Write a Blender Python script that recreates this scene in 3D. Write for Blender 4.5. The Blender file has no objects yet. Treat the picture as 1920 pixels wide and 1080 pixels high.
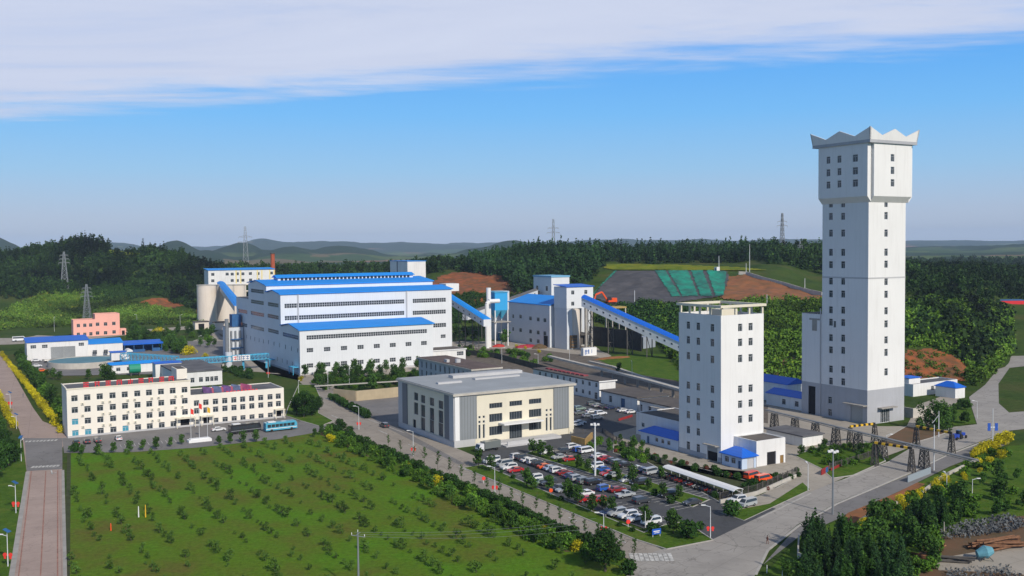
import bpy, math, random
import numpy as np
from mathutils import Vector, Matrix
random.seed(7); rng = np.random.default_rng(7)
S = bpy.context.scene; COL = S.collection
R = math.radians
# ---------------------------------------------------------------- camera
FPX, PITCH, ROLL, TH, CH = 1845.5, R(2.4397), R(-0.4937), R(30.07), 62.0
cd = bpy.data.cameras.new("camera"); cam = bpy.data.objects.new("camera", cd); COL.objects.link(cam)
cd.sensor_width = 36; cd.lens = FPX/1920*36; cd.clip_start = 1; cd.clip_end = 40000
CM = Matrix.Rotation(R(90)-PITCH, 4, 'X') @ Matrix.Rotation(ROLL, 4, 'Z')
cam.matrix_world = Matrix.Translation((0, 0, CH)) @ CM
S.camera = cam
# ---------------------------------------------------------------- light
SUN_AZ = R(-57)      # direction the light comes from, measured from +X (right of and behind the camera)
SUN_EL = R(35)
w = bpy.data.worlds.new("World"); S.world = w; w.use_nodes = True
nt = w.node_tree; N = nt.nodes; L = nt.links; N.clear()
def nd(t, **k):
    n = N.new(t)
    for a, b in k.items(): setattr(n, a, b)
    return n
def mth(op, a, b=None, c=None, nodes=None, links=None):
    n = (nodes or N).new('ShaderNodeMath'); n.operation = op
    for i, v in enumerate((a, b, c)):
        if v is None: continue
        if isinstance(v, (int, float)): n.inputs[i].default_value = v
        else: (links or L).new(v, n.inputs[i])
    return n.outputs[0]
out = nd('ShaderNodeOutputWorld'); bg = nd('ShaderNodeBackground')
sky = nd('ShaderNodeTexSky', sky_type='NISHITA'); sky.sun_disc = False
sky.sun_elevation = SUN_EL; sky.sun_rotation = R(90)-SUN_AZ; sky.air_density = 1.6; sky.dust_density = 1.0; sky.ozone_density = 3.0
tc = nd('ShaderNodeTexCoord'); sx = nd('ShaderNodeSeparateXYZ'); L.new(tc.outputs['Generated'], sx.inputs[0])
zz = mth('MAXIMUM', sx.outputs[2], 0.015)
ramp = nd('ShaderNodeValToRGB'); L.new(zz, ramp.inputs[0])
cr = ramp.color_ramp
SKYC = [(0.0, (.56, .63, .76)), (.03, (.47, .59, .78)), (.075, (.30, .58, .90)), (.13, (.16, .51, .99)), (.20, (.075, .39, .98)), (.33, (.05, .22, .60)), (.5, (.08, .15, .30)), (1.0, (.08, .11, .18))]  # zenith stops, out of view, dimmed to lower the fill on shaded walls
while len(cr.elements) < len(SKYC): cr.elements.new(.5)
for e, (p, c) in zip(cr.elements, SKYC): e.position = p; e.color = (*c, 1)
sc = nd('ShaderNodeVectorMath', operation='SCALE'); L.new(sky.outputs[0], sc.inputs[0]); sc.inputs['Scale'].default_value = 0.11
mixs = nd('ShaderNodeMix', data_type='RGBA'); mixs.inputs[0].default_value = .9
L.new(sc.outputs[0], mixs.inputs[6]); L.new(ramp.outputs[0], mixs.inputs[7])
cx = mth('DIVIDE', sx.outputs[0], zz); cy = mth('DIVIDE', sx.outputs[1], zz)
comb = nd('ShaderNodeCombineXYZ'); L.new(cx, comb.inputs[0]); L.new(cy, comb.inputs[1])
def wnoise(scale, detail, rough, sxy=(1, 1), dist=0, rot=R(-23)):
    mp = nd('ShaderNodeMapping'); mp.inputs['Scale'].default_value = (sxy[0], sxy[1], 1); mp.inputs['Rotation'].default_value = (0, 0, -rot)
    L.new(comb.outputs[0], mp.inputs[0]); n = nd('ShaderNodeTexNoise'); n.inputs['Scale'].default_value = scale
    n.inputs['Detail'].default_value = detail; n.inputs['Roughness'].default_value = rough; n.inputs['Distortion'].default_value = dist
    L.new(mp.outputs[0], n.inputs[0]); return n.outputs[0]
n1 = wnoise(1.1, 6, .6, (.55, 1), .5); n2 = wnoise(.5, 7, .62, (.6, 1.2), .6); n3 = wnoise(3.0, 5, .6, (.35, 1), .3)
edge = mth('SUBTRACT', mth('MULTIPLY_ADD', cx, -.415, 5.93), cy)          # > 0 inside the cloud sheet
edge = mth('ADD', edge, mth('MULTIPLY', mth('SUBTRACT', n1, .5), 1.9))
edge = mth('ADD', edge, mth('MULTIPLY', mth('SUBTRACT', n3, .5), 1.3))
m = nd('ShaderNodeMapRange', interpolation_type='SMOOTHSTEP'); L.new(edge, m.inputs[0]); m.inputs[1].default_value = -.35; m.inputs[2].default_value = .95
m2 = nd('ShaderNodeMapRange', interpolation_type='SMOOTHSTEP'); L.new(n2, m2.inputs[0]); m2.inputs[1].default_value = .25; m2.inputs[2].default_value = .5; m2.inputs[3].default_value = .72
m3 = nd('ShaderNodeMapRange', interpolation_type='SMOOTHSTEP'); L.new(cy, m3.inputs[0]); m3.inputs[1].default_value = 1.5; m3.inputs[2].default_value = 3.9; m3.inputs[3].default_value = .12  # thins the unseen overhead cloud so shaded walls get less fill light
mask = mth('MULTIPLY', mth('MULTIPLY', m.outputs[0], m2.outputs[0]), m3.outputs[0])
cc = nd('ShaderNodeMix', data_type='RGBA'); L.new(n2, cc.inputs[0]); cc.inputs[6].default_value = (.48, .56, .78, 1); cc.inputs[7].default_value = (.74, .79, .93, 1)
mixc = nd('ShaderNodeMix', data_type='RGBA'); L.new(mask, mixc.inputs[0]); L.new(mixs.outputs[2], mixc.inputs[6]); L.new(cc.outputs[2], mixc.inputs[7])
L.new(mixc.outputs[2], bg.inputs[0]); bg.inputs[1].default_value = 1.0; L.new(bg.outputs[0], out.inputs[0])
sd = bpy.data.lights.new("sun", 'SUN'); sd.energy = 3.9; sd.angle = R(1.6); sd.color = (1, .92, .80)
sun = bpy.data.objects.new("sun", sd); COL.objects.link(sun)
sv = Vector((math.cos(SUN_EL)*math.cos(SUN_AZ), math.cos(SUN_EL)*math.sin(SUN_AZ), math.sin(SUN_EL)))
sun.rotation_euler = sv.to_track_quat('Z', 'Y').to_euler()
S.view_settings.view_transform = 'Standard'; S.view_settings.look = 'None'; S.view_settings.exposure = 0; S.view_settings.gamma = 1
S.render.engine = 'CYCLES'; S.cycles.max_bounces = 5; S.cycles.volume_bounces = 0

# ---------------------------------------------------------------- helpers
CM3 = CM.to_3x3(); CAM = Vector((0, 0, CH))
def ray(px, py): return (CM3 @ Vector(((px-960)/FPX, (540-py)/FPX, -1))).normalized()
def G(px, py, z=0.0):
    d = ray(px, py); t = (z-CH)/d.z; return Vector((d.x*t, d.y*t, z))
def AT(px, py, Y):                      # the point at forward distance Y seen at this pixel
    d = ray(px, py); t = Y/d.y; return CAM + d*t
GX = Vector((math.cos(TH), math.sin(TH), 0)); GY = Vector((-math.sin(TH), math.cos(TH), 0))
def tag(o, label=None, cat=None, group=None, kind=None):
    if label: o['label'] = label
    if cat: o['category'] = cat
    if group: o['group'] = group
    if kind: o['kind'] = kind
    return o
def empty(name, loc, rz=0, label=None, cat=None, group=None):
    o = bpy.data.objects.new(name, None); COL.objects.link(o); o.location = loc; o.rotation_euler = (0, 0, rz); o.empty_display_size = .5
    return tag(o, label, cat, group)
def copy_tree(o, parent=None):
    c = o.copy(); COL.objects.link(c); c.parent = parent
    for ch in [x for x in KIDS.get(o.name, [])]: copy_tree(bpy.data.objects[ch], c)
    return c
KIDS = {}
def kid(o, parent):
    o.parent = parent
    if parent is not None: KIDS.setdefault(parent.name, []).append(o.name)
class MB:
    def __init__(s): s.v = []; s.f = []; s.m = []
    def face(s, pts, m=0):
        b = len(s.v); s.v += [tuple(p) for p in pts]; s.f.append(tuple(range(b, b+len(pts)))); s.m.append(m)
    def box(s, a, b, m=0):
        x0, y0, z0 = a; x1, y1, z1 = b
        if x0 > x1: x0, x1 = x1, x0
        if y0 > y1: y0, y1 = y1, y0
        if z0 > z1: z0, z1 = z1, z0
        k = len(s.v); s.v += [(x0,y0,z0),(x1,y0,z0),(x1,y1,z0),(x0,y1,z0),(x0,y0,z1),(x1,y0,z1),(x1,y1,z1),(x0,y1,z1)]
        for q in ((0,3,2,1),(4,5,6,7),(0,1,5,4),(1,2,6,5),(2,3,7,6),(3,0,4,7)): s.f.append(tuple(k+i for i in q)); s.m.append(m)
    def prism(s, poly, z0, z1, m=0, mtop=None):
        n = len(poly); k = len(s.v)
        s.v += [(p[0], p[1], z0) for p in poly] + [(p[0], p[1], z1) for p in poly]
        s.f.append(tuple(k+n+i for i in range(n))); s.m.append(m if mtop is None else mtop)
        s.f.append(tuple(k+n-1-i for i in range(n))); s.m.append(m)
        for i in range(n):
            j = (i+1) % n; s.f.append((k+i, k+j, k+n+j, k+n+i)); s.m.append(m)
    def extr(s, pts, vec, m=0):           # planar polygon pts pushed along vec
        n = len(pts); k = len(s.v); vec = Vector(vec)
        s.v += [tuple(Vector(p)) for p in pts] + [tuple(Vector(p)+vec) for p in pts]
        s.f.append(tuple(k+n-1-i for i in range(n))); s.m.append(m); s.f.append(tuple(k+n+i for i in range(n))); s.m.append(m)
        for i in range(n):
            j = (i+1) % n; s.f.append((k+i, k+j, k+n+j, k+n+i)); s.m.append(m)
    def cyl(s, p0, p1, r0, r1=None, n=8, m=0, caps=True):
        p0, p1 = Vector(p0), Vector(p1); r1 = r0 if r1 is None else r1
        d = (p1-p0).normalized(); u = d.orthogonal().normalized(); v = d.cross(u); k = len(s.v)
        for p, r in ((p0, r0), (p1, r1)):
            for i in range(n):
                a = 2*math.pi*i/n; s.v.append(tuple(p+(u*math.cos(a)+v*math.sin(a))*r))
        for i in range(n):
            j = (i+1) % n; s.f.append((k+i, k+j, k+n+j, k+n+i)); s.m.append(m)
        if caps: s.f.append(tuple(k+n-1-i for i in range(n))); s.m.append(m); s.f.append(tuple(k+n+i for i in range(n))); s.m.append(m)
    def bar(s, p0, p1, w, h=None, m=0):   # square bar between two points
        p0, p1 = Vector(p0), Vector(p1); h = w if h is None else h
        d = (p1-p0).normalized(); up = Vector((0, 0, 1)) if abs(d.z) < .95 else Vector((0, 1, 0))
        u = d.cross(up).normalized()*w/2; v = u.cross(d).normalized()*h/2
        k = len(s.v)
        for p in (p0, p1):
            for a, b in ((-1,-1),(1,-1),(1,1),(-1,1)): s.v.append(tuple(p+u*a+v*b))
        for q in ((3,2,1,0),(4,5,6,7),(0,1,5,4),(1,2,6,5),(2,3,7,6),(3,0,4,7)): s.f.append(tuple(k+i for i in q)); s.m.append(m)
    def ball(s, c, r, sc=(1,1,1), nu=10, nv=7, m=0, jit=0):
        k = len(s.v); c = Vector(c)
        for j in range(nv+1):
            t = math.pi*j/nv
            for i in range(nu):
                a = 2*math.pi*i/nu; q = 1+random.uniform(-jit, jit)
                s.v.append((c.x+r*sc[0]*math.sin(t)*math.cos(a)*q, c.y+r*sc[1]*math.sin(t)*math.sin(a)*q, c.z+r*sc[2]*math.cos(t)*q))
        for j in range(nv):
            for i in range(nu):
                i2 = (i+1) % nu; s.f.append((k+j*nu+i, k+(j+1)*nu+i, k+(j+1)*nu+i2, k+j*nu+i2)); s.m.append(m)
    def mesh(s, name, mats):
        me = bpy.data.meshes.new(name); me.from_pydata(s.v, [], s.f)
        for q in (mats if isinstance(mats, (list, tuple)) else [mats]): me.materials.append(q)
        if len(me.materials) > 1: me.polygons.foreach_set('material_index', s.m)
        me.update(); return me
    def build(s, name, mats, parent=None, loc=(0,0,0), rz=0, smooth=False):
        me = s.mesh(name, mats)
        if smooth: me.polygons.foreach_set('use_smooth', [True]*len(me.polygons))
        return put(name, me, parent, loc, rz)
def put(name, me, parent=None, loc=(0,0,0), rz=0):
    o = bpy.data.objects.new(name, me); COL.objects.link(o); o.location = loc; o.rotation_euler = (0, 0, rz)
    kid(o, parent); return o

# ---------------------------------------------------------------- materials
def mat(name, col, rough=.8, var=.0, vs=.3, col2=None, stretch=(1,1,1), bump=0, bs=5, metal=0, spec=.3, streak=0, coat=0):
    m = bpy.data.materials.new(name); m.use_nodes = True; n = m.node_tree.nodes; l = m.node_tree.links; b = n['Principled BSDF']
    b.inputs['Base Color'].default_value = (*col, 1); b.inputs['Roughness'].default_value = rough; b.inputs['Metallic'].default_value = metal
    b.inputs['Specular IOR Level'].default_value = spec; b.inputs['Coat Weight'].default_value = coat
    if var or col2 or bump or streak:
        g = n.new('ShaderNodeNewGeometry'); mp = n.new('ShaderNodeMapping'); mp.inputs['Scale'].default_value = stretch; l.new(g.outputs['Position'], mp.inputs[0])
        cur = None
        if var or col2:
            t = n.new('ShaderNodeTexNoise'); t.inputs['Scale'].default_value = vs; t.inputs['Detail'].default_value = 6; t.inputs['Roughness'].default_value = .62; l.new(mp.outputs[0], t.inputs[0])
            r = n.new('ShaderNodeValToRGB'); l.new(t.outputs[0], r.inputs[0])
            c2 = col2 or tuple(c*(1-var) for c in col); c1 = col if col2 else tuple(min(1, c*(1+var*.6)) for c in col)
            r.color_ramp.elements[0].position = .32; r.color_ramp.elements[1].position = .68
            r.color_ramp.elements[0].color = (*c2, 1); r.color_ramp.elements[1].color = (*c1, 1); cur = r.outputs[0]
        if streak:
            mp2 = n.new('ShaderNodeMapping'); mp2.inputs['Scale'].default_value = (.9, .9, .06); l.new(g.outputs['Position'], mp2.inputs[0])
            t = n.new('ShaderNodeTexNoise'); t.inputs['Scale'].default_value = 1; t.inputs['Detail'].default_value = 5; t.inputs['Roughness'].default_value = .7; l.new(mp2.outputs[0], t.inputs[0])
            r = n.new('ShaderNodeMapRange'); l.new(t.outputs[0], r.inputs[0]); r.inputs[1].default_value = .5; r.inputs[2].default_value = .78; r.inputs[4].default_value = streak
            mx = n.new('ShaderNodeMix'); mx.data_type = 'RGBA'; l.new(r.outputs[0], mx.inputs[0])
            if cur: l.new(cur, mx.inputs[6])
            else: mx.inputs[6].default_value = (*col, 1)
            mx.inputs[7].default_value = (.20, .17, .14, 1); cur = mx.outputs[2]
        if cur: l.new(cur, b.inputs['Base Color'])
        if bump:
            t = n.new('ShaderNodeTexNoise'); t.inputs['Scale'].default_value = bs; t.inputs['Detail'].default_value = 4; l.new(g.outputs['Position'], t.inputs[0])
            bp = n.new('ShaderNodeBump'); bp.inputs['Strength'].default_value = bump; bp.inputs['Distance'].default_value = .3; l.new(t.outputs[0], bp.inputs['Height']); l.new(bp.outputs[0], b.inputs['Normal'])
    return m
def ribbed(name, col, period=.9, depth=.5, rough=.45, axis=0, var=.12, dark=.8, spec=.4):
    """sheet metal with ribs across a wall or roof, laid in the object's own axes"""
    m = mat(name, col, rough, spec=spec); n = m.node_tree.nodes; l = m.node_tree.links; b = n['Principled BSDF']
    t = n.new('ShaderNodeTexCoord'); s = n.new('ShaderNodeSeparateXYZ'); l.new(t.outputs['Object'], s.inputs[0])
    v = s.outputs[axis] if axis < 2 else mth('ADD', s.outputs[0], s.outputs[1], None, n, l)
    f = mth('FRACT', mth('DIVIDE', v, period, None, n, l), None, None, n, l)
    e = mth('LESS_THAN', f, .12, None, n, l)
    tn = n.new('ShaderNodeTexNoise'); tn.inputs['Scale'].default_value = .12; tn.inputs['Detail'].default_value = 6; l.new(t.outputs['Object'], tn.inputs[0])
    tn2 = n.new('ShaderNodeTexNoise'); tn2.inputs['Scale'].default_value = .9; tn2.inputs['Detail'].default_value = 8; tn2.inputs['Roughness'].default_value = .8; mpp = n.new('ShaderNodeMapping'); mpp.inputs['Scale'].default_value = (1, .25, .12); l.new(t.outputs['Object'], mpp.inputs[0]); l.new(mpp.outputs[0], tn2.inputs[0])
    k = mth('ADD', mth('MULTIPLY_ADD', tn.outputs[0], var*2.4, 1-var*1.4, n, l), mth('MULTIPLY_ADD', tn2.outputs[0], .22, -.11, n, l), None, n, l)
    k = mth('MULTIPLY', k, mth('MULTIPLY_ADD', e, dark-1, 1, n, l), None, n, l)
    vm = n.new('ShaderNodeVectorMath'); vm.operation = 'SCALE'; vm.inputs[0].default_value = col; l.new(k, vm.inputs['Scale']); l.new(vm.outputs[0], b.inputs['Base Color'])
    return m
def road_mat(name, col, joint=(6, 5), crack=.5, rot=TH, var=.22, tint=None):
    m = mat(name, col, .9); n = m.node_tree.nodes; l = m.node_tree.links; b = n['Principled BSDF']
    g = n.new('ShaderNodeNewGeometry'); mp = n.new('ShaderNodeMapping'); mp.vector_type = 'POINT'; mp.inputs['Rotation'].default_value = (0, 0, -rot); l.new(g.outputs['Position'], mp.inputs[0])
    t = n.new('ShaderNodeTexNoise'); t.inputs['Scale'].default_value = .07; t.inputs['Detail'].default_value = 9; t.inputs['Roughness'].default_value = .7; l.new(g.outputs['Position'], t.inputs[0])
    r = n.new('ShaderNodeValToRGB'); l.new(t.outputs[0], r.inputs[0]); r.color_ramp.elements[0].position = .3; r.color_ramp.elements[1].position = .7
    c2 = tint or tuple(c*(1-var) for c in col); r.color_ramp.elements[0].color = (*c2, 1); r.color_ramp.elements[1].color = (*[c*1.08 for c in col], 1)
    cur = r.outputs[0]
    def dark(fac, amount, cur):
        mx = n.new('ShaderNodeMix'); mx.data_type = 'RGBA'; l.new(fac, mx.inputs[0]); l.new(cur, mx.inputs[6]); mx.inputs[7].default_value = (*[c*amount for c in col], 1); return mx.outputs[2]
    s = n.new('ShaderNodeSeparateXYZ'); l.new(mp.outputs[0], s.inputs[0])
    if joint:
        for i, p in enumerate(joint):
            f = mth('FRACT', mth('DIVIDE', s.outputs[i], p, None, n, l), None, None, n, l)
            cur = dark(mth('MULTIPLY', mth('LESS_THAN', f, .1/p, None, n, l), .7, None, n, l), .55, cur)
    if crack:
        for k, sc_ in enumerate((.09, .23)):
            tn = n.new('ShaderNodeTexNoise'); tn.inputs['Scale'].default_value = .5; l.new(g.outputs['Position'], tn.inputs[0])
            vm = n.new('ShaderNodeVectorMath'); vm.operation = 'MULTIPLY_ADD'; l.new(tn.outputs[1], vm.inputs[0]); vm.inputs[1].default_value = (2.5,)*3; l.new(g.outputs['Position'], vm.inputs[2])
            v = n.new('ShaderNodeTexVoronoi'); v.feature = 'DISTANCE_TO_EDGE'; v.inputs['Scale'].default_value = sc_; l.new(vm.outputs[0], v.inputs[0])
            tm = n.new('ShaderNodeTexNoise'); tm.inputs['Scale'].default_value = .05+.03*k; l.new(g.outputs['Position'], tm.inputs[0])
            f = mth('MULTIPLY', mth('LESS_THAN', v.outputs[0], .009*(1+k), None, n, l), mth('GREATER_THAN', tm.outputs[0], .5, None, n, l), None, n, l)
            cur = dark(mth('MULTIPLY', f, crack, None, n, l), .45, cur)
    tn = n.new('ShaderNodeTexNoise'); tn.inputs['Scale'].default_value = .35; tn.inputs['Detail'].default_value = 8; tn.inputs['Roughness'].default_value = .75; l.new(g.outputs['Position'], tn.inputs[0])
    mr = n.new('ShaderNodeMapRange'); l.new(tn.outputs[0], mr.inputs[0]); mr.inputs[1].default_value = .55; mr.inputs[2].default_value = .8; mr.inputs[4].default_value = .55
    cur = dark(mr.outputs[0], .6, cur)
    l.new(cur, b.inputs['Base Color']); return m
def leafmat(name, c1, c2, c3=None, patch=.3):
    """foliage: colour differs from leaf clump to leaf clump"""
    m = mat(name, c1, .75, spec=.12); n = m.node_tree.nodes; l = m.node_tree.links; b = n['Principled BSDF']
    g = n.new('ShaderNodeNewGeometry'); r = n.new('ShaderNodeValToRGB'); l.new(g.outputs['Random Per Island'], r.inputs[0])
    r.color_ramp.elements[0].color = (*c2, 1); r.color_ramp.elements[1].color = (*c1, 1)
    if c3: e = r.color_ramp.elements.new(.85); e.color = (*c1, 1); r.color_ramp.elements[2].color = (*c3, 1)
    oi = n.new('ShaderNodeObjectInfo'); hs = n.new('ShaderNodeHueSaturation'); l.new(r.outputs[0], hs.inputs['Color'])
    l.new(mth('MULTIPLY_ADD', oi.outputs['Random'], .5, .72, n, l), hs.inputs['Value'])
    t = n.new('ShaderNodeTexNoise'); t.inputs['Scale'].default_value = .02; t.inputs['Detail'].default_value = 6; l.new(g.outputs['Position'], t.inputs[0])
    mr = n.new('ShaderNodeMapRange'); l.new(t.outputs[0], mr.inputs[0]); mr.inputs[1].default_value = .35; mr.inputs[2].default_value = .65; mr.inputs[3].default_value = 1-patch*.7; mr.inputs[4].default_value = 1+patch*1.1
    vm = n.new('ShaderNodeVectorMath'); vm.operation = 'SCALE'; l.new(hs.outputs[0], vm.inputs[0]); l.new(mr.outputs[0], vm.inputs['Scale'])
    l.new(vm.outputs[0], b.inputs['Base Color']); return m
M = {}
M['white'] = mat('white_paint', (.76, .755, .745), .8, var=.07, vs=.1, streak=.22)
M['tower_white'] = mat('tower_white', (.78, .775, .765), .85, var=.05, vs=.05, streak=.15)
M['tower_grey'] = mat('tower_grey', (.42, .43, .46), .85, var=.08, vs=.1, streak=.2)
M['cream'] = mat('cream_render', (.82, .77, .68), .85, var=.05, vs=.1, streak=.10)
M['cream2'] = mat('pale_cream_cladding', (.72, .67, .54), .8, var=.05, vs=.1, streak=.08)
M['pink'] = mat('pink_render', (.88, .44, .36), .85, var=.06, vs=.1, streak=.08)
M['yellow_pale'] = mat('pale_yellow_render', (.80, .66, .30), .85, var=.05, vs=.1)
M['panel'] = ribbed('pale_metal_cladding', (.62, .65, .69), 1.2, axis=2, var=.05, dark=.93, rough=.6, spec=.3)
M['panelw'] = ribbed('white_metal_cladding', (.72, .74, .76), 1.2, axis=2, var=.05, dark=.94, rough=.6, spec=.3)
M['grey_wall'] = mat('grey_render', (.50, .50, .51), .85, var=.07, vs=.15, streak=.12)
M['grey_panel'] = ribbed('grey_ribbed_cladding', (.24, .26, .275), 1.0, axis=2, var=.08, dark=.55, rough=.5)
M['dark_panel'] = mat('dark_grey_cladding', (.17, .18, .20), .6)
M['blue_roof'] = ribbed('blue_sheet_roof', (.012, .27, .80), .9, axis=0, var=.10, dark=.82, rough=.6)
M['blue_roof2'] = ribbed('deep_blue_sheet_roof', (.01, .13, .62), .9, axis=0, var=.10, dark=.8, rough=.45)
M['blue_wall'] = mat('pale_blue_cabin', (.52, .62, .76), .6, var=.05, vs=.3)
M['cyan'] = mat('cyan_painted_steel', (.08, .42, .65), .5, var=.15, vs=.4)
M['cyan_dark'] = mat('dark_blue_steel', (.03, .12, .30), .6, var=.2, vs=.5)
M['dark_roof'] = mat('dark_felt_roof', (.085, .075, .07), .95, var=.35, vs=.15, col2=(.13, .115, .105))
M['grey_roof'] = mat('grey_felt_roof', (.13, .13, .14), .95, var=.3, vs=.15)
M['pale_roof'] = mat('pale_grey_roof', (.34, .36, .375), .7, var=.12, vs=.12)
M['trim'] = mat('white_trim', (.78, .78, .78), .6)
M['glass'] = mat('window_glass', (.035, .045, .055), .12, spec=.6)
M['glass2'] = mat('blue_window_glass', (.06, .30, .42), .15, spec=.6)
M['frame'] = mat('window_frame', (.55, .56, .58), .6)
M['dark'] = mat('dark_void', (.015, .015, .018), .9)
M['shutter'] = ribbed('grey_roller_shutter', (.35, .37, .38), .3, axis=1, dark=.7)
M['door_blue'] = mat('blue_steel_door', (.05, .12, .25), .5)
M['concrete'] = mat('concrete', (.36, .34, .31), .9, var=.2, vs=.3, streak=.25)
M['concrete_pale'] = mat('pale_concrete', (.50, .47, .42), .9, var=.15, vs=.3, streak=.2)
M['silo'] = mat('cream_silo_concrete', (.72, .64, .56), .85, var=.06, vs=.1, streak=.16)
M['brick'] = mat('red_brick', (.42, .10, .045), .9, var=.2, vs=1)
M['steel'] = mat('galvanised_steel', (.26, .28, .30), .5, var=.1, metal=.3)
M['steel_dark'] = mat('weathered_steel', (.10, .092, .085), .8, var=.3, vs=1)
M['pole'] = mat('pale_pole_paint', (.62, .64, .66), .5)
M['red'] = mat('red_cloth', (.80, .05, .04), .7)
M['redsign'] = mat('red_sign_metal', (.70, .03, .04), .5)
M['orange'] = mat('orange_paint', (.85, .10, .02), .4, coat=.3)
M['yellow'] = mat('yellow_paint', (.75, .45, .03), .6)
M['black'] = mat('black_rubber', (.02, .02, .02), .8)
M['kerb'] = mat('kerb_stone', (.42, .40, .37), .9, var=.15, vs=.5)
M['redkerb'] = mat('red_painted_line', (.34, .17, .13), .9, var=.4, vs=.6)
M['mark'] = mat('road_marking', (.52, .51, .48), .8, var=.5, vs=1.2)
M['asphalt'] = road_mat('asphalt', (.085, .088, .095), None, .4, var=.3)
M['asphalt_pale'] = road_mat('grey_asphalt', (.215, .205, .20), None, .5, var=.25)
M['road'] = road_mat('concrete_road', (.345, .305, .26), (5, 5), .5, var=.25)
M['road_left'] = road_mat('brown_concrete_road', (.40, .305, .26), (9, 6), .25, rot=R(25), var=.2)
M['road_right'] = road_mat('grey_concrete_road', (.36, .335, .305), (7, 6), .55, rot=R(50), var=.25)
M['yard'] = road_mat('concrete_yard', (.38, .34, .285), (6, 6), .4, var=.2)
M['dirt'] = mat('bare_soil', (.16, .085, .045), .95, col2=(.10, .075, .04), vs=.15, bump=.4, bs=1)
M['redsoil'] = mat('red_soil', (.36, .10, .03), .95, col2=(.10, .065, .028), vs=.16, stretch=(1, 1, .5), bump=1, bs=.5)
M['orangesoil'] = mat('orange_soil', (.33, .12, .045), .95, col2=(.16, .085, .035), vs=.14, bump=.4, bs=.6)
M['slag'] = mat('dark_slag', (.055, .055, .062), .95, col2=(.10, .095, .10), vs=.12, bump=.8, bs=.5)
M['net'] = mat('green_net', (.01, .32, .21), .8, col2=(.03, .11, .09), vs=.10, stretch=(1, .5, 1), bump=.8, bs=.6)
M['gravel'] = mat('grey_rubble', (.15, .16, .165), .9, var=.6, vs=.8, bump=.8, bs=2)
M['hedge_soil'] = mat('dark_soil', (.05, .06, .02), .95, var=.3, vs=.4)  # mottled dark olive soil for the beds and the verge
def grassmat(name, a, b, c, s=.08, s2=.9):
    m = mat(name, a, .95, spec=.05); n = m.node_tree.nodes; l = m.node_tree.links; bs = n['Principled BSDF']
    g = n.new('ShaderNodeNewGeometry'); t = n.new('ShaderNodeTexNoise'); t.inputs['Scale'].default_value = s; t.inputs['Detail'].default_value = 8; t.inputs['Roughness'].default_value = .65; l.new(g.outputs['Position'], t.inputs[0])
    r = n.new('ShaderNodeValToRGB'); l.new(t.outputs[0], r.inputs[0]); r.color_ramp.elements[0].position = .33; r.color_ramp.elements[1].position = .7
    r.color_ramp.elements[0].color = (*b, 1); r.color_ramp.elements[1].color = (*c, 1); e = r.color_ramp.elements.new(.5); e.color = (*a, 1)
    t2 = n.new('ShaderNodeTexNoise'); t2.inputs['Scale'].default_value = s2; t2.inputs['Detail'].default_value = 5; t2.inputs['Roughness'].default_value = .8; l.new(g.outputs['Position'], t2.inputs[0])
    mr = n.new('ShaderNodeMapRange'); l.new(t2.outputs[0], mr.inputs[0]); mr.inputs[1].default_value = .3; mr.inputs[2].default_value = .7; mr.inputs[3].default_value = .7; mr.inputs[4].default_value = 1.3
    vm = n.new('ShaderNodeVectorMath'); vm.operation = 'SCALE'; l.new(r.outputs[0], vm.inputs[0]); l.new(mr.outputs[0], vm.inputs['Scale']); l.new(vm.outputs[0], bs.inputs['Base Color'])
    bp = n.new('ShaderNodeBump'); bp.inputs['Strength'].default_value = .6; bp.inputs['Distance'].default_value = .5; l.new(t2.outputs[0], bp.inputs['Height']); l.new(bp.outputs[0], bs.inputs['Normal'])
    return m
M['lawn'] = grassmat('lawn_grass', (.070, .135, .015), (.050, .100, .012), (.115, .145, .025), .2)
M['orchard'] = grassmat('orchard_grass', (.100, .170, .015), (.125, .120, .026), (.085, .215, .012), .05)
M['bright_field'] = grassmat('bright_crop', (.17, .20, .015), (.08, .14, .012), (.20, .19, .02), .05)
M['bark'] = mat('bark', (.10, .08, .06), .9, var=.3, vs=3)
M['leaf_orchard'] = leafmat('orchard_leaves', (.075, .145, .022), (.052, .105, .018))
M['leaf_tree'] = leafmat('tree_leaves', (.050, .115, .018), (.027, .065, .013), (.08, .155, .025))
M['banner_red'] = mat('dull_red_banner', (.32, .03, .03), .7, var=.4, vs=1.5)
M['leaf_dark'] = leafmat('conifer_needles', (.024, .060, .017), (.015, .038, .013), (.036, .085, .020), .5)
M['leaf_bright'] = leafmat('bright_leaves', (.080, .175, .016), (.045, .105, .012), (.13, .22, .025))
M['leaf_hedge'] = leafmat('hedge_leaves', (.032, .085, .014), (.019, .052, .010), (.055, .12, .018))
M['leaf_yellow'] = leafmat('yellow_flowers', (.58, .48, .012), (.28, .28, .012), (.68, .58, .015))
M['leaf_forest'] = leafmat('forest_leaves', (.022, .050, .010), (.013, .030, .008), (.042, .085, .013), 1.1)
M['leaf_shrub'] = leafmat('slope_shrub_leaves', (.080, .145, .016), (.045, .090, .012), (.14, .16, .028), .9)
M['leaf_slope'] = leafmat('slope_bush_leaves', (.120, .230, .022), (.070, .145, .016), (.19, .28, .03), .7)
M['leaf_red'] = leafmat('red_leaves', (.22, .05, .03), (.08, .03, .02))
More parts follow.
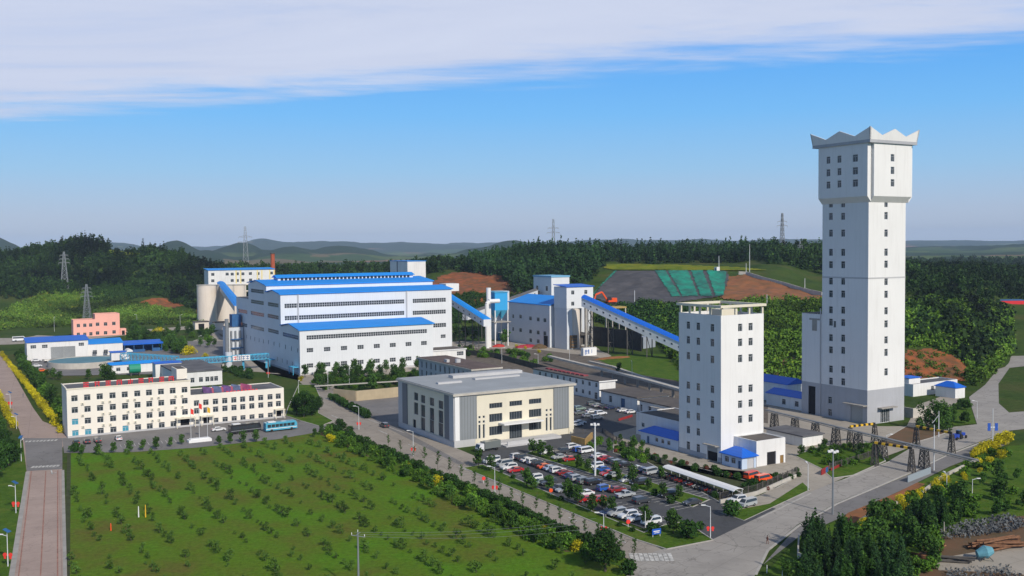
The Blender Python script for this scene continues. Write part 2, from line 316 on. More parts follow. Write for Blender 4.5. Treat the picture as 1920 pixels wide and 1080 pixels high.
# ---------------------------------------------------------------- terrain
NEAR = {  # image column -> (forward distance, height) of the land
 -900: [(500,0),(760,10),(1000,30),(1400,20),(1800,8)], -300: [(640,0),(820,10),(1000,38),(1130,46),(1500,25),(1900,8)],
 0: [(700,0),(860,8),(980,30),(1120,51),(1400,30),(1900,8)], 80: [(780,0),(880,8),(970,26),(1120,58),(1400,30),(1900,8)],
 160: [(800,0),(900,9),(980,26),(1120,68),(1400,34),(1900,8)], 215: [(800,0),(900,8),(1000,30),(1110,62),(1400,32),(1900,8)],
 270: [(840,0),(920,9),(1000,30),(1090,59),(1400,32),(1900,6)], 330: [(860,0),(940,8),(1010,26),(1080,50),(1400,28),(1900,5)],
 400: [(880,0),(960,10),(1060,36),(1400,20),(1900,4)], 520: [(900,0),(980,14),(1080,36),(1400,14),(1900,3)], 700: [(800,0),(940,18),(1080,36),(1350,16),(1900,3)],
 820: [(680,0),(780,24),(880,39),(1060,41),(1350,20),(1900,4)], 900: [(670,0),(760,24),(860,38),(1000,41),(1400,24),(1900,5)],
 1000: [(660,0),(760,28),(900,46),(1000,51),(1400,30),(1900,8)], 1110: [(635,0),(668,22),(700,26),(800,43),(900,45),(1000,50),(1500,30),(2000,10)],
 1240: [(560,0),(600,4),(645,23),(695,26),(780,42),(900,44),(1010,50),(1500,30),(2000,10)], 1360: [(500,0),(560,9),(640,24),(700,28),(780,42),(900,44),(1010,50),(1500,30),(2000,10)],
 1450: [(435,0),(520,14),(640,27),(700,30),(790,43),(900,46),(1010,51),(1500,30),(2000,10)], 1540: [(420,0),(500,14),(640,26),(760,32),(900,43),(1010,52),(1500,30),(2000,10)],
 1620: [(410,0),(480,13),(620,25),(760,30),(900,38),(1100,36),(1500,20),(2100,8)], 1700: [(430,0),(455,10),(560,24),(700,29),(900,34),(1100,28),(1600,16),(2200,8)],
 1790: [(436,0),(462,10),(570,24),(700,30),(900,34),(1200,22),(1600,14),(2200,8)], 1840: [(480,0),(540,8),(620,18),(760,28),(900,33),(1200,22),(2200,8)],
 1900: [(540,0),(600,7),(700,17),(800,24),(920,30),(1200,20),(2200,8)], 2300: [(540,0),(700,14),(900,26),(1200,20),(2200,8)]}
KX = np.array(sorted(NEAR), float)
RR = np.concatenate([[0, 150, 250, 330], np.arange(390, 1320, 7.0), np.geomspace(1320, 14000, 95)])
PROF = np.array([np.interp(RR, [p[0] for p in NEAR[int(k)]], [p[1] for p in NEAR[int(k)]]) for k in KX])
def smoothed(P):
    k = np.array([1, 2, 3, 2, 1])/9.; Q = P.copy()
    for i in range(len(P)): Q[i, 6:-6] = np.convolve(P[i], k, 'same')[6:-6]
    return Q
PROF = smoothed(PROF)
FAR = [  # px, distance, height, half width px, half depth : ridges far away
 (-10,4600,116,66,600),(-70,4700,150,80,700),(66,5200,60,30,700),(330,4300,100,50,480),(395,4200,58,40,500),(455,4600,86,50,500),(540,4400,70,60,500),(640,4800,72,80,600),
 (490,9500,150,60,900),(600,9800,130,140,900),(760,9900,105,160,900),(205,8800,120,90,900),(960,4600,86,60,550),(900,4200,50,50,500),(1035,5200,60,60,600),
 (1160,9600,118,150,900),(1300,9600,104,120,900),(1420,6000,60,110,700),(1500,9600,100,200,900),(1240,5400,56,70,600),(1790,5600,30,260,700),(1880,3600,14,130,420),(2100,5200,60,260,700),(-400,5400,110,260,900),
 (300,2900,14,80,300),(480,3200,10,90,300),(700,3000,12,110,350),(860,3300,18,80,350),(1830,2600,12,120,250),(1000,11500,100,1500,900)]
def sines(x, y, s, seed, n=7):
    r = np.random.default_rng(seed); o = 0
    for i in range(n):
        a = r.uniform(0, 6.283); f = (1.0+.45*i)/s; o = o+np.sin((x*np.cos(a)+y*np.sin(a))*f*6.283+r.uniform(0, 6.283))/(1+.45*i)
    return o/2.4
def terr(x, y):
    x = np.asarray(x, float); y = np.asarray(y, float); rr = np.hypot(x, y); phi = np.arctan2(x, y); ap = np.abs(phi)
    pc = np.clip(phi, -R(38), R(38)); Y = rr*np.cos(pc); px = 960+FPX*np.tan(pc)
    i = np.clip(np.searchsorted(KX, px)-1, 0, len(KX)-2); t = np.clip((px-KX[i])/(KX[i+1]-KX[i]), 0, 1); t = t*t*(3-2*t)
    j = np.clip(np.searchsorted(RR, Y)-1, 0, len(RR)-2); u = np.clip((Y-RR[j])/(RR[j+1]-RR[j]), 0, 1)
    z = (PROF[i, j]*(1-u)+PROF[i, j+1]*u)*(1-t)+(PROF[i+1, j]*(1-u)+PROF[i+1, j+1]*u)*t
    up = np.clip(z/12, 0, 1)
    z = z+up*(1.1*sines(x, y, 60, 3)+.5*sines(x, y, 23, 4))
    fz = 0
    for (p, d, h, wx, wd) in FAR: fz = fz+((h-12)*np.exp(-((px-p)/wx)**2-((Y-d)/wd)**2))**3
    fm = np.clip((Y-1700)/1200, 0, 1); fz = np.cbrt(fz)*fm+fm*(7*sines(x, y, 900, 8)+6+.0*Y)+np.clip((Y-2500)/2500, 0, 1)*(9*sines(x, y, 1700, 9)+5*sines(x, y, 520, 10)+4*sines(x, y, 240, 11)+2.5*sines(x, y, 120, 12))
    z = z+fz
    return z*np.clip(1-(ap-R(60))/R(40), 0, 1)
def TZ(x, y): return float(terr(x, y))
def HIT(px, py, y0=300, y1=9000):       # where the line of sight meets the land
    d = ray(px, py); Y = np.concatenate([np.arange(y0, 1400, 1.0), np.arange(1400, y1, 8.0)])
    t = Y/d.y; x = d.x*t; z = CH+d.z*t; h = terr(x, Y); k = np.argmax(z <= h)
    if z[k] > h[k]: k = len(Y)-1
    return Vector((x[k], Y[k], h[k]))
def build_ground():
    ph = np.concatenate([np.arange(-180, -40, 5.), np.arange(-40, 40.01, .25), np.arange(45, 180, 5.)])*math.pi/180
    r = RR.copy(); r[0] = 2.0
    P, Q = np.meshgrid(ph, r, indexing='ij'); X = Q*np.sin(P); Y = Q*np.cos(P); Z = terr(X, Y)
    n, m_ = len(ph), len(r); v = np.stack([X, Y, Z], -1).reshape(-1, 3)
    i = np.arange(n)[:, None]; j = np.arange(m_-1)[None]; i2 = (i+1) % n
    f = np.stack([i*m_+j, i*m_+j+1, i2*m_+j+1, i2*m_+j], -1).reshape(-1, 4)
    cap = tuple(int(k*m_) for k in range(n)); fl = [tuple(q) for q in f.tolist()]+[cap]
    me = bpy.data.meshes.new('ground'); me.from_pydata(v.tolist(), [], fl)
    me.materials.append(ground_mat()); me.polygons.foreach_set('use_smooth', [True]*len(me.polygons)); me.update()
    o = bpy.data.objects.new('ground', me); COL.objects.link(o); tag(o, kind='structure')
def ground_mat():
    m = grassmat('ground_cover', (.050, .085, .016), (.030, .058, .012), (.085, .085, .028), .03, .4)
    n = m.node_tree.nodes; l = m.node_tree.links; b = n['Principled BSDF']; near = b.inputs['Base Color'].links[0].from_socket
    g = n.new('ShaderNodeNewGeometry'); s = n.new('ShaderNodeSeparateXYZ'); l.new(g.outputs['Position'], s.inputs[0])
    wv = n.new('ShaderNodeTexNoise'); wv.inputs['Scale'].default_value = .002; l.new(g.outputs['Position'], wv.inputs[0])
    vm = n.new('ShaderNodeVectorMath'); vm.operation = 'MULTIPLY_ADD'; l.new(wv.outputs[1], vm.inputs[0]); vm.inputs[1].default_value = (500,)*3; l.new(g.outputs['Position'], vm.inputs[2])
    mp = n.new('ShaderNodeMapping'); mp.inputs['Scale'].default_value = (.0045, .0022, 0); l.new(vm.outputs[0], mp.inputs[0])
    v = n.new('ShaderNodeTexVoronoi'); v.inputs['Scale'].default_value = 1; l.new(mp.outputs[0], v.inputs[0])
    r = n.new('ShaderNodeValToRGB'); sc_ = n.new('ShaderNodeSeparateColor'); l.new(v.outputs['Color'], sc_.inputs[0]); l.new(sc_.outputs[0], r.inputs[0]); r.color_ramp.interpolation = 'CONSTANT'
    cols = [(0, (.020, .045, .014)), (.34, (.045, .085, .022)), (.52, (.09, .13, .035)), (.66, (.022, .045, .014)), (.78, (.22, .13, .075)), (.86, (.07, .11, .03)), (.94, (.15, .12, .06))]
    while len(r.color_ramp.elements) < len(cols): r.color_ramp.elements.new(.5)
    for e, (p, c) in zip(r.color_ramp.elements, cols): e.position = p; e.color = (*c, 1)
    # woods on the higher far land
    hz = n.new('ShaderNodeMapRange'); t3 = n.new('ShaderNodeTexNoise'); t3.inputs['Scale'].default_value = .0022; t3.inputs['Detail'].default_value = 5; l.new(g.outputs['Position'], t3.inputs[0])
    hh = mth('ADD', s.outputs[2], mth('MULTIPLY_ADD', t3.outputs[0], 90, -45, n, l), None, n, l); l.new(hh, hz.inputs[0]); hz.inputs[1].default_value = 34; hz.inputs[2].default_value = 44
    mw = n.new('ShaderNodeMix'); mw.data_type = 'RGBA'; l.new(hz.outputs[0], mw.inputs[0]); l.new(r.outputs[0], mw.inputs[6]); mw.inputs[7].default_value = (.022, .045, .018, 1)
    t4 = n.new('ShaderNodeTexNoise'); t4.inputs['Scale'].default_value = .02; t4.inputs['Detail'].default_value = 6; t4.inputs['Roughness'].default_value = .7; l.new(g.outputs['Position'], t4.inputs[0])
    k = mth('MULTIPLY_ADD', t4.outputs[0], 1.4, .3, n, l); vs = n.new('ShaderNodeVectorMath'); vs.operation = 'SCALE'; l.new(mw.outputs[2], vs.inputs[0]); l.new(k, vs.inputs['Scale'])
    mr = n.new('ShaderNodeMapRange'); l.new(s.outputs[1], mr.inputs[0]); mr.inputs[1].default_value = 1250; mr.inputs[2].default_value = 1800
    mx = n.new('ShaderNodeMix'); mx.data_type = 'RGBA'; l.new(mr.outputs[0], mx.inputs[0]); l.new(near, mx.inputs[6]); l.new(vs.outputs[0], mx.inputs[7]); l.new(mx.outputs[2], b.inputs['Base Color'])
    return m
build_ground()
# ---------------------------------------------------------------- flat sheets of paving, grass and soil
def sheet(name, pts, m, z, kind='structure', label=None, world=False):
    P = pts if world else [G(*p) for p in pts]
    b = MB(); b.face([(p[0], p[1], z) for p in P]); o = b.build(name, m)
    if o.data.polygons[0].normal.z < 0: o.data.flip_normals()
    return tag(o, label, kind=kind)
def kerb(name, pts, h=.14, w=.35, m=None, close=False, z=0):
    P = [G(*p) for p in pts]; P += [P[0]] if close else []
    b = MB()
    for a, c in zip(P, P[1:]):
        b.bar(Vector((a.x, a.y, z+h/2)), Vector((c.x, c.y, z+h/2)), w, h)
    return tag(b.build(name, m or M['kerb']), kind='structure')
def inpoly(x, y, P):
    c = False; n = len(P)
    for i in range(n):
        x1, y1 = P[i]; x2, y2 = P[(i+1) % n]
        if (y1 > y) != (y2 > y) and x < (x2-x1)*(y-y1)/(y2-y1)+x1: c = not c
    return c
def drape(name, poly, m, off=.5, step=(4, 2), y0=420, jit=0):
    """ground cover lying on the slope: a patch of the land's own surface, lifted a little"""
    xs = [p[0] for p in poly]; ys = [p[1] for p in poly]; b = MB(); idx = {}
    nx = int((max(xs)-min(xs))/step[0])+2; ny = int((max(ys)-min(ys))/step[1])+2
    def vert(i, j):
        if (i, j) not in idx:
            p = HIT(min(xs)+i*step[0]+random.uniform(-jit, jit), min(ys)+j*step[1]+random.uniform(-jit, jit)*.4, y0); idx[(i, j)] = len(b.v); b.v.append((p.x, p.y, p.z+off))
        return idx[(i, j)]
    for i in range(nx-1):
        for j in range(ny-1):
            if inpoly(min(xs)+(i+.5)*step[0], min(ys)+(j+.5)*step[1], poly):
                q = [vert(i, j+1), vert(i+1, j+1), vert(i+1, j), vert(i, j)]
                P = [Vector(b.v[k]) for k in q]
                if max((P[a]-P[(a+1) % 4]).length for a in range(4)) < 60: b.f.append(tuple(q)); b.m.append(0)
    o = b.build(name, m, smooth=True); return tag(o, kind='structure')
# fields and lawns
sheet('orchard_field', [(118,1500),(122,1080),(126,846),(250,846),(365,838),(520,822),(600,808),(640,812),(1180,1052),(1230,1090),(1500,1500)], M['orchard'], .03)
sheet('dark_verge', [(119,1400),(121,1080),(126,850),(133,850),(131,1080),(132,1400)], M['hedge_soil'], .05)  # narrow strip of dark soil along the orchard's left edge
sheet('left_meadow', [(-500,1500),(-10,1400),(22,1080),(52,885),(44,830),(0,835),(-500,850)], M['lawn'], .03)
# roads
sheet('left_road', [(-25,1500),(22,1080),(50,885),(43,828),(36,805),(24,788),(-60,690),(-200,560),(-180,545),(-8,650),(5,664),(62,765),(80,790),(100,798),(126,802),(126,822),(117,840),(117,880),(121,1080),(128,1500)], M['road_left'], .08)
sheet('left_road_crossing', [(50,884),(47,833),(44,822),(117,822),(117,880)], M['asphalt_pale'], .11)
sheet('office_forecourt', [(117,822),(535,780),(560,790),(628,800),(600,810),(520,824),(365,840),(250,848),(120,850)], M['asphalt_pale'], .09)
sheet('main_road', [(560,690),(585,690),(640,735),(720,775),(860,850),(1250,1035),(1400,1100),(1200,1500),(1100,1500),(1180,1050),(1040,985),(620,796),(600,790),(596,745),(560,715)], M['road'], .10)
sheet('right_road', [(1230,1400),(1180,1050),(1245,1030),(1337,1012),(1395,976),(1518,918),(1580,900),(1637,877),(1665,866),(1700,845),(1745,815),(1787,801),(1832,796),(1822,765),(1817,745),(1847,722),(1895,664),(1990,620),(1990,680),(1893,690),(1872,720),(1873,757),(1892,774),(2050,762),(2050,792),(1892,808),(1776,852),(1702,888),(1570,943),(1495,985),(1440,1030),(1415,1080),(1400,1400)], M['road_right'], .12)
sheet('road_shoulder', [(1430,1060),(1495,988),(1570,946),(1702,891),(1776,855),(1892,812),(1892,832),(1780,875),(1700,915),(1590,965),(1500,1005)], M['asphalt_pale'], .06)
sheet('car_park', [(880,868),(895,850),(925,838),(1040,822),(1082,800),(1060,770),(1080,735),(1200,765),(1210,800),(1160,815),(1150,835),(1190,860),(1235,872),(1455,955),(1420,972),(1337,1012),(1284,977),(1243,984),(1207,992)], M['asphalt'], .13)
sheet('dining_forecourt', [(640,742),(760,740),(757,800),(850,845),(880,868),(860,872),(720,800),(690,778)], M['asphalt_pale'], .125)
sheet('paved_walk', [(757,806),(740,800),(880,875),(905,862),(858,842)], M['road'], .14)
sheet('tower_yard', [(1150,812),(1200,800),(1280,790),(1433,790),(1440,760),(1560,790),(1640,800),(1700,800),(1745,812),(1700,842),(1620,872),(1580,898),(1520,923),(1450,915),(1150,835)], M['yard'], .15)
sheet('mine_yard', [(1400,745),(1505,770),(1560,785),(1630,800),(1700,800),(1720,760),(1790,735),(1800,750),(1780,770),(1720,815),(1560,850),(1440,800)], M['yard'], .155)
sheet('far_road', [(-60,628),(20,626),(140,632),(260,619),(360,611),(400,608),(400,613),(360,617),(260,626),(130,640),(20,646),(-60,648)], M['yard'], .075)
sheet('plant_yard', [(405,622),(430,610),(480,640),(500,700),(570,705),(600,690),(560,660),(860,640),(1010,640),(1120,650),(1150,670),(1010,690),(900,660),(820,690),(590,720),(520,700),(400,692),(300,672),(330,652)], M['yard'], .07)
sheet('storage_yard', [(60,660),(240,640),(420,640),(470,690),(400,700),(120,705),(60,690)], M['asphalt_pale'], .16)
sheet('railway_bed', [(840,652),(1010,656),(1120,670),(1290,722),(1440,762),(1440,795),(1290,768),(1150,738),(1000,708),(890,692)], mat('ballast', (.15,.125,.10), .95, var=.4, vs=.4, bump=.5, bs=2), .17)
sheet('yard_behind_dining', [(880,745),(1090,740),(1200,768),(1260,800),(1180,805),(1075,800)], M['asphalt_pale'], .10)
# lawns and beds on top of the paving
def lawn(name, pts, m=None, z=.19, kb=True):
    o = sheet(name, pts, m or M['lawn'], z)
    if kb: kerb(name+'_kerb', pts, .24, .3, close=True)
    return o
lawn('roundabout_lawn', [(540,765),(560,722),(590,722),(600,745),(597,775),(625,790),(600,800),(565,790),(535,780)])
lawn('roadside_verge', [(868,878),(905,872),(1103,957),(1207,1000),(1245,986),(1284,979),(1337,1014),(1250,1031),(1190,1012)])
lawn('corner_lawn', [(1395,977),(1519,919),(1505,906),(1443,946)], z=.22, kb=False)
lawn('corner_lawn', [(1352,962),(1395,977),(1443,946),(1385,957)], z=.225, kb=False)
kerb('lawn_kerb', [(1352,962),(1395,977),(1519,919),(1505,906),(1443,946),(1385,957)], .2, .3)
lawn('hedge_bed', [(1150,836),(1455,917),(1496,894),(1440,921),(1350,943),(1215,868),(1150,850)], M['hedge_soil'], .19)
sheet('pavement', [(1352,949),(1422,931),(1494,898),(1507,905),(1444,946),(1385,957)], M['yard'], .205)
lawn('parking_island', [(985,851),(1010,843),(1170,890),(1330,938),(1298,952),(1130,896)], None, .19)
lawn('yard_lawn', [(1490,855),(1540,838),(1640,830),(1660,865),(1600,892),(1560,898),(1540,880)], None, .19)
lawn('tower_corner_bed', [(1640,835),(1700,800),(1775,812),(1745,822),(1690,838)], M['dirt'], .19)
sheet('road_fork_lawn', [(1800,750),(1820,762),(1830,795),(1790,798),(1755,790)], M['lawn'], .18)
sheet('outer_meadow', [(1892,836),(1780,878),(1590,968),(1500,1008),(1430,1080),(1420,1500),(2400,1500),(2400,800)], M['lawn'], .04)
sheet('orange_verge', [(1575,975),(1590,962),(1680,925),(1720,905),(1735,908),(1700,930),(1620,968),(1600,982)], M['orangesoil'], .08)
sheet('scrap_yard', [(1760,1010),(1893,970),(2000,960),(2000,1300),(1700,1300),(1700,1050),(1735,1030)], M['dirt'], .07)
sheet('scrap_yard_floor', [(1745,1050),(1893,1025),(2000,1020),(2000,1090),(1893,1075),(1760,1070)], M['yard'], .09)
sheet('hill_foot_lawn', [(1120,675),(1200,655),(1290,672),(1290,718),(1180,700)], M['lawn'], .2)
sheet('track_dirt', [(605,806),(640,822),(790,890),(1010,985),(1080,1035),(1060,1035),(980,990),(760,888),(600,815)], M['dirt'], .055)
def hedge_strip(name, pts, m, z): return sheet(name, pts, m, z)
hedge_strip('hedge_ground', [(628,800),(1190,1042),(1230,1080),(1080,1040),(960,985),(700,860),(610,808)], M['lawn'], .06)
# painted markings
def mark(name, a, b, wdt, z=.16, m=None):
    a = G(*a); b = G(*b); d = (b-a).normalized(); s = Vector((-d.y, d.x, 0))*wdt/2
    return sheet(name, [a+s, b+s, b-s, a-s], m or M['mark'], z, world=True)
def zebra(a, b, n, ln, wd, z=.17):
    A, B = G(*a), G(*b); d = (B-A).normalized(); s = Vector((-d.y, d.x, 0)); mb = MB()
    for i in range(n):
        c = A+(B-A)*((i+.5)/n); mb.face([(c+s*ln/2-d*wd/2).to_tuple()[:2]+(z,), (c-s*ln/2-d*wd/2).to_tuple()[:2]+(z,), (c-s*ln/2+d*wd/2).to_tuple()[:2]+(z,), (c+s*ln/2+d*wd/2).to_tuple()[:2]+(z,)])
    o = mb.build('zebra_crossing', M['mark']); tag(o, kind='structure')
    for p in o.data.polygons:
        if p.normal.z < 0: o.data.flip_normals(); break
zebra((46,829), (108,826), 9, 2.6, .75); zebra((58,877), (112,874), 8, 2.6, .75)
zebra((1180,1046), (1262,1046), 9, 5, .8)
for a, b in (((88,878),(116,877)), ((96,882),(98,890)), ((96,889),(106,887))): mark('lane_marking', a, b, .35)
for k, (a, b) in enumerate([((22,1080),(50,885)), ((121,1080),(117,882))]):
    A, B = G(*a), G(*b); d = (B-A).normalized(); s = Vector((d.y, -d.x, 0))*(1 if k == 0 else -1)
    for off, ww in ((1.2, .22),):
        p, q = A+s*off, B+s*off; t_ = s*ww/2; p2 = p-(B-A)*.6
        sheet('red_edge_line', [p2+t_, q+t_, q-t_, p2-t_], M['redkerb'], .13, world=True)
mark('red_centre_line', (76,1080), (86,884), .22, .13, M['redkerb'])
for px, py in ((718,811),(868,879),(975,930),(1075,975),(775,838),(1165,1015),(630,783)): mark('lane_marking', (px-9,py-4), (px+9,py+4), .35)
kerb('road_kerb', [(606,747),(640,757),(672,780),(717,797),(757,812)], .16, .4)
kerb('road_kerb', [(1425,972),(1520,926)], .16, .4); kerb('road_kerb', [(1580,901),(1640,878),(1668,866)], .16, .4)
kerb('road_kerb', [(1417,1078),(1440,1032),(1497,987),(1570,945),(1702,889),(1776,854),(1892,810)], .16, .5)
kerb('road_kerb', [(-25,1500),(22,1080),(52,885)], .16, 1.0, M['concrete']); kerb('road_kerb', [(128,1500),(122,1080),(118,882)], .16, .7, M['concrete'])
# slopes
drape('red_cut_slope', [(800,545),(822,520),(850,512),(905,513),(950,520),(965,545),(990,560),(940,575),(860,575),(800,570)], M['redsoil'], .6, (5, 2), jit=2)
drape('slag_slope', [(1112,560),(1128,535),(1152,509),(1362,509),(1368,520),(1356,556),(1240,572),(1150,570)], M['slag'], .5, (3, 1.4))
for q in ([(1228,509),(1247,509),(1276,558),(1260,558)], [(1253,509),(1290,509),(1309,557),(1280,558)], [(1296,509),(1317,509),(1336,557),(1314,557)], [(1325,509),(1362,511),(1357,556),(1342,557)], [(1152,510),(1156,510),(1120,545),(1114,556),(1112,552)]):
    drape('green_cover_net', q, M['net'], .9, (2, 1.2), jit=.9)
drape('brown_cut_slope', [(1368,520),(1400,516),(1540,556),(1542,568),(1440,566),(1350,562)], M['orangesoil'], .5, (4, 1.6), jit=1)
drape('red_bank', [(1697,660),(1745,656),(1775,665),(1800,678),(1820,700),(1815,716),(1760,718),(1697,712)], M['redsoil'], .5, (4, 2.4), 400, jit=1.5)
drape('brown_bank', [(1433,690),(1503,668),(1503,716),(1433,716)], M['dirt'], .5, (5, 3), 400, jit=1.5)
drape('crop_strip', [(1132,503),(1140,496),(1260,497),(1400,503),(1440,508),(1365,508),(1150,507)], M['bright_field'], .6, (5, 1), 700)
drape('clearing', [(200,474),(225,458),(262,456),(285,466),(262,478),(215,482)], M['bright_field'], .6, (5, 2), 800, jit=1)
drape('red_soil_patch', [(250,572),(285,560),(330,560),(350,572),(320,580),(270,582)], M['redsoil'], .5, (4, 2), 700, jit=1)
drape('red_soil_patch', [(64,590),(110,584),(115,598),(70,602)], M['redsoil'], .5, (4, 2), 700, jit=1)
drape('red_soil_patch', [(400,590),(372,565),(368,575),(370,600)], M['redsoil'], .5, (4, 2), 700, jit=1)
drape('pale_slope_patch', [(55,558),(100,548),(150,556),(210,570),(200,585),(120,580),(60,570)], M['bright_field'], .5, (5, 2), 700, jit=1)

# ---------------------------------------------------------------- foliage
def leaf_crown(blobs, n, size, seed, flat=0, mats=None):
    """many small leaf clumps spread through the lobes of a crown; returns verts (n,4,3)"""
    r = np.random.default_rng(seed); V = []
    wts = np.array([b[3]*b[4]*b[5] if len(b) > 4 else b[3]**3 for b in blobs]); wts = wts**.67; wts /= wts.sum()
    which = r.choice(len(blobs), n, p=wts)
    c = np.array([b[:3] for b in blobs])[which]; rad = np.array([(b[3], b[4], b[5]) if len(b) > 4 else (b[3],)*3 for b in blobs])[which]
    d = r.normal(size=(n, 3)); d /= np.linalg.norm(d, axis=1)[:, None]; rr = r.uniform(.35, 1.08, n)**.6
    p = c+d*rad*rr[:, None]
    nn = d*.6+r.normal(size=(n, 3))*.55; nn[:, 2] += flat; nn /= np.linalg.norm(nn, axis=1)[:, None]
    a = np.cross(nn, r.normal(size=(n, 3))); a /= np.linalg.norm(a, axis=1)[:, None]; b = np.cross(nn, a)
    s = size*r.uniform(.55, 1.25, n)[:, None]
    k = r.uniform(.5, 1.1, (n, 4))[:, :, None]
    q = np.stack([-a*s, -b*s, a*s, b*s], 1)*k
    return p[:, None, :]+q
def quads_mesh(name, V, m):
    V = np.asarray(V, np.float32).reshape(-1, 3); n = len(V)//4; me = bpy.data.meshes.new(name)
    me.vertices.add(len(V)); me.vertices.foreach_set('co', V.ravel()); me.loops.add(n*4); me.loops.foreach_set('vertex_index', np.arange(n*4, dtype=np.int32))
    me.polygons.add(n); me.polygons.foreach_set('loop_start', np.arange(0, n*4, 4, dtype=np.int32)); me.materials.append(m); me.update(calc_edges=True); return me
def trunk_mesh(h, r, limbs=4, lean=.3, seed=1):
    rr = random.Random(seed); b = MB(); x = y = 0; p = Vector((0, 0, -.2)); n = 4
    for i in range(n):
        q = Vector((p.x+rr.uniform(-lean, lean)*.3, p.y+rr.uniform(-lean, lean)*.3, h*(i+1)/n)); b.cyl(p, q, r*(1-.2*i), r*(1-.2*(i+1)), 6); p = q
        if i >= 1:
            for k in range(limbs):
                a = rr.uniform(0, 6.28); b.cyl(q, q+Vector((math.cos(a)*h*.3, math.sin(a)*h*.3, h*.28)), r*.4, r*.12, 4)
    return b.mesh('trunk', M['bark'])
TREES = {}
def tree_kind(key, crown_v, leaf, h_trunk, r_trunk, limbs=3):
    TREES.setdefault(key, []).append((quads_mesh('crown', crown_v, leaf), trunk_mesh(h_trunk, r_trunk, limbs, seed=len(TREES)+3)))
def lobes(seed, n, R0, h0, h1, rmin, rmax, top=1.0):
    r = random.Random(seed); o = []
    for i in range(n):
        z = h0+(h1-h0)*(i+.5)/n; k = math.sin(math.pi*min(1, max(.08, (z-h0)/(h1-h0)*.8+.15))); a = r.uniform(0, 6.28); q = R0*k*r.uniform(.2, 1)*top
        s = r.uniform(rmin, rmax); o.append((q*math.cos(a), q*math.sin(a), z, s, s, s*.75))
    return o
for s in range(3):
    tree_kind('orchard', leaf_crown(lobes(s, 7, .95, .6, 2.2, .4, .75), 170, .22, s), M['leaf_orchard'], 1.3, .07)
    tree_kind('round', leaf_crown(lobes(s+9, 14, 2.3, 2.0, 6.6, 1.0, 1.6), 1100, .34, s), M['leaf_tree'], 4, .2)
    tree_kind('park', leaf_crown(lobes(s+19, 9, 1.3, 1.4, 4.2, .7, 1.1), 520, .27, s), M['leaf_tree'], 2.6, .1)
    tree_kind('big', leaf_crown(lobes(s+29, 24, 4.6, 3.0, 12, 1.7, 2.8), 3600, .42, s, .2), M['leaf_hedge'], 8, .4)
    tree_kind('ball', leaf_crown([(0,0,.9,1.05,1.05,.9),(.2,.1,1.1,.8,.8,.8)], 380, .2, s), M['leaf_hedge'], .6, .1)
    tree_kind('clump', leaf_crown(lobes(s+39, 7, 1.3, .4, 1.8, .7, 1.1), 420, .27, s), M['leaf_bright'], .8, .08)
    tree_kind('yellow', leaf_crown(lobes(s+49, 7, 1.1, .4, 1.8, .7, 1.0), 700, .15, s), M['leaf_yellow'], .8, .08)
    tree_kind('sapling', leaf_crown(lobes(s+59, 9, .5, 2.2, 5.2, .25, .5), 120, .2, s), M['leaf_tree'], 4.6, .06, 5)
    # cone of whorled boughs: dark conifer
    r = random.Random(s+70); bl = []
    for q_ in range(3):
        ox, oy, hh_ = r.uniform(-1.0, 1.0), r.uniform(-1.0, 1.0), r.uniform(6.5, 9.5)
        for i in range(9): t = i/8; q = 1.35*math.sin(math.pi*min(1, t*.75+.3))**.8; bl.append((ox+r.uniform(-.25, .25), oy+r.uniform(-.25, .25), .5+t*hh_, q*.8, q*.8, .9))
    tree_kind('conifer', leaf_crown(bl, 3000, .23, s, .1), (M['leaf_dark'], M['leaf_hedge'], M['leaf_dark'])[s], 3, .16, 0)
    tree_kind('redbush', leaf_crown([(0,0,.8,.8,.8,.7)], 200, .18, s), M['leaf_red'], .5, .06)
def plant(kind, loc, sc, label, cat, group, name='tree', parts=True, squash=1):
    cm, tm = random.choice(TREES[kind]); rz = random.uniform(0, 6.28); s = sc*random.uniform(.9, 1.12)
    if parts:
        e = empty(name, loc, rz, label, cat, group); e.scale = (s, s, s*squash)
        o = bpy.data.objects.new('crown', cm); COL.objects.link(o); o.parent = e
        o = bpy.data.objects.new('trunk', tm); COL.objects.link(o); o.parent = e; return e
    o = bpy.data.objects.new(name, cm); COL.objects.link(o); o.location = loc; o.rotation_euler.z = rz; o.scale = (s, s, s*squash)
    return tag(o, label, cat, group)
def wood(name, label, base, pts, leaf, smin, smax, seed=0, zoff=-.3):
    """a far-off wood: one mass of crowns"""
    r = np.random.default_rng(seed); out = []
    pts = np.array(pts); k = r.integers(0, len(base), len(pts)); s = r.uniform(smin, smax, len(pts)); a = r.uniform(0, 6.28, len(pts)); sz = s*r.uniform(.8, 1.25, len(pts))
    for i, p in enumerate(pts):
        V = base[k[i]]; c, q = math.cos(a[i])*s[i], math.sin(a[i])*s[i]
        X = V[..., 0]*c-V[..., 1]*q+p[0]; Yv = V[..., 0]*q+V[..., 1]*c+p[1]; Z = V[..., 2]*sz[i]+p[2]+zoff; out.append(np.stack([X, Yv, Z], -1))
    o = put(name, quads_mesh(name, np.concatenate(out), leaf)); return tag(o, label, kind='stuff')
FB = [leaf_crown(lobes(s+90, 9, 2.5, .5, 9.5, 1.5, 2.5), 95, 1.0, s, .5) for s in range(5)]
PB = [leaf_crown([(0, 0, 2+i*1.3, 2.5-i*.27, 2.5-i*.27, 1.0) for i in range(8)], 95, .85, s, .5) for s in range(4)]
SB = [leaf_crown(lobes(s+120, 5, 1.3, .2, 1.9, .7, 1.5), 64, .42, s, .3) for s in range(6)]
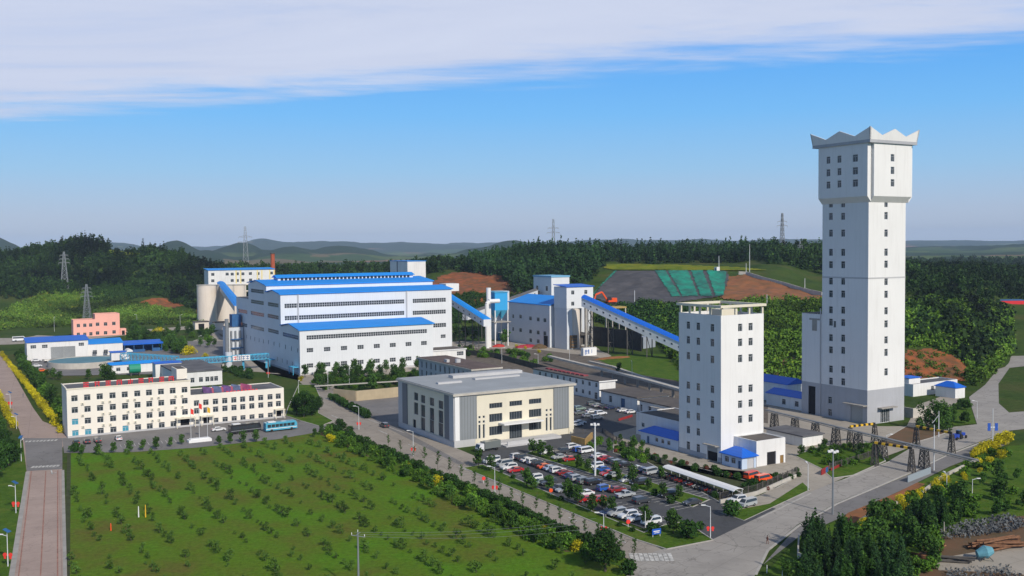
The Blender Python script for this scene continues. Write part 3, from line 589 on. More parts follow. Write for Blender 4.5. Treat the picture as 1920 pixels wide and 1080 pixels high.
def scatter(poly_px, n, seed, y0=400, ymax=1400, spread=None):
    """spots on the land inside an image region, spread evenly over the ground"""
    r = random.Random(seed); P = [HIT(px, py, y0) for px, py in poly_px]; xy = [(p.x, p.y) for p in P]
    xs = [p[0] for p in xy]; ys = [p[1] for p in xy]; o = []; t = 0
    while len(o) < n and t < n*60:
        t += 1; x = r.uniform(min(xs), max(xs)); y = r.uniform(min(ys), max(ys))
        if y < ymax and inpoly(x, y, xy): o.append((x, y))
    if not o: return []
    a = np.array(o); return np.column_stack([a, terr(a[:, 0], a[:, 1])])
def band(px0, px1, y_lo, y_hi, n, seed, keep=None):
    """spots between two distances, across image columns; y_lo/y_hi are functions of the column"""
    r = np.random.default_rng(seed); px = r.uniform(px0, px1, n); Y = y_lo(px)+(y_hi(px)-y_lo(px))*r.uniform(0, 1, n)**.8
    x = (px-960)/FPX*Y; z = terr(x, Y); a = np.column_stack([x, Y, z]); 
    if keep is not None: a = a[keep(px, Y, a)]
    return a
F = lambda xs, ys: (lambda p: np.interp(p, xs, ys))
def not_clear(px, Y, a):
    py = 540-FPX*((a[:, 2]+4-CH)/Y+math.tan(PITCH)) ; py = (461.4-.00862*(px-960))-FPX*(a[:, 2]+3-CH)/Y
    return ~((px > 205) & (px < 268) & (py > 452) & (py < 480))
wood('left_hill_wood', 'dense dark wood covering the hill behind the pink building', FB+PB[:2],
     band(-260, 420, F([-300,0,120,160,230,300,420],[850,905,935,950,965,955,930]), F([-300,420],[1330,1330]), 4300, 1, not_clear), M['leaf_forest'], .85, 1.35, 1)
wood('middle_wood', 'strip of dark trees behind the blue-roofed plant', FB,
     band(400, 900, F([400,700,820,900],[900,900,890,868]), F([400,900],[1300,1250]), 2300, 2), M['leaf_forest'], .75, 1.15, 2)
wood('ridge_pine_wood', 'dark pine wood along the ridge above the green netting', PB+FB[:2],
     band(880, 1130, F([880,940,970,1060,1090,1130],[868,830,740,690,720,800]), F([880,1130],[1200,1200]), 2300, 3), M['leaf_dark'], .7, 1.5, 3)
wood('ridge_pine_wood', 'dark pine wood behind the bright green crop strip', PB+FB[:2],
     band(1130, 1460, F([1130,1400,1460],[905,905,860]), F([1130,1460],[1200,1200]), 1500, 4), M['leaf_dark'], .65, 1.5, 4)
wood('ridge_pine_wood', 'dark wood above the grey wall left of the tallest tower', FB+PB[:2],
     band(1440, 1720, F([1440,1500,1560,1720],[860,835,800,720]), F([1440,1720],[1200,1200]), 1500, 5), M['leaf_forest'], .65, 1.35, 5)
wood('right_hill_wood', 'dark wood on the hill right of the tallest tower', FB,
     band(1690, 2350, F([1690,1800,1900,2350],[640,650,730,760]), F([1690,2350],[1150,1150]), 2600, 6), M['leaf_forest'], .75, 1.1, 6)
wood('far_wood', 'distant wooded strip far behind the right hill', FB,
     band(1690, 2200, F([1690,2200],[1650,1650]), F([1690,2200],[2300,2300]), 900, 16), M['leaf_forest'], 1.1, 1.8, 16)
def slope_shrubs(name, label, poly, n, seed, leaf='leaf_shrub', s=(.7, 1.6), y0=400): wood(name, label, SB, scatter(poly, n, seed, y0), M[leaf], s[0], s[1], seed)
slope_shrubs('slope_thicket', 'green shrubs on the slope between the two white towers', [(1230,575),(1440,564),(1550,568),(1550,720),(1433,735),(1280,700)], 2300, 11, 'leaf_slope', s=(.6,2.1), y0=420)
slope_shrubs('slope_thicket', 'green shrubs on the slope right of the tallest tower', [(1697,575),(1760,560),(1893,585),(1893,660),(1850,706),(1822,752),(1812,690),(1800,672),(1750,648),(1697,652)], 3400, 12, 'leaf_slope', (.6,2.2), y0=420)
slope_shrubs('bank_scrub', 'sparse scrub on the red bank right of the tallest tower', [(1697,660),(1775,665),(1815,716),(1697,712)], 60, 23, 'leaf_shrub', (.5,1.2), y0=400)
slope_shrubs('slope_thicket', 'darker trees among the shrubs right of the tallest tower', [(1697,575),(1760,560),(1893,585),(1893,655),(1820,700),(1750,640),(1697,652)], 260, 22, 'leaf_forest', (2.2, 3.6), y0=420)
slope_shrubs('slope_thicket', 'dark thicket under the long blue conveyor', [(1160,578),(1290,580),(1290,668),(1240,640),(1170,612),(1115,600)], 1300, 13, 'leaf_hedge', (1, 2.2), 500)
slope_shrubs('hill_foot_thicket', 'light green shrubs at the foot of the left hill', [(-40,600),(60,560),(110,545),(240,565),(330,585),(375,590),(380,610),(250,608),(60,615),(-40,628)], 2600, 14, 'leaf_shrub', (.8, 1.9), 620)
slope_shrubs('hill_foot_thicket', 'dark shrubs halfway up the left hill', [(150,570),(190,530),(300,520),(380,540),(372,580),(300,555),(230,565)], 1100, 15, 'leaf_tree', (1, 2.4), 620)
slope_shrubs('scrub', 'scrub along the cut slope behind the plant', [(805,575),(850,556),(980,556),(1000,600),(830,612)], 800, 17, 'leaf_hedge', (.8, 1.8), 560)
# ---------------------------------------------------------------- buildings
WM = {}
def win_mesh(w, h, style='std', glass='glass', frame='frame'):
    key = (round(w, 2), round(h, 2), style, glass, frame)
    if key in WM: return WM[key]
    b = MB(); t = .09
    b.box((-w/2, 0, -h/2), (w/2, .05, h/2), 0)
    for x in (-w/2+t/2, w/2-t/2): b.box((x-t/2, -.06, -h/2), (x+t/2, -.003, h/2), 1)
    for z in (-h/2+t/2, h/2-t/2): b.box((-w/2+t, -.06, z-t/2), (w/2-t, -.003, z+t/2), 1)
    if style == 'std': b.box((-.04, -.05, -h/2+t), (.04, -.003, h*.2), 1); b.box((-w/2+t, -.055, h*.2), (w/2-t, -.003, h*.2+.08), 1)
    elif style == 'grid':
        n = max(2, round(w/.95))
        for i in range(1, n): x = -w/2+w*i/n; b.box((x-.06, -.05, -h/2+t), (x+.06, -.003, h/2-t), 1)
        b.box((-w/2+t, -.06, -.06), (w/2-t, -.053, .06), 1)
    elif style == 'strip':
        n = max(2, round(w/1.25))
        for i in range(1, n): x = -w/2+w*i/n; b.box((x-.10, -.05, -h/2+t), (x+.10, -.003, h/2-t), 1)
        b.box((-w/2+t, -.06, -.07), (w/2-t, -.053, .07), 1)
    elif style == 'cols':
        n = max(2, round(w/.9))
        for i in range(1, n): x = -w/2+w*i/n; b.box((x-.05, -.05, -h/2+t), (x+.05, -.003, h/2-t), 1)
    WM[key] = b.mesh('window', [M[glass], M[frame]]); return WM[key]
class Bld:
    def __init__(s, name, label, cat, corner, group=None, th=TH, z=0):
        s.c = Vector((corner[0], corner[1], z)); s.th = th; s.o = empty(name, s.c, th, label, cat, group)
        s.X = Vector((math.cos(th), math.sin(th), 0)); s.Y = Vector((-math.sin(th), math.cos(th), 0)); s.op = {}
        rel = CAM-s.c; s.co = Vector((rel.dot(s.X), rel.dot(s.Y), rel.z))
    def _r(s, px, py): d = ray(px, py); return Vector((d.dot(s.X), d.dot(s.Y), d.z))
    def front(s, px, py, y=0): d = s._r(px, py); t = (y-s.co.y)/d.y; return s.co.x+d.x*t, s.co.z+d.z*t       # (x, z)
    def left(s, px, py, x=0): d = s._r(px, py); t = (x-s.co.x)/d.x; return s.co.y+d.y*t, s.co.z+d.z*t
    def top(s, px, py, z): d = s._r(px, py); t = (z-s.co.z)/d.z; return s.co.x+d.x*t, s.co.y+d.y*t
    def part(s, name, b, m, label=None, smooth=False, parent=None):
        o = b.build(name, m, parent or s.o, smooth=smooth)
        if label: o['label'] = label
        return o
    def opening(s, face, a, z, w, h, style='std', depth=.22, glass='glass', frame='frame', at=0, name='window', mesh=None, cut=True):
        """cut an opening and hang the window in it; face 'F' looks along -y, 'L' along -x"""
        if cut: s.op.setdefault((face, round(at, 2)), []).append((a-w/2, a+w/2, z-h/2, z+h/2))
        me = mesh or win_mesh(w, h, style, glass, frame)
        if face == 'F': o = put(name, me, s.o, (a, at+depth, z))
        else: o = put(name, me, s.o, (at+depth, a, z), -math.pi/2)
        return o
    def row(s, face, p0, p1, n, w, h, at=0, **k):
        f = s.front if face == 'F' else s.left
        a0, z0 = f(*p0, at); a1, z1 = f(*p1, at)
        for i in range(n):
            t = i/(n-1) if n > 1 else 0; s.opening(face, a0+(a1-a0)*t, (z0+z1)/2, w, h, at=at, **k)
    def box(s, name, x0, y0, z0, x1, y1, z1, m, parapet=0, roof=None, depth=.35, parent=None, label=None):
        """a walled volume with its cut openings in the two faces towards the camera"""
        b = MB()
        def wall(face, at, a0, a1):
            ops = [q for q in s.op.get((face, round(at, 2)), []) if q[0] > a0 and q[1] < a1 and q[2] >= z0-.01 and q[3] < z1+.01]
            def P(a, z, d=0): return (a, at+d, z) if face == 'F' else (at+d, a, z)
            def quad(pts):
                if face == 'L': pts = pts[::-1]
                b.face(pts)
            As = sorted({a0, a1, *[q[0] for q in ops], *[q[1] for q in ops]})
            for i in range(len(As)-1):
                u0, u1 = As[i], As[i+1]
                if u1-u0 < 1e-4: continue
                um = (u0+u1)/2; zs = sorted([(q[2], q[3]) for q in ops if q[0] < um < q[1]]); cur = z0
                for lo, hi in zs:
                    if lo > cur+1e-4: quad([P(u0, cur), P(u1, cur), P(u1, lo), P(u0, lo)])
                    cur = max(cur, hi)
                if cur < z1-1e-4: quad([P(u0, cur), P(u1, cur), P(u1, z1), P(u0, z1)])
            for (u0, u1, lo, hi) in ops:
                D = depth; quad([P(u0, lo), P(u0, lo, D), P(u1, lo, D), P(u1, lo)][::-1]); quad([P(u0, hi), P(u1, hi), P(u1, hi, D), P(u0, hi, D)][::-1])
                quad([P(u0, lo), P(u0, hi), P(u0, hi, D), P(u0, lo, D)][::-1]); quad([P(u1, lo), P(u1, lo, D), P(u1, hi, D), P(u1, hi)][::-1])
        wall('F', y0, x0, x1); wall('L', x0, y0, y1)
        b.face([(x1, y0, z0), (x1, y1, z0), (x1, y1, z1), (x1, y0, z1)]); b.face([(x1, y1, z0), (x0, y1, z0), (x0, y1, z1), (x1, y1, z1)])
        if parapet:
            t = .35
            b.box((x0+.003, y0+.003, z1), (x1-.003, y0+t, z1+parapet)); b.box((x0+.003, y1-t, z1), (x1-.003, y1-.003, z1+parapet))
            b.box((x0+.003, y0+t+.002, z1), (x0+t, y1-t-.002, z1+parapet)); b.box((x1-t, y0+t+.002, z1), (x1-.003, y1-t-.002, z1+parapet))
        b.face([(x0, y0, z1), (x1, y0, z1), (x1, y1, z1), (x0, y1, z1)]) if not roof else None
        o = s.part(name, b, m, label, parent=parent)
        if roof:
            t = .36 if parapet else 0
            r = MB(); r.box((x0+t, y0+t, z1-.2), (x1-t, y1-t, z1+.03)); s.part('roof', r, roof)
        return o
    def shed_roof(s, x0, y0, z0, x1, y1, z1, m, t=.35, over=.5, name='roof', along='y'):
        """one roof slope from height z0 at y0 to z1 at y1 (or along x)"""
        b = MB()
        if along == 'y': b.extr([(x0-over, y0-over, z0), (x0-over, y1, z1), (x0-over, y1, z1+t), (x0-over, y0-over, z0+t)], (x1-x0+2*over, 0, 0))
        else: b.extr([(x0-over, y0-over, z0), (x1+over, y0-over, z1), (x1+over, y0-over, z1+t), (x0-over, y0-over, z0+t)], (0, y1-y0+2*over, 0))
        return s.part(name, b, m)
    def hip(s, x0, y0, x1, y1, z, h, m, over=.5, t=.2, hipends=True):
        b = MB(); x0 -= over; y0 -= over; x1 += over; y1 += over
        b.box((x0, y0, z), (x1, y1, z+t)); z += t
        if (x1-x0) > (y1-y0): q = (y1-y0)/2 if hipends else 0; r0 = (x0+q, (y0+y1)/2, z+h); r1 = (x1-q, (y0+y1)/2, z+h); A, B, Cc, D = (x0,y0,z),(x1,y0,z),(x1,y1,z),(x0,y1,z); b.face([A,B,r1,r0]); b.face([Cc,D,r0,r1]); b.face([B,Cc,r1]); b.face([D,A,r0])
        else: q = (x1-x0)/2 if hipends else 0; r0 = ((x0+x1)/2, y0+q, z+h); r1 = ((x0+x1)/2, y1-q, z+h); A, B, Cc, D = (x0,y0,z),(x1,y0,z),(x1,y1,z),(x0,y1,z); b.face([B,Cc,r1,r0]); b.face([D,A,r0,r1]); b.face([A,B,r0]); b.face([Cc,D,r1])
        return s.part('roof', b, m)
def roller(w, h): b = MB(); b.box((-w/2, 0, -h/2), (w/2, .06, h/2)); return b.mesh('door', M['shutter'])
def flat_door(w, h, m): b = MB(); b.box((-w/2, 0, -h/2), (w/2, .06, h/2)); return b.mesh('door', m)
def corner_for(pxtop, pytop, H):       # ground point whose top at height H is seen at this pixel
    p = G(pxtop, pytop, H); return p
# ---- office block with red roof signs
B = Bld('office_block', 'cream four-storey office block with red signs on its roof and a lower wing', 'office building', G(127.2, 822)); ADM = B
W1, H1 = B.front(356.5, 712.5); D1, _ = B.left(115.5, 722); D1 = max(10, D1); W2, H2 = B.front(532, 728); H2 = (H2+B.front(362, 739)[1])/2
print('admin', W1, H1, D1, W2, H2)
cols = [140, 164, 187.5, 211.5, 234.5, 258, 280, 302.5, 324.5, 346.7]; top = [747,744.5,742.6,740.6,739,737,735.5,733.8,732,731]
xs = [B.front(c, 760)[0] for c in cols]; zr = [B.front(140, y)[1] for y in (747, 769, 791, 812.5)]
for i, x in enumerate(xs):
    for j, z in enumerate(zr):
        if j == 3 and i == 9: continue
        g = 'glass2' if (i == 0 and j >= 2) or (i == 1 and j == 3) or (i == 4 and j == 3) else 'glass'
        B.opening('F', x, z, 2.0, 2.0, glass=g)
xd = B.front(347, 797)[0]; B.opening('F', xd, 1.5, 3.0, 2.98, name='door', mesh=flat_door(3.0, 2.98, M['dark']), depth=.3)
B.box('wall', 0, 0, 0, W1, D1, H1-.35, M['cream'], .3, M['grey_roof'])
xw = [B.front(x, 750)[0] for x in (368.5, 386, 404, 421.5, 438.5, 455, 472, 489, 506.5, 522)]
zw = [B.front(403.5, y)[1] for y in (753, 767.5, 788.8)]; zw0 = sum(zw)
for i, x in enumerate(xw):
    for j, z in enumerate(zw):
        if i == 1 and j == 2: continue
        if i == 9 and j == 2: continue
        B.opening('F', x, z, 1.9, 2.0)
B.opening('F', xw[1], 1.35, 2.0, 2.68, name='door', mesh=flat_door(2.0, 2.68, M['dark']), depth=.3)
B.opening('F', xw[9], 1.35, 2.0, 2.68, name='door', mesh=flat_door(2.0, 2.68, M['dark']), depth=.3)
D2 = 17
B.box('wall', W1+.002, 0, 0, W2, D2, H2-.35, M['cream'], .3, M['grey_roof'])
for x, ww in ((xd, 6.5), (xw[1], 4.5), (xw[9], 3.6)):
    b = MB(); b.box((x-ww/2, -2.4, 3.25), (x+ww/2, 0, 3.5)); b.bar((x-ww/2+.2, -2.2, 0), (x-ww/2+.2, -2.2, 3.25), .2); b.bar((x+ww/2-.2, -2.2, 0), (x+ww/2-.2, -2.2, 3.25), .2); B.part('canopy', b, M['cream2'])
for i, j in [(0,0),(0,1),(0,2),(2,0),(2,1),(2,2),(4,0),(4,1),(4,2),(6,0),(6,1),(6,2),(8,0),(8,1),(8,2)]:
    xm = (xs[i]+xs[i+1])/2 if i < 9 else xs[9]; zm = (zr[j]+zr[j+1])/2
    for q in ((-1.1, 1.1) if i else (.4,)):
        b = MB(); b.box((xm+q-.45, -.42, zm-.35), (xm+q+.45, -.01, zm+.35), 0); b.cyl((xm+q, -.45, zm), (xm+q, -.42, zm), .25, n=8, m=1); B.part('air_conditioner', b, [M['cream2'], M['steel']])
x0s, y0s = B.top(322, 716, H1); x1s, _ = B.top(348, 713, H1)
b = MB(); xr, zt = B.front(350.5, 691, D1*.45); xl, _ = B.front(331, 693, D1*.45)
b.box((xl, D1*.45, H1-.9), (xr, D1*.45+9, zt), 0); B.part('stair_house', b, M['cream'])
b = MB(); b.box((xl+.4, D1*.45+.4, zt-.2), (xr-.4, D1*.45+8.6, zt+.05)); B.part('stair_house_roof', b, M['dark_roof'])
b = MB(); b.box((-.2, -.15, H1-.35), (W1+.2, -.003, H1+.1)); b.box((-.2, -.003, H1-.35), (-.004, D1, H1+.1)); B.part('cornice', b, M['cream2'])
b = MB(); b.box((0, -.12, 0), (W1, -.003, .7)); b.box((W1+.01, -.12, 0), (W2, -.003, .7)); B.part('plinth', b, M['grey_wall'])
# red characters standing on the roof edge: bold strokes like the ones in the photograph
STR = [[(0,0,1,.16),(0,.84,1,1),(.42,0,.58,1),(0,.42,1,.56)], [(.1,0,.26,1),(.74,0,.9,1),(0,.8,1,.95),(.1,.4,.9,.54)], [(0,.85,1,1),(.42,.1,.58,.9),(.05,.45,.95,.6),(0,0,1,.14)],
       [(0,0,.16,1),(.84,0,1,1),(0,.84,1,1),(.3,.3,.7,.44),(.3,.58,.7,.7)], [(0,.7,1,.84),(.42,0,.58,1),(.1,.35,.9,.48),(.1,0,.24,.4)]]
def signchar(k, s=1.7):
    b = MB()
    for (a, c, d, e) in STR[k % 5]: b.box(((a-.5)*s, -.09, .2+c*s), ((d-.5)*s, .09, .2+e*s))
    for x in (-s*.35, s*.35): b.box((x-.05, .1, 0), (x+.05, .2, .5+s*.7)); b.bar((x, .2, .5+s*.6), (x, 1.2, 0), .08)
    return b.mesh('roof_sign_character', M['redsign'])
for i, px in enumerate((163, 184, 205, 226, 247, 267, 285.5, 306, 324)):
    x = B.front(px, 722)[0]; put('sign_character', signchar(i), B.o, (x, 2.5, H1-.4))
b = MB()
for i in range(5):
    x = B.front(387, 720)[0]+i*3.4
    b.face([(x, 4.5, H2-.65), (x+2.6, 2.4, H2-.65), (x+2.6, 4.2, H2+1.5), (x, 6.6, H2+1.9)], (0, 1, 0, 1, 2)[i]); b.face([(x+2.6, 2.4, H2-.65), (x+3.3, 2.9, H2-.65), (x+3.3, 3.9, H2+1.3), (x+2.6, 4.2, H2+1.5)], 3)
    b.face([(x+2.6, 4.0, H2-.65), (x, 6.4, H2-.65), (x, 6.6, H2+1.9), (x+2.6, 4.2, H2+1.5)], 0)
B.part('roof_billboards', b, [mat('violet_board', (.15,.08,.22), .6, var=.5, vs=.6), mat('slate_blue_board', (.12,.15,.26), .6, var=.4, vs=.6), mat('magenta_board', (.28,.06,.14), .6, var=.4, vs=.6), mat('dull_pink_board', (.35,.08,.12), .7)])
b = MB()
for i in range(9): x = B.front(425, 720)[0]+i*1.3; b.box((x, .8, H2-.7), (x+.8, 1.0, H2+.2))
B.part('roof_lettering', b, M['redsign'])

# ---- processing plant
B = Bld('processing_plant', 'very large white processing plant with stepped bright blue roofs', 'factory', G(563, 704)); P = B
WA, hA = B.front(811.5, 606); _, hA0 = B.front(563.6, 620); hA = (hA+hA0)/2
yA, zBt = B.left(525.6, 552.6); zA1 = B.left(542, 607)[1]
WB, hB = B.front(846.5, 542, yA); hB = (hB+zBt)/2
yB, zB1 = B.left(513, 545.6); yB2, zCt = B.left(499, 535.8); yC, _ = B.left(464.5, 560); zC1 = B.left(486, 526)[1]; yD, zDt = B.left(443, 557)
WC = B.front(811, 530, yB2)[0]
print('plant', WA, hA, yA, zBt, zA1, '| B', WB, hB, yB, zB1, '| C', yB2, zCt, yC, zC1, yD, zDt, WC)
hC = zCt; hC = 42.0; hA = 21.9; hB = 38.2; yC = 91; zDt = 33.6; WC = 98
for (px0, py0, px1, py1, n, at) in ((581.3,657,795,643,8,0),(581.3,686,766,672,7,0)):
    B.row('F', (px0, py0), (px1, py1), n, 3.3, 2.1, at=at, style='grid')
B.row('F', (583, 699.5), (770, 686), 7, 2.8, 1.8, style='grid')
a0, z0 = B.front(574.8, 634); a1, z1 = B.front(800.5, 620); B.opening('F', (a0+a1)/2, (z0+z1)/2, a1-a0, 2.1, style='strip')
for (p, q, w0) in (((533.5,574.3),(758,564.7),0),((534,597),(758,586.5),0),((774,565),(836,561.5),0),((774,587),(836,584),0),((812.5,610.5),(836.5,609),0)):
    a0, z0 = B.front(*p, yA); a1, z1 = B.front(*q, yA); B.opening('F', (a0+a1)/2, (z0+z1)/2, a1-a0, 2.3, style='strip', at=yA)
a, z = B.front(831, 630.5, yA); B.opening('F', a, z, 3, 2, style='grid', at=yA)
for (p, q) in (((446.5,581.5),(463.5,586)),((470,586),(495,591.5)),((501.5,591.5),(522.5,596)),((446.5,606.5),(463.5,611)),((470,612),(495,618.5)),((502.5,618.5),(522.5,624)),((530,626),(559.5,634)),((470,563.5),(494.5,570)),((502,569),(522,574)),((470,543.5),(494.5,548.5))):
    a0, z0 = B.left(*p); a1, z1 = B.left(*q); B.opening('L', (a0+a1)/2, (z0+z1)/2, abs(a1-a0), 2.1, style='strip')
for (p, q, n) in (((462,632),(494,639.5),5),((503.5,642),(558,656.5),6),((520,674),(548,682),4)):
    B.row('L', p, q, n, 1.3, 2.2)
B.row('L', (522, 689), (550, 696), 3, 1.4, 1.8)
zz0 = min(hA, 100)
B.box('wall', 0, 0, 0, WA, yA-.002, hA, M['panelw'], roof=None)
B.box('wall', 0, yA, 0, WB, yB2-.002, hB, M['panelw'])
B.box('wall', 0, yB2, 0, WC, yC-.002, hC, M['panelw'])
B.box('wall', 0, yC, 0, WC, yD, zDt, M['panelw'], roof=M['grey_roof'])
def gable(y0, y1, z, rise, W):
    ym = y0+(y1-y0)*.52; g = MB()
    for x in (.002, W-.3): g.extr([(x, y0, z), (x, y1-.01, z), (x, ym, z+rise)], (.298, 0, 0))
    B.part('gable_wall', g, M['panelw']); b = MB(); o = .7
    b.extr([(-o, y0-o, z-.05), (-o, ym, z+rise), (-o, y1-.02, z+rise*.25), (-o, y1-.02, z+rise*.25+.4), (-o, ym, z+rise+.4), (-o, y0-o, z+.4)], (W+2*o, 0, 0)); B.part('roof', b, M['blue_roof'])
gable(0, yA, hA, 2.2, WA); gable(yA, yB2, hB, 1.8, WB); gable(yB2, yC+.7, hC, 2.3, WC)
ym = (yB2+yC)/2; zC1 = hC+1.6
xm0, _ = B.front(517, 520, ym); xm1, _ = B.front(769, 515, ym)
b = MB(); b.box((xm0, ym-4, zC1-1.4), (xm1, ym+4, zC1+2.0)); mon = B.part('roof_monitor', b, M['panelw'])
b = MB(); b.extr([(xm0-1, ym-5, zC1+2.0), (xm0-1, ym, zC1+3.6), (xm0-1, ym+5, zC1+2.0)], (xm1-xm0+2, 0, 0)); B.part('monitor_roof', b, M['blue_roof'])
b = MB(); n = 34; lm = MB(); lm.box((0, -.12, 0), (1.5, -.003, 1.6)); lm = lm.mesh('louvre', M['glass'])
for i in range(n): x = xm0+1.5+i*(xm1-xm0-3)/n; put('louvre', lm, B.o, (x, ym-4, zC1+.2))
x0, z0 = B.front(815, 537, yB2+6); x1, z1 = B.front(839, 527, yB2+6)
b = MB(); b.box((x0, yB2-9, hB-2), (x1, yB2-.5, z1-1)); B.part('stair_house', b, M['white'])
for px in (558.5, 762): x = B.front(px, 560, yA)[0]; b = MB(); b.box((x-.35, yA-.5, hA+1), (x+.35, yA-.003, hB-.2)); B.part('downpipe', b, M['grey_wall'])
b = MB(); a, z = B.left(453, 628)
for (pp, w_, h_) in (((455.5, 650), 3, 8), ((481, 672), 5, 3)): pass
a, z = B.left(455.5, 649); b.box((-.15, a-1.4, 0), (-.003, a+1.4, 6)); B.part('door', b, M['dark'])
b = MB()
for px, py in ((512, 672), (556, 685)):
    a, z = B.left(px, py); b.box((-3, a-3.5, 3.6), (-.003, a+3.5, 3.9)); b.box((-2.9, a-3.3, 0), (-2.6, a-3, 3.6)); b.box((-2.9, a+3, 0), (-2.6, a+3.3, 3.6))
B.part('entrance_canopy', b, M['cyan'])
b = MB(); b.box((0, -.15, 0), (WA, -.003, 1.0)); b.box((-.15, -.15, 0), (-.003, yD, 1.0)); B.part('plinth', b, M['grey_wall'])
PWB, PyA, PhB = WB, yA, hB
# side stack and hopper house at the shaded end of the plant
Q = Bld('filter_house', 'pale filter house with dark pipework at the shaded end of the plant', 'filter house', B.c+B.X*(-9)+B.Y*(yD-16))
Q.box('wall', 0, 0, 0, 8.5, 13, 17, M['panel'], roof=M['grey_roof']); b = MB()
for i in range(3): b.cyl((1.5+i*2.4, -.7, 1), (1.5+i*2.4, -.7, 15), .5, n=8)
b.cyl((-1.2, -1.5, 0), (-1.2, -1.5, 22), 1.1, n=10); Q.part('pipes', b, M['steel'], smooth=False)
for z in (5, 10): b = MB(); b.box((1, -1.9, z), (8, -.01, z+.4)); Q.part('platform', b, M['cyan_dark'])
b = MB(); b.box((3, 3, 17.03), (8, 9, 24)); Q.part('roof_box', b, M['cyan_dark'])

# ---- shaft hoist tower (tallest)
B = Bld('hoist_tower', 'tallest tower: white concrete shaft with a wider head and a zigzag crown', 'tower', G(1626, 797)); T = B
WT = B.front(1696.8, 560)[0]; DT = B.left(1541.5, 560)[0]; zg = B.front(1626, 732.5)[1]; zs = B.front(1626, 370)[1]; zmid = B.front(1626, 522)[1]
print('tower', WT, DT, zg, zs, zmid)
rowsL = [382.5,405.8,437.2,473.2,496.3,527,551,581,604.2,633.2,656,692,714.7]
for j, y in enumerate(rowsL):
    for px in (1557.7, 1580.6):
        a, z = B.left(px, y+(0 if px < 1570 else .5*(y-460)/100)); B.opening('L', a, z, 1.7, 2.5, style='std')
for y in (750.3, 773.5): a, z = B.left(1556, y); B.opening('L', a, z, 1.7, 2.5)
a, z = B.left(1565, 608); B.opening('L', a, z, 1.1, 2.3)
for y in (381.6,404.5,437.2,473,495.5,528,552,583,607.5,637.5,661,697.5,721.7):
    a, z = B.front(1661.5, y); B.opening('F', a, z, 1.7, 2.5)
a, z = B.left(1606, 782); B.opening('L', a, 2.9, 5.2, 5.78, mesh=roller(5.2, 5.78), name='door', depth=.3)
a, z = B.front(1659.5, 780); B.opening('F', a, 2.3, 4.6, 4.58, style='cols', glass='glass', frame='trim', name='glass_door', depth=.3)
B.box('wall_base', 0, 0, 0, WT, DT, zg, M['tower_grey'])
B.box('wall', 0, 0, zg, WT, DT, zs, M['tower_white'])
b = MB(); b.box((-.06, -.06, zmid-.25), (WT+.06, -.003, zmid+.25)); b.box((-.06, -.003, zmid-.25), (-.003, DT, zmid+.25)); b.box((WT+.003, -.003, zmid-.25), (WT+.06, DT, zmid+.25)); B.part('band', b, M['grey_wall'])
for (f, p, w_, z_) in (('L', (1606, 770), 9, 6.4), ('F', (1660, 770), 8, 5.2)):
    a = (B.left if f == 'L' else B.front)(*p)[0]; b = MB()
    if f == 'L': b.box((-2, a-w_/2, z_), (-.003, a+w_/2, z_+.3))
    else: b.box((a-w_/2, -2, z_), (a+w_/2, -.003, z_+.3))
    B.part('canopy', b, M['concrete'])
# left wing
DW = B.left(1503.7, 600)[0]; zw_ = B.left(1504, 586)[1]; a, z = B.left(1522, 770); B.opening('L', a, 5.2, 3.4, 10.38, name='door', mesh=flat_door(3.4, 10.38, M['dark']), depth=.33)
B.box('wing_wall_base', 0, DT+.002, 0, WT*.8, DW, zg, M['tower_grey']); B.box('wing_wall', 0, DT+.002, zg, WT*.8, DW, zw_, M['tower_white'], roof=M['dark_roof'])
b = MB(); a0, z0 = B.left(1527.5, 600); a1, z1 = B.left(1527.5, 620); b.box((-.12, a0-1.1, z1), (-.003, a0+1.1, z0)); b.box((-.15, a0-2.4, z0), (-.003, a0+2.4, z0+.6)); B.part('louvre', b, M['concrete'])
b = MB(); b.cyl((-.25, DT+.5, 0), (-.25, DT+.5, zw_+2), .18, n=6); B.part('downpipe', b, M['grey_wall'])
# head: core, one projecting panel on every side, notched corners
zh = B.front(1626, 268)[1]; o_ = 1.9; nz = 1.9
b = MB(); b.prism([(-.3, -.3), (WT+.3, -.3), (WT+.3, DT+.3), (-.3, DT+.3)], zs+.002, zh); B.part('head_core', b, M['tower_white'])
lo = zs-1.2
def panel(face):
    if face == 'F': x0, x1 = .9, WT+1.0; B.o_ = 1
# windows of the head panels
hw = {}
xL = -o_; yF = -o_
for px, ys in ((1553.1, (300.3, 324, 347)), (1573.7, (298.5, 322, 345)), (1603.6, (296.5, 320.3, 343.3))):
    for y in ys: a, z = B.left(px, y, xL); B.opening('L', a, z, 1.7 if px < 1590 else 2.2, 2.5, at=xL)
for y in (296, 319.7, 343): a, z = B.front(1673.6, y, yF); B.opening('F', a, z, 1.8, 2.5, at=yF)
y0p, _ = B.left(1626.8, 300, xL); y1p, _ = B.left(1534.7, 300, xL); x0p, _ = B.front(1639, 300, yF); x1p, _ = B.front(1709.3, 300, yF)
B.box('head_panel', xL, y0p, zs+.4, -.302, y1p, zh, M['tower_white'], depth=.33)
B.box('head_panel', x0p, yF, zs+.4, x1p, -.302, zh, M['tower_white'], depth=.33)
b = MB(); b.box((WT+.302, y0p, zs+.4), (WT+o_, y1p, zh)); B.part('head_panel', b, M['tower_white']); b = MB(); b.box((x0p, DT+.302, zs+.4), (x1p, DT+o_, zh)); B.part('head_panel', b, M['tower_white'])
b = MB()   # slanted undersides of the panels
b.extr([(-.02, y0p, zs-1.6), (-.302, y0p, zs+.4), (xL, y0p, zs+.4)], (0, y1p-y0p, 0)); b.extr([(x0p, -.02, zs-1.6), (x0p, -.302, zs+.4), (x0p, yF, zs+.4)], (x1p-x0p, 0, 0))
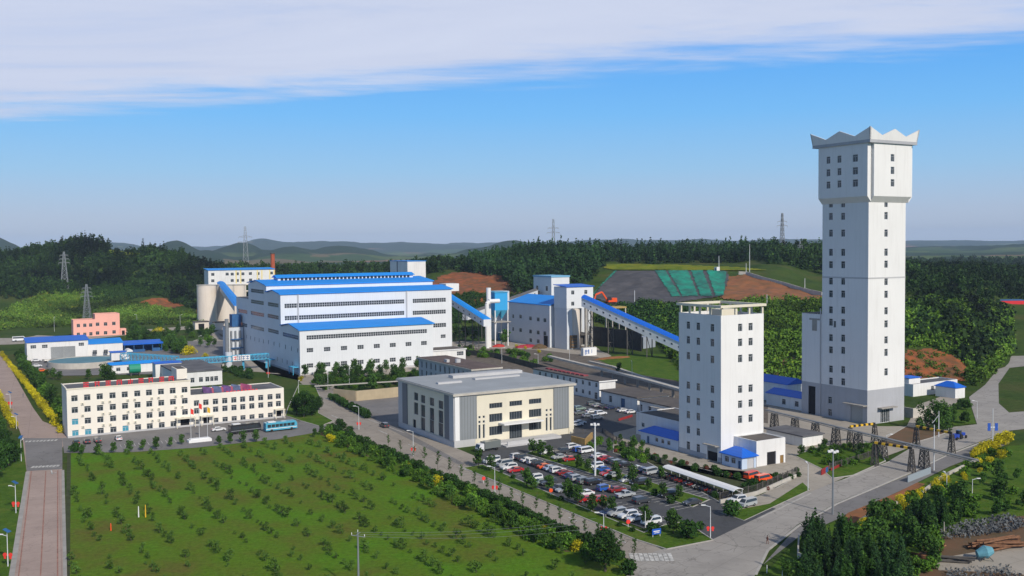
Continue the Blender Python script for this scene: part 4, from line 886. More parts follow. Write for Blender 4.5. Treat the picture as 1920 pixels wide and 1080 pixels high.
b.extr([(WT+.02, y0p, zs-1.6), (WT+.302, y0p, zs+.4), (WT+o_, y0p, zs+.4)], (0, y1p-y0p, 0)); B.part('head_soffit', b, M['tower_white'])
# crown: leaning zigzag parapet
oc = 2.5; b = MB(); b.box((-oc, -oc, zh), (WT+oc, DT+oc, zh+1.0)); B.part('crown_slab', b, M['tower_grey'])
zc = zh+1.003; _, zpk = B.front(1632, 237, -oc); _, zvl = B.front(1654, 253.5, -oc); hp = zpk-zc; hv = zvl-zc; lean = .55
def zig(p0, p1, nrm):
    p0, p1, nrm = Vector(p0), Vector(p1), Vector(nrm); d = p1-p0; b = MB()
    pts = [p0]; prof = [(0, hp), (.25, hv), (.5, hp*.93), (.75, hv), (1, hp)]; th = -nrm*.5
    poly = [p0, p1]+[p0+d*t+Vector((0, 0, h))+nrm*lean*h/hp+(d.normalized()*lean*h/hp*(1 if t == 1 else -1) if t in (0, 1) else Vector()) for t, h in reversed(prof)]
    b.extr(poly, th); return b
for p0, p1, nn in (((-oc, -oc, zc), (WT+oc, -oc, zc), (0, -1, 0)), ((-oc, DT+oc, zc), (-oc, -oc, zc), (-1, 0, 0)), ((WT+oc, -oc, zc), (WT+oc, DT+oc, zc), (1, 0, 0)), ((WT+oc, DT+oc, zc), (-oc, DT+oc, zc), (0, 1, 0))):
    B.part('crown', zig(p0, p1, nn), M['tower_white'])

# ---- second tower
B = Bld('hoist_tower', 'shorter white tower with an open concrete pergola on its roof', 'tower', G(1351.7, 869)); T2 = B
W2_, H2_ = B.front(1431.9, 587.5); H2_ = (H2_+B.front(1351.7, 592)[1])/2; D2_ = B.left(1273, 700)[0]
print('tower2', W2_, H2_, D2_)
for px, rows in ((1290.4, (609.8,637.3,667,722.3,749,777.6,805.6,836)), (1309, (612,640,670,725.5,753.3,781.3,810,841)), (1335.5, (614.7,642.7,674,730,758,787.5))):
    for y in rows: a, z = B.left(px, y); B.opening('L', a, z, 1.5, 2.2 if y < 830 else 2.6)
for px, rows in ((1387.9, (614.2,642.3,672.5,730,758.2,786.5)), (1407.5, (612.7,640.8,671,728,756,784.3))):
    for y in rows: a, z = B.front(px, y); B.opening('F', a, z, 1.6, 2.2)
a, z = B.left(1335.5, 845); B.opening('L', a, 2.1, 4.3, 4.18, name='door', mesh=flat_door(4.3, 4.18, M['dark']), depth=.33)
b = MB(); b.box((.28, a-2.1, 4.2-1.5), (.31, a+2.1, 4.15)); B.part('roller_shutter', b, M['shutter'])
b = MB(); b.box((-1.4, a-2.8, 4.6), (-.003, a+2.8, 4.85)); B.part('canopy', b, M['concrete'])
B.box('wall', 0, 0, 0, W2_, D2_, H2_-1, M['tower_white'], 1.0, M['dark_roof'])
b = MB(); b.box((-.08, -.08, 0), (W2_, -.003, 1.6)); b.box((-.08, -.003, 0), (-.003, a-2.5, 1.6)); b.box((-.08, a+2.5, 0), (-.003, D2_, 1.6)); B.part('plinth', b, M['tower_grey'])
zt = B.front(1351.7, 573)[1]; ob = .55
b = MB()
for (x0, y0, x1, y1) in ((-ob, -ob, W2_+ob, .5), (-ob, D2_-.5, W2_+ob, D2_+ob), (-ob, .503, .5, D2_-.503), (W2_-.5, .503, W2_+ob, D2_-.503)): b.box((x0, y0, zt-.7), (x1, y1, zt))
B.part('ring_beam', b, M['cream2'])
for i in range(4):
    for (x, y) in ((.3+(W2_-.9)*i/3, .02), (.3+(W2_-.9)*i/3, D2_-.5)):
        b = MB(); b.box((x, y, H2_), (x+.55, y+.5, zt-.7)); B.part('column', b, M['cream2'])
for i in range(1, 4):
    for x in (.02, W2_-.5):
        y = (D2_-.5)*i/4; b = MB(); b.box((x, y, H2_), (x+.5, y+.55, zt-.7)); B.part('column', b, M['cream2'])
b = MB(); b.box((W2_*.5, D2_*.45, H2_-.97), (W2_*.85, D2_*.75, H2_+1.0)); B.part('roof_hatch', b, M['cream2'])
# lean-to cabins and annexes round the second tower
cl = B.left(1201.7, 838)[0]
Q = Bld('cabin', 'long pale blue cabin with a deep blue roof left of the pergola tower', 'cabin', B.c+B.Y*(D2_+.3)); L_ = B.left(1201.7, 835)[0]-D2_-.3; h3 = 3.4
Q.row('L', (1235, 838), (1259, 843), 3, 1.3, 1.3) if False else None
for t in (.36, .52, .68): Q.opening('L', L_*t-2, 1.9, 1.5, 1.3)
Q.opening('L', L_*.8, 1.2, 1.2, 2.38, name='door', mesh=flat_door(1.2, 2.38, M['door_blue']))
for t in (.08, .93): Q.opening('L', L_*t, 1.5, 3.2, 2.8, style='cols', glass='grey_wall')
Q.box('wall', 0, 0, 0, 6, L_, h3, M['blue_wall']); Q.hip(0, .5, 6, L_, h3, 1.7, M['blue_roof2'], over=.6)
Q = Bld('annex', 'low white annex with a dark flat roof behind the long blue-roofed cabin', 'annex', B.c+B.X*6.3+B.Y*(D2_+.3)); xx, HA = Q.left(1192.5, 770); HA = 7.4
L2 = Q.left(1193, 800)[0]; Q.opening('L', L2-3.5, 3.6, 1.6, 1.4)
Q.box('wall', 0, 0, 0, 16, L2, HA-.3, M['white'], .25, M['dark_roof'])
Q = Bld('annex', 'white annex with a brown flat roof right of the pergola tower', 'annex', G(1418.3, 876.5)); wq, hq = Q.front(1472.5, 819.5); dq = max(8, (B.c+B.X*0-Q.c).dot(B.Y)); print('annexR', wq, hq, dq)
a, z = Q.front(1446.5, 860); Q.opening('F', a, 1.9, 3.4, 3.78, name='door', mesh=flat_door(3.4, 3.78, M['dark']), depth=.33)
a, z = Q.front(1466, 862); Q.opening('F', a, 1.2, 1.4, 2.38, name='door', mesh=flat_door(1.4, 2.38, mat('ochre_door', (.25,.15,.05))), depth=.2)
Q.box('wall', 0, 0, 0, wq, dq-.05, hq-.3, M['white'], .25, M['dark_roof'])
Q = Bld('cabin', 'small pale blue cabin with a deep blue pyramid roof beside the orange jeeps', 'cabin', G(1391, 881.7)); wq, _ = Q.front(1417.5, 862); dq, _ = Q.left(1353.5, 862); print('hut', wq, dq)
for t in (.35, .68): Q.opening('L', dq*t+.6, 2.0, 1.7, 1.6)
Q.opening('L', 1.0, 1.2, 1.1, 2.38, name='door', mesh=flat_door(1.1, 2.38, M['door_blue']))
Q.opening('F', wq*.62, 1.5, 2.6, 2.9, style='cols', glass='grey_wall')
Q.box('wall', 0, 0, 0, wq, dq, 3.4, M['blue_wall']); Q.hip(0, 0, wq, dq, 3.4, 2.0, M['blue_roof2'], over=.6)
Q = Bld('storehouse', 'low white storehouse with a grey flat roof between the two towers', 'storehouse', G(1504.8, 839)); wq, hq = Q.front(1542.5, 811.5); dq = Q.left(1437, 806)[0]
a, z = Q.left(1491, 826); Q.opening('L', a, 1.7, 3.6, 3.3, name='door', mesh=roller(3.6, 3.3)); a, z = Q.left(1475, 818); Q.opening('L', a, 1.7, 3.4, 3.2, name='door', mesh=roller(3.4, 3.2))
hq = min(hq, 5.2)
Q.box('wall', 0, 0, 0, wq, dq, hq-.35, M['white'], roof=None); b = MB(); b.box((-.5, -.5, hq-.35), (wq+.5, dq+.5, hq)); Q.part('roof', b, M['grey_roof'])
# ---- blue-roofed white sheds round the tallest tower
def shed(name, label, cat, corner, W, D, H, rm='blue_roof', wm='white', rise=1.2, wins=(), group=None, front=(), hip=True):
    Q = Bld(name, label, cat, corner, group)
    for y, z, w_, h_ in wins: Q.opening('L', y, z, w_, h_)
    for x, z, w_, h_ in front: Q.opening('F', x, z, w_, h_)
    Q.box('wall', 0, 0, 0, W, D, H, M[wm]); Q.hip(0, 0, W, D, H, rise, M[rm], over=.4, hipends=hip); return Q
shed('shed', 'shaded pale shed with a gabled blue roof left of the tallest tower', 'shed', G(1476, 758), 10, 26, 7.5, 'blue_roof2', rise=2.0, wins=[(6, 2.5, 1.4, 1.4), (16, 2.5, 1.4, 1.4)], hip=False)
shed('shed', 'low blue-roofed shed touching the side wing of the tallest tower', 'shed', G(1503, 771), 9, 18, 4.6, 'blue_roof2', rise=1.6, wins=[(2.5, 2.3, 1.9, 2.1), (9, 2.3, 1.9, 2.1)], hip=False)
Q = Bld('workshop', 'long white single-storey workshop right of the tallest tower', 'workshop', G(1712, 744))
Q.opening('F', 12, 2.6, 1.8, 1.8); Q.opening('F', 15.5, 2.6, 1.8, 1.8); wq = Q.front(1795, 728)[0]
Q.box('wall', 0, 0, 0, wq, 9, 4.6, M['white'], .4, M['grey_roof'])
shed('shed', 'white shed with a deep blue roof behind the willow', 'shed', G(1791, 748), 6, 9, 4.2, 'blue_roof2', rise=2)
shed('shed', 'small white gatehouse with a blue roof against the right side of the tallest tower', 'shed', G(1704, 742), 7, 6, 7, 'blue_roof2', rise=.6, front=[(2, 2.6, 1.6, 1.8)])
Q = Bld('store_wall', 'weathered concrete yard wall right of the tallest tower', 'wall', G(1712, 785)); b = MB(); b.box((0, 0, 0), (16, .5, 3.6)); b.box((0, .502, 0), (.5, 10, 3.6)); Q.part('wall', b, M['concrete_pale'])

# ---- canteen hall
B = Bld('canteen_hall', 'cream and grey three-storey hall with dark vertical stripes beside the car park', 'hall', G(853, 840)); D = B
WD, HD = B.front(1074.5, 716); HD = (HD+B.front(852.5, 739)[1])/2; DD = B.left(748, 725)[0]; print('hall', WD, HD, DD)
C3 = [(917.5+979.5)/2-9, 0, 0]
for k, px in enumerate(((917.5+942)/2, (955+979.5)/2, (992+1015)/2)):
    w_ = abs(B.front(942, 780)[0]-B.front(917.7, 780)[0])
    for (y0, y1) in ((755.5, 765), (775.5, 790.5), (799, 815.5)):
        if k == 1 and y1 > 800: continue
        dy = -(px-929.7)*.12*((y0-460)/330); dy2 = -(px-929.7)*.12*((y1-460)/330)
        a, z0 = B.front(px, y0+dy); a, z1 = B.front(px, y1+dy2); B.opening('F', a, (z0+z1)/2, w_, abs(z0-z1), style='cols', frame='dark_panel', depth=.3)
a, z = B.front(967, 808); B.opening('F', a, 2.6, w_, 5.18, style='cols', frame='dark_panel', depth=.3, name='glass_door')
for px, s_ in ((899.2, 0), (907.3, 0), (1025.2, 0), (1032.7, 0)):
    t = (px-899)/134
    for y in (782.5-14*t, 791.5-14*t): a, z = B.front(px, y); B.opening('F', a, z, .8, .8, style='none', depth=.2)
    a, z = B.front(px, 809.5-15*t); B.opening('F', a, z, .75, 4.4, style='none', depth=.2)
for i, (px, ys) in enumerate(((780, (743.5, 766)), (793, (748.5, 770.5, 795)), (809.7, (753.5, 776.5, 800)), (826.5, (759, 781.7, 806)))):
    for j, y in enumerate(ys): a, z = B.left(px, y); B.opening('L', a, z, 3.3, (2.6, 4.0, 4.2)[j], style='cols', frame='dark_panel', depth=.3)
a, z = B.left(777, 795); B.opening('L', a, 2.2, 2.4, 4.38, name='door', mesh=flat_door(2.4, 4.38, M['dark']), depth=.3)
B.box('wall', 0, 0, 0, WD, DD, HD-.9, M['cream2'], depth=.4)
def fx(a, b_): return B.front(a, 780)[0], B.front(b_, 780)[0]
for (a, b_, m_) in ((0, 861, 'trim'), (861, 893.5, 'grey_panel'), (1037.5, 1066, 'grey_panel'), (1066, 1075, 'cream2')):
    x0 = 0 if a == 0 else B.front(a, 780)[0]; x1 = min(WD, B.front(b_, 780)[0]); b = MB(); b.box((x0+.01, -.3, 2.2 if m_ != 'cream2' else 0), (x1-.01, -.003, HD-.9)); B.part('facade_panel', b, M[m_])
yl = lambda px: B.left(px, 770)[0]
for (a, b_, m_) in ((852, 843.5, 'grey_wall'), (843.5, 834.5, 'dark_panel'), (834.5, 764.5, None), (764.5, 756, 'dark_panel'), (756, 747.5, 'grey_wall')):
    if m_:
        b = MB(); b.box((-.3, max(0, yl(a))+.01, 2.0), (-.003, min(DD, yl(b_))-.01, HD-.9)); B.part('facade_panel', b, M[m_])
Lb = MB(); Lb.box((-.35, -.35, 0), (WD*.16, -.303, 2.2)); Lb.box((-.35, -.303, 0), (-.303, DD, 1.9)); B.part('plinth', Lb, M['grey_wall'])
b = MB(); b.box((-.8, -.8, HD-.9), (WD+.8, DD+.8, HD-.25)); B.part('roof_edge', b, M['concrete_pale'])
b = MB(); b.box((-.5, -.5, HD-.25), (WD+.5, DD+.5, HD+.02)); rf = B.part('roof', b, M['pale_roof'])
b = MB(); b.box((WD*.34, DD*.72, HD+.02), (WD*.97, DD*.80, HD+1.0)); b.box((WD*.1, DD*.48, HD+.02), (WD*.3, DD*.52, HD+.6)); b.box((WD*.45, DD*.55, HD+.02), (WD*.85, DD*.60, HD+.5)); B.part('roof_skylight', b, M['grey_wall'])
a, z = B.front(970, 790); b = MB(); b.box((a-7, -4, 6.0), (a+7.5, -.003, 6.4)); B.part('canopy', b, M['trim'])
b = MB()   # stepped grey podium and ramp in front
x0, _ = B.front(893, 828); x1, _ = B.front(1037, 812); b.box((x0+1, -5, 0), (x1, -.31, .9)); b.box((x0+6, -8.5, 0), (x1-8, -5.003, .45)); b.box((x0+7, -7.5, .45), (x0+16, -7.2, 1.6)); B.part('steps', b, M['grey_wall'])

# ---- grey office behind the hall, annex at the plant, low buildings
B = Bld('office_building', 'grey three-storey building with tall narrow windows behind the hall', 'office building', G(885.3, 748)); H = 12.3
Wq, _ = B.front(939, 681); Dq = B.left(785.5, 690)[0]; print('greyoffice', Wq, Dq)
nW = 11; ys = [B.left(px, 700)[0] for px in np.linspace(791, 877, nW)]
for y in ys:
    for z in (9.3, 5.4, 1.9): B.opening('L', y, z, 1.5 if z > 3 else 1.4, 2.9 if z > 3 else 2.0, style='cols')
B.box('wall', 0, 0, 0, Wq, Dq, H-.8, M['grey_wall']); b = MB(); b.box((-.6, -.6, H-.8), (Wq+.6, Dq+.6, H-.2)); B.part('cornice', b, M['concrete_pale']); b = MB(); b.box((-.2, -.2, H-.2), (Wq+.2, Dq+.2, H)); B.part('roof', b, mat('brown_felt_roof', (.13,.095,.085), .95, var=.3, vs=.2))
b = MB(); b.cyl((Wq*.4, Dq*.45, H), (Wq*.4, Dq*.45, H+1.5), 1.2, n=10); b.box((Wq*.1, Dq*.5, H), (Wq*.2, Dq*.55, H+1.2)); B.part('roof_vent', b, M['grey_wall'])
B = Bld('annex', 'low white annex with a flat roof at the foot of the plant', 'annex', G(812, 679)); wq, hq = B.front(873, 653); hq = min(7.5, hq); a, z = B.front(863, 660); B.opening('F', a, hq-2.6, 4, 2.2, style='grid')
B.box('wall', 0, 0, 0, wq, 14, hq-.5, M['white']); b = MB(); b.box((-.5, -.5, hq-.5), (wq+.5, 14.5, hq)); B.part('roof', b, M['trim']); b = MB(); b.box((0, 0, hq), (wq, 14, hq+.05)); B.part('roof', b, M['dark_roof'])
B = Bld('dormitory_block', 'long two-storey white block with a dark roof behind the hall', 'dormitory', G(1124, 751)); H = 7.8; wq = B.front(1154, 722)[0]; dq = B.left(1000, 712)[0]; print('E1', wq, dq, B.front(1120, 721))
for i in range(10):
    for z in (5.9, 2.2): B.opening('L', 2.2+i*(dq-3)/10, z, 1.6, 1.7)
B.box('wall', 0, 0, 0, wq, dq, H-.4, M['white']); b = MB(); b.box((-.5, -.5, H-.4), (wq+.5, dq+.5, H)); B.part('roof', b, M['dark_roof']); b = MB(); b.box((-.52, -.52, H-.45), (wq+.52, -.5, H+.03)); B.part('roof_edge', b, M['trim'])
b = MB()
for i in range(9): b.box((wq*.35, dq*.30+i*3.4, H), (wq*.65, dq*.30+i*3.4+2.6, H+.5))
B.part('red_roof_lights', b, mat('faded_red_sheet', (.28,.06,.07), .8, var=.3, vs=.5))
B = Bld('storehouse', 'low white storehouse with a brown roof facing the upper car park', 'storehouse', G(1195, 772)); dq = B.left(1127, 752)[0]; 
for i, y in enumerate((5, 17, 27)): B.opening('L', y, 2.5, 1.9, 2.6) if i else B.opening('L', 9, 1.9, 2.6, 3.78, name='door', mesh=flat_door(2.6, 3.78, M['door_blue']))
B.box('wall', 0, 0, 0, 15, dq, 5, M['white']); b = MB(); b.box((-.6, -.6, 5), (15.6, dq+.6, 5.35)); B.part('roof', b, M['dark_roof'])
B = Bld('storehouse', 'low white storehouse with a dark roof half hidden behind the pergola tower', 'storehouse', G(1300, 800)+GX*0); dq = B.left(1196, 770)[0]
for y, w_, h_ in ((dq-2, 1.2, 2.6), (dq-7, 1.8, 2.6), (dq-15, 1.5, 1.5), (dq-22, 1.5, 1.5)): B.opening('L', y, 2.4, w_, h_)
B.box('wall', 0, 0, 0, 13, dq-1, 5, M['white']); b = MB(); b.box((-.6, -.6, 5), (13.6, dq-.4, 5.35)); B.part('roof', b, M['dark_roof'])
b = MB(); b.box((-1.6, dq-16, 3.9), (-.61, dq-9, 4.1)); B.part('canopy', b, M['concrete_pale'])
# ---- pink house
B = Bld('pink_house', 'salmon pink two-storey house at the foot of the wooded hill', 'house', G(138, 632)); w1, h1 = B.front(178, 598.5); w2, h2 = B.front(224, 587)
print('pink', w1, h1, w2, h2)
for px, py in ((147,610.5),(159,610),(170,609.5),(147,627),(159,627),(170.5,626),(183,608),(198,607.5),(213.5,606.5),(183,624.5),(198,624),(214,622.5)): a, z = B.front(px, py); B.opening('F', a, z, 2.4 if px > 175 else 2.2, 2.5)
B.box('wall', 0, 0, 0, w1, 12, h1-.6, M['pink'], .6, M['dark_roof']); B.box('wall', w1+.002, 0, 0, w2, 12, h2-.6, M['pink'], .6, M['dark_roof'])
b = MB(); b.box((w2+.003, -2, 0), (w2+4, 4, 4.6)); B.part('porch', b, M['pink']); b = MB(); b.box((w2+1, -2.06, 0), (w2+3, -2.003, 3.2)); B.part('door', b, M['dark'])
# ---- white workshop with blue roof, open shed
B = Bld('workshop', 'white workshop with two grey roller doors and a blue roof', 'workshop', G(51, 676)); w1, h1 = B.front(165, 636); h1 = B.front(53, 640)[1]*.5+h1*.5; w2, h2 = B.front(231, 641)
print('shop', w1, h1, w2, h2)
for px, py in ((62.5, 650.5), (84, 649.5), (152.5, 645.5)): a, z = B.front(px, py); B.opening('F', a, z, 2.9, 1.9, style='grid')
for px in (107, 130): a, z = B.front(px, 664); B.opening('F', a, 3.4, 6.4, 6.78, name='roller_door', mesh=roller(6.4, 6.78), depth=.2)
for px, py in ((178, 660.5), (198.5, 659.5)): a, z = B.front(px, py); B.opening('F', a, z, 2.3, 2.5)
B.box('wall', 0, 0, 0, w1, 16, h1-.6, M['white']); B.box('wall', w1+.002, 2, 0, w2, 14, h2-.6, M['white'])
B.shed_roof(0, 0, h1-.6, w1, 16, h1+.9, M['blue_roof2'], over=.6); B.shed_roof(w1+.5, 2, h2-.6, w2, 14, h2+1.2, M['blue_roof'], over=.4)
B = Bld('open_shed', 'open-fronted steel shed with a blue roof right of the white workshop', 'shed', G(233, 662)); w1, _ = B.front(304, 640)
B.shed_roof(0, 0, 4.6, w1, 10, 5.6, M['blue_roof2'], t=.9, over=.5)
for i in range(5): b = MB(); x = .3+(w1-.6)*i/4; b.bar((x, .3, 0), (x, .3, 4.6), .4); B.part('post', b, M['cyan_dark'])
b = MB(); b.box((0, 9.5, 0), (w1, 10, 5)); b.box((.5, .5, 0), (w1*.55, 3, 1.6)); b.box((w1*.75, .2, 0), (w1*.95, 4, 2)); B.part('back_wall', b, M['cyan_dark'])
# ---- thickener tank with bridge
c = G(160, 685); r_ = 18.5
B = Bld('thickener_tank', 'wide round settling tank full of pale water below the white workshop', 'tank', c)
b = MB(); n = 48
for i in range(n):
    a0, a1 = 6.2832*i/n, 6.2832*(i+1)/n; q = lambda a, r, z: (r*math.cos(a), r*math.sin(a), z)
    b.face([q(a0, r_, 0), q(a1, r_, 0), q(a1, r_, 3.2), q(a0, r_, 3.2)]); b.face([q(a1, r_-.5, 2), q(a0, r_-.5, 2), q(a0, r_-.5, 3.2), q(a1, r_-.5, 3.2)]); b.face([q(a0, r_-.5, 3.2), q(a0, r_, 3.2), q(a1, r_, 3.2), q(a1, r_-.5, 3.2)])
B.part('tank_wall', b, M['concrete_pale'])
b = MB(); b.face([((r_-.5)*math.cos(6.2832*i/n), (r_-.5)*math.sin(6.2832*i/n), 2.8) for i in range(n)]); B.part('water', b, mat('settling_water', (.10, .23, .28), .55, var=.15, vs=.1, spec=.15))
Q = Bld('pump_cabin', 'small white cabin with a blue arched roof standing on the settling tank', 'cabin', G(209, 677, 3), z=3.2); Q.box('wall', 0, 0, 0, 9, 6, 4.2, M['white']); b = MB(); b.box((-.5, -.5, 4.2), (7.5, 6.5, 4.5)); Q.part('roof', b, M['blue_roof2'])
b = MB(); b.extr([(7.6+.0, -.6, 4.2)]+[(9.2-1.6*math.cos(t), -.6, 4.2+1.4*math.sin(t)) for t in np.linspace(0, 3.1416, 8)], (0, 7.2, 0)); Q.part('arched_roof', b, M['white'])
def truss(name, label, cat, a, b_, w, h, m, nb=10, deck=True):
    a, b_ = Vector(a), Vector(b_); e = empty(name, (a.x, a.y, 0), 0, label, cat); a = a-Vector((a.x, a.y, 0)); b_ = b_-Vector((e.location.x, e.location.y, 0))
    d = (b_-a); L_ = d.length; u = d.normalized(); s_ = Vector((-u.y, u.x, 0)).normalized()*w/2; up = Vector((0, 0, h)); bb = MB()
    for q in (s_, -s_):
        bb.bar(a+q, b_+q, .35); bb.bar(a+q+up, b_+q+up, .35)
        for i in range(nb+1):
            p = a+d*i/nb+q; bb.bar(p, p+up, .22)
            if i < nb: bb.bar(p, p+d/nb+up, .18)
    for i in range(nb+1): p = a+d*i/nb+up; bb.bar(p-s_, p+s_, .2)
    o = bb.build('truss', m, e)
    if deck: q = MB(); q.bar(a, b_, w*.9, .3); q.build('deck', M['steel'], e)
    return e, a, b_
truss('pipe_bridge', 'light blue steel lattice bridge crossing from the settling tank', 'bridge', G(232, 674, 3.5), G(330, 681, 3.5), 4, 3.4, M['cyan'], 14)
e, a, b_ = truss('pipe_gallery', 'light blue pipe gallery on posts leading to the plant', 'pipe gallery', G(330, 684, 5), G(503, 672, 5), 3, 2.6, M['cyan'], 24)
for t in (.25, .5, .72, .98): q = MB(); p = a+(b_-a)*t; q.bar((p.x, p.y, 0), (p.x, p.y, 4.9), .9); q.build('post', M['concrete_pale'] if t < .6 else M['cyan'], e)
u_ = (b_-a).normalized()
for i in range(4):
    q = MB(); p = a+(b_-a)*(.62+.045*i); nrm = Vector((u_.y, -u_.x, 0)); c_ = p+nrm*1.8+Vector((0, 0, 1.4)); q.bar(c_-u_*1.3, c_+u_*1.3, .12, 2.7, 0); c2 = c_+nrm*.09
    q.bar(c2-u_*.8+Vector((0, 0, .6)), c2+u_*.8+Vector((0, 0, .6)), .06, .3, 1); q.bar(c2-u_*.7-Vector((0, 0, .5)), c2+u_*.7-Vector((0, 0, .5)), .06, .3, 1); q.bar(c2-Vector((0, 0, 1)), c2+Vector((0, 0, 1)), .3, .06, 1); q.build('sign_plate', [M['trim'], M['redsign'] if i == 0 else M['cyan_dark']], e)
b = MB(); p = a+(b_-a)*.56; b.cyl(p-Vector((0, 0, 3)), p+Vector((0, 0, 4.5)), 1.7, n=12); b.build('vertical_vessel', M['panel'], e)
# ---- low houses between the settling tank and the office block
shed('pump_house', 'low white pump house with a bright blue roof beside the green tank', 'pump house', G(206, 702), 24, 7, 4.4, 'blue_roof', rise=1, front=[(4, 2.2, 2, 1.8), (9, 2.2, 2, 1.8)], hip=False)
e = empty('water_tank', G(253, 704), 0, 'dark green cylinder tank on a steel cradle behind the office block', 'tank'); b = MB(); b.cyl((-2.6, 0, 3.4), (2.6, 0, 3.4), 2.3, n=16); b.build('tank', mat('green_tank', (.02,.28,.18), .5), e, rz=.5, smooth=False); b = MB(); b.box((-2.2, -1.4, 0), (-1.7, 1.4, 2)); b.box((1.7, -1.4, 0), (2.2, 1.4, 2)); b.build('cradle', M['steel_dark'], e, rz=.5)
B = Bld('storehouse', 'long white storehouse with a wide grey roof behind the office block', 'storehouse', G(330, 727)); w1, h1 = B.front(416.5, 700); h1 = 7.0; print('grey store', w1, h1)
for px, w_ in ((361,1.8),(377,1.8),(389,1.8),(397.5,1.5),(405.5,1.8)): a, z = B.front(px, 716); B.opening('F', a, 2.8, w_, 2.2)
B.box('wall', 0, 0, 0, w1, 46, h1-.5, M['white']); b = MB(); b.box((-.4, -.4, h1-.5), (w1+.4, 46.4, h1)); B.part('roof', b, M['grey_roof'])
shed('shed', 'small white shed with a violet-blue roof against the grey-roofed storehouse', 'shed', G(292, 712), 12, 8, 7.5, 'blue_roof2', rise=.6)
# ---- silos and the house on top of them
Bs = Bld('bin_house', 'long white and pale yellow house with a blue roof on top of the silos', 'bin house', AT(391, 535, 880).xy.to_3d()); w1, h1 = Bs.front(514, 503.5); _, hb = Bs.front(391, 534); _, h1 = Bs.front(391, 507)
dL = max(6, Bs.left(383, 520)[0]); print('bin', w1, h1, hb, dL)
for px, y in ((399,514.5),(426,514),(435.5,514),(445,513.5),(455.5,513.5),(469.5,513),(484,513),(399,526.5),(435.5,526),(445,526),(455.5,525.5),(470,525),(484,524.5),(509,512)): a, z = Bs.front(px, y); Bs.opening('F', a, z, 2.8, 2.6, style='std')
Bs.box('wall', 0, 0, hb, w1, dL, h1, M['white']); Bs.shed_roof(0, 0, h1, w1, dL, h1+1.2, M['blue_roof'], over=.8)
for px in (447, 487, 510): a, z = Bs.front(px, 520); b = MB(); b.box((a-2.6, -.05, hb+.5), (a-1.5, -.003, h1-.3)); b.box((a+1.5, -.05, hb+.5), (a+2.6, -.003, h1-.3)); Bs.part('yellow_band', b, M['yellow_pale'])
b = MB(); b.box((0, -.3, hb-1), (w1, dL, hb-.004)); Bs.part('floor_slab', b, M['silo'])
for i in range(6):
    x = w1*(.25+.15*i); b = MB(); b.box((x-.7, .2, 0), (x+.7, 1.6, hb-1)); b.box((x-.7, dL-1.6, 0), (x+.7, dL-.2, hb-1)); Bs.part('column', b, M['silo'])
b = MB()
for z in (hb-7, hb-13): b.box((w1*.25, .4, z), (w1, 1.3, z+1))
Bs.part('tie_beam', b, M['silo'])
for i, (px, pyb, lab) in enumerate(((388.5, 607, 'cream concrete silo, front one of the three'), (423, 604, 'cream concrete silo, middle one of the three'), (444, 600, 'cream concrete silo nearest the plant, behind the conveyor'))):
    p = G(px, pyb); r_ = 17.5*p.y/FPX*(1 if i == 0 else .95); ht = 62-(535-466.3)*p.y/FPX
    e = empty('silo', p, 0, lab, 'silo', 'concrete silos'); b = MB(); b.cyl((0, 0, 0), (0, 0, ht), r_, n=40); o = b.build('shell', M['silo'], e)
    b = MB(); b.cyl((0, 0, ht), (0, 0, ht+.5), r_+.3, n=40); b.build('roof', M['concrete_pale'], e)
for i, (px, py, px1, lab) in enumerate(((366, 618, 392, 'low pale outhouse with a dark doorway in front of the silos'), (402, 619, 424, 'low pale outhouse right of the silos'))):
    Q = Bld('outhouse', lab, 'outhouse', G(px, py)); w1 = Q.front(px1, py)[0]; Q.opening('F', w1*.45, 2.2, 4.4, 4.3, name='door', mesh=flat_door(4.4, 4.3, M['dark'])) if i == 0 else None
    Q.box('wall', 0, 0, 0, w1, 8, 5.6, M['silo']); b = MB(); b.box((-.6, -.6, 5.6), (w1+.6, 8.6, 6)); Q.part('roof', b, M['dark_roof'])
p = AT(511.5, 500, 930); e = empty('brick_chimney', (p.x, p.y, TZ(p.x, p.y)), 0, 'red brick chimney rising behind the blue-roofed plant', 'chimney'); zt = CH-(476-465.3)*930/FPX-TZ(p.x, p.y); b = MB(); b.cyl((0, 0, -2), (0, 0, zt), 2.6, 1.9, 14); b.build('stack', M['brick'], e); b = MB(); b.cyl((0, 0, zt), (0, 0, zt+1), 2.4, 2.4, 14); b.build('cap', M['dark_roof'], e)
# ---- transfer tower behind the plant
p = AT(764, 500, 820); B = Bld('transfer_tower', 'square white transfer tower rising behind the plant roof', 'tower', (p.x, p.y, 0)); w1, h1 = B.front(798, 489); dL, _ = B.left(731.5, 500); B.box('wall', 0, 0, 0, w1, dL, h1-.3, M['white']); b = MB(); b.box((-.4, -.4, h1-.3), (w1+.4, dL+.4, h1+.2)); B.part('roof', b, M['blue_roof']); yq = B.left(745, 500)[0]; b = MB(); b.box((-.12, yq-1, 30), (-.003, yq+1, h1-.4)); B.part('dark_stripe', b, M['dark_panel'])
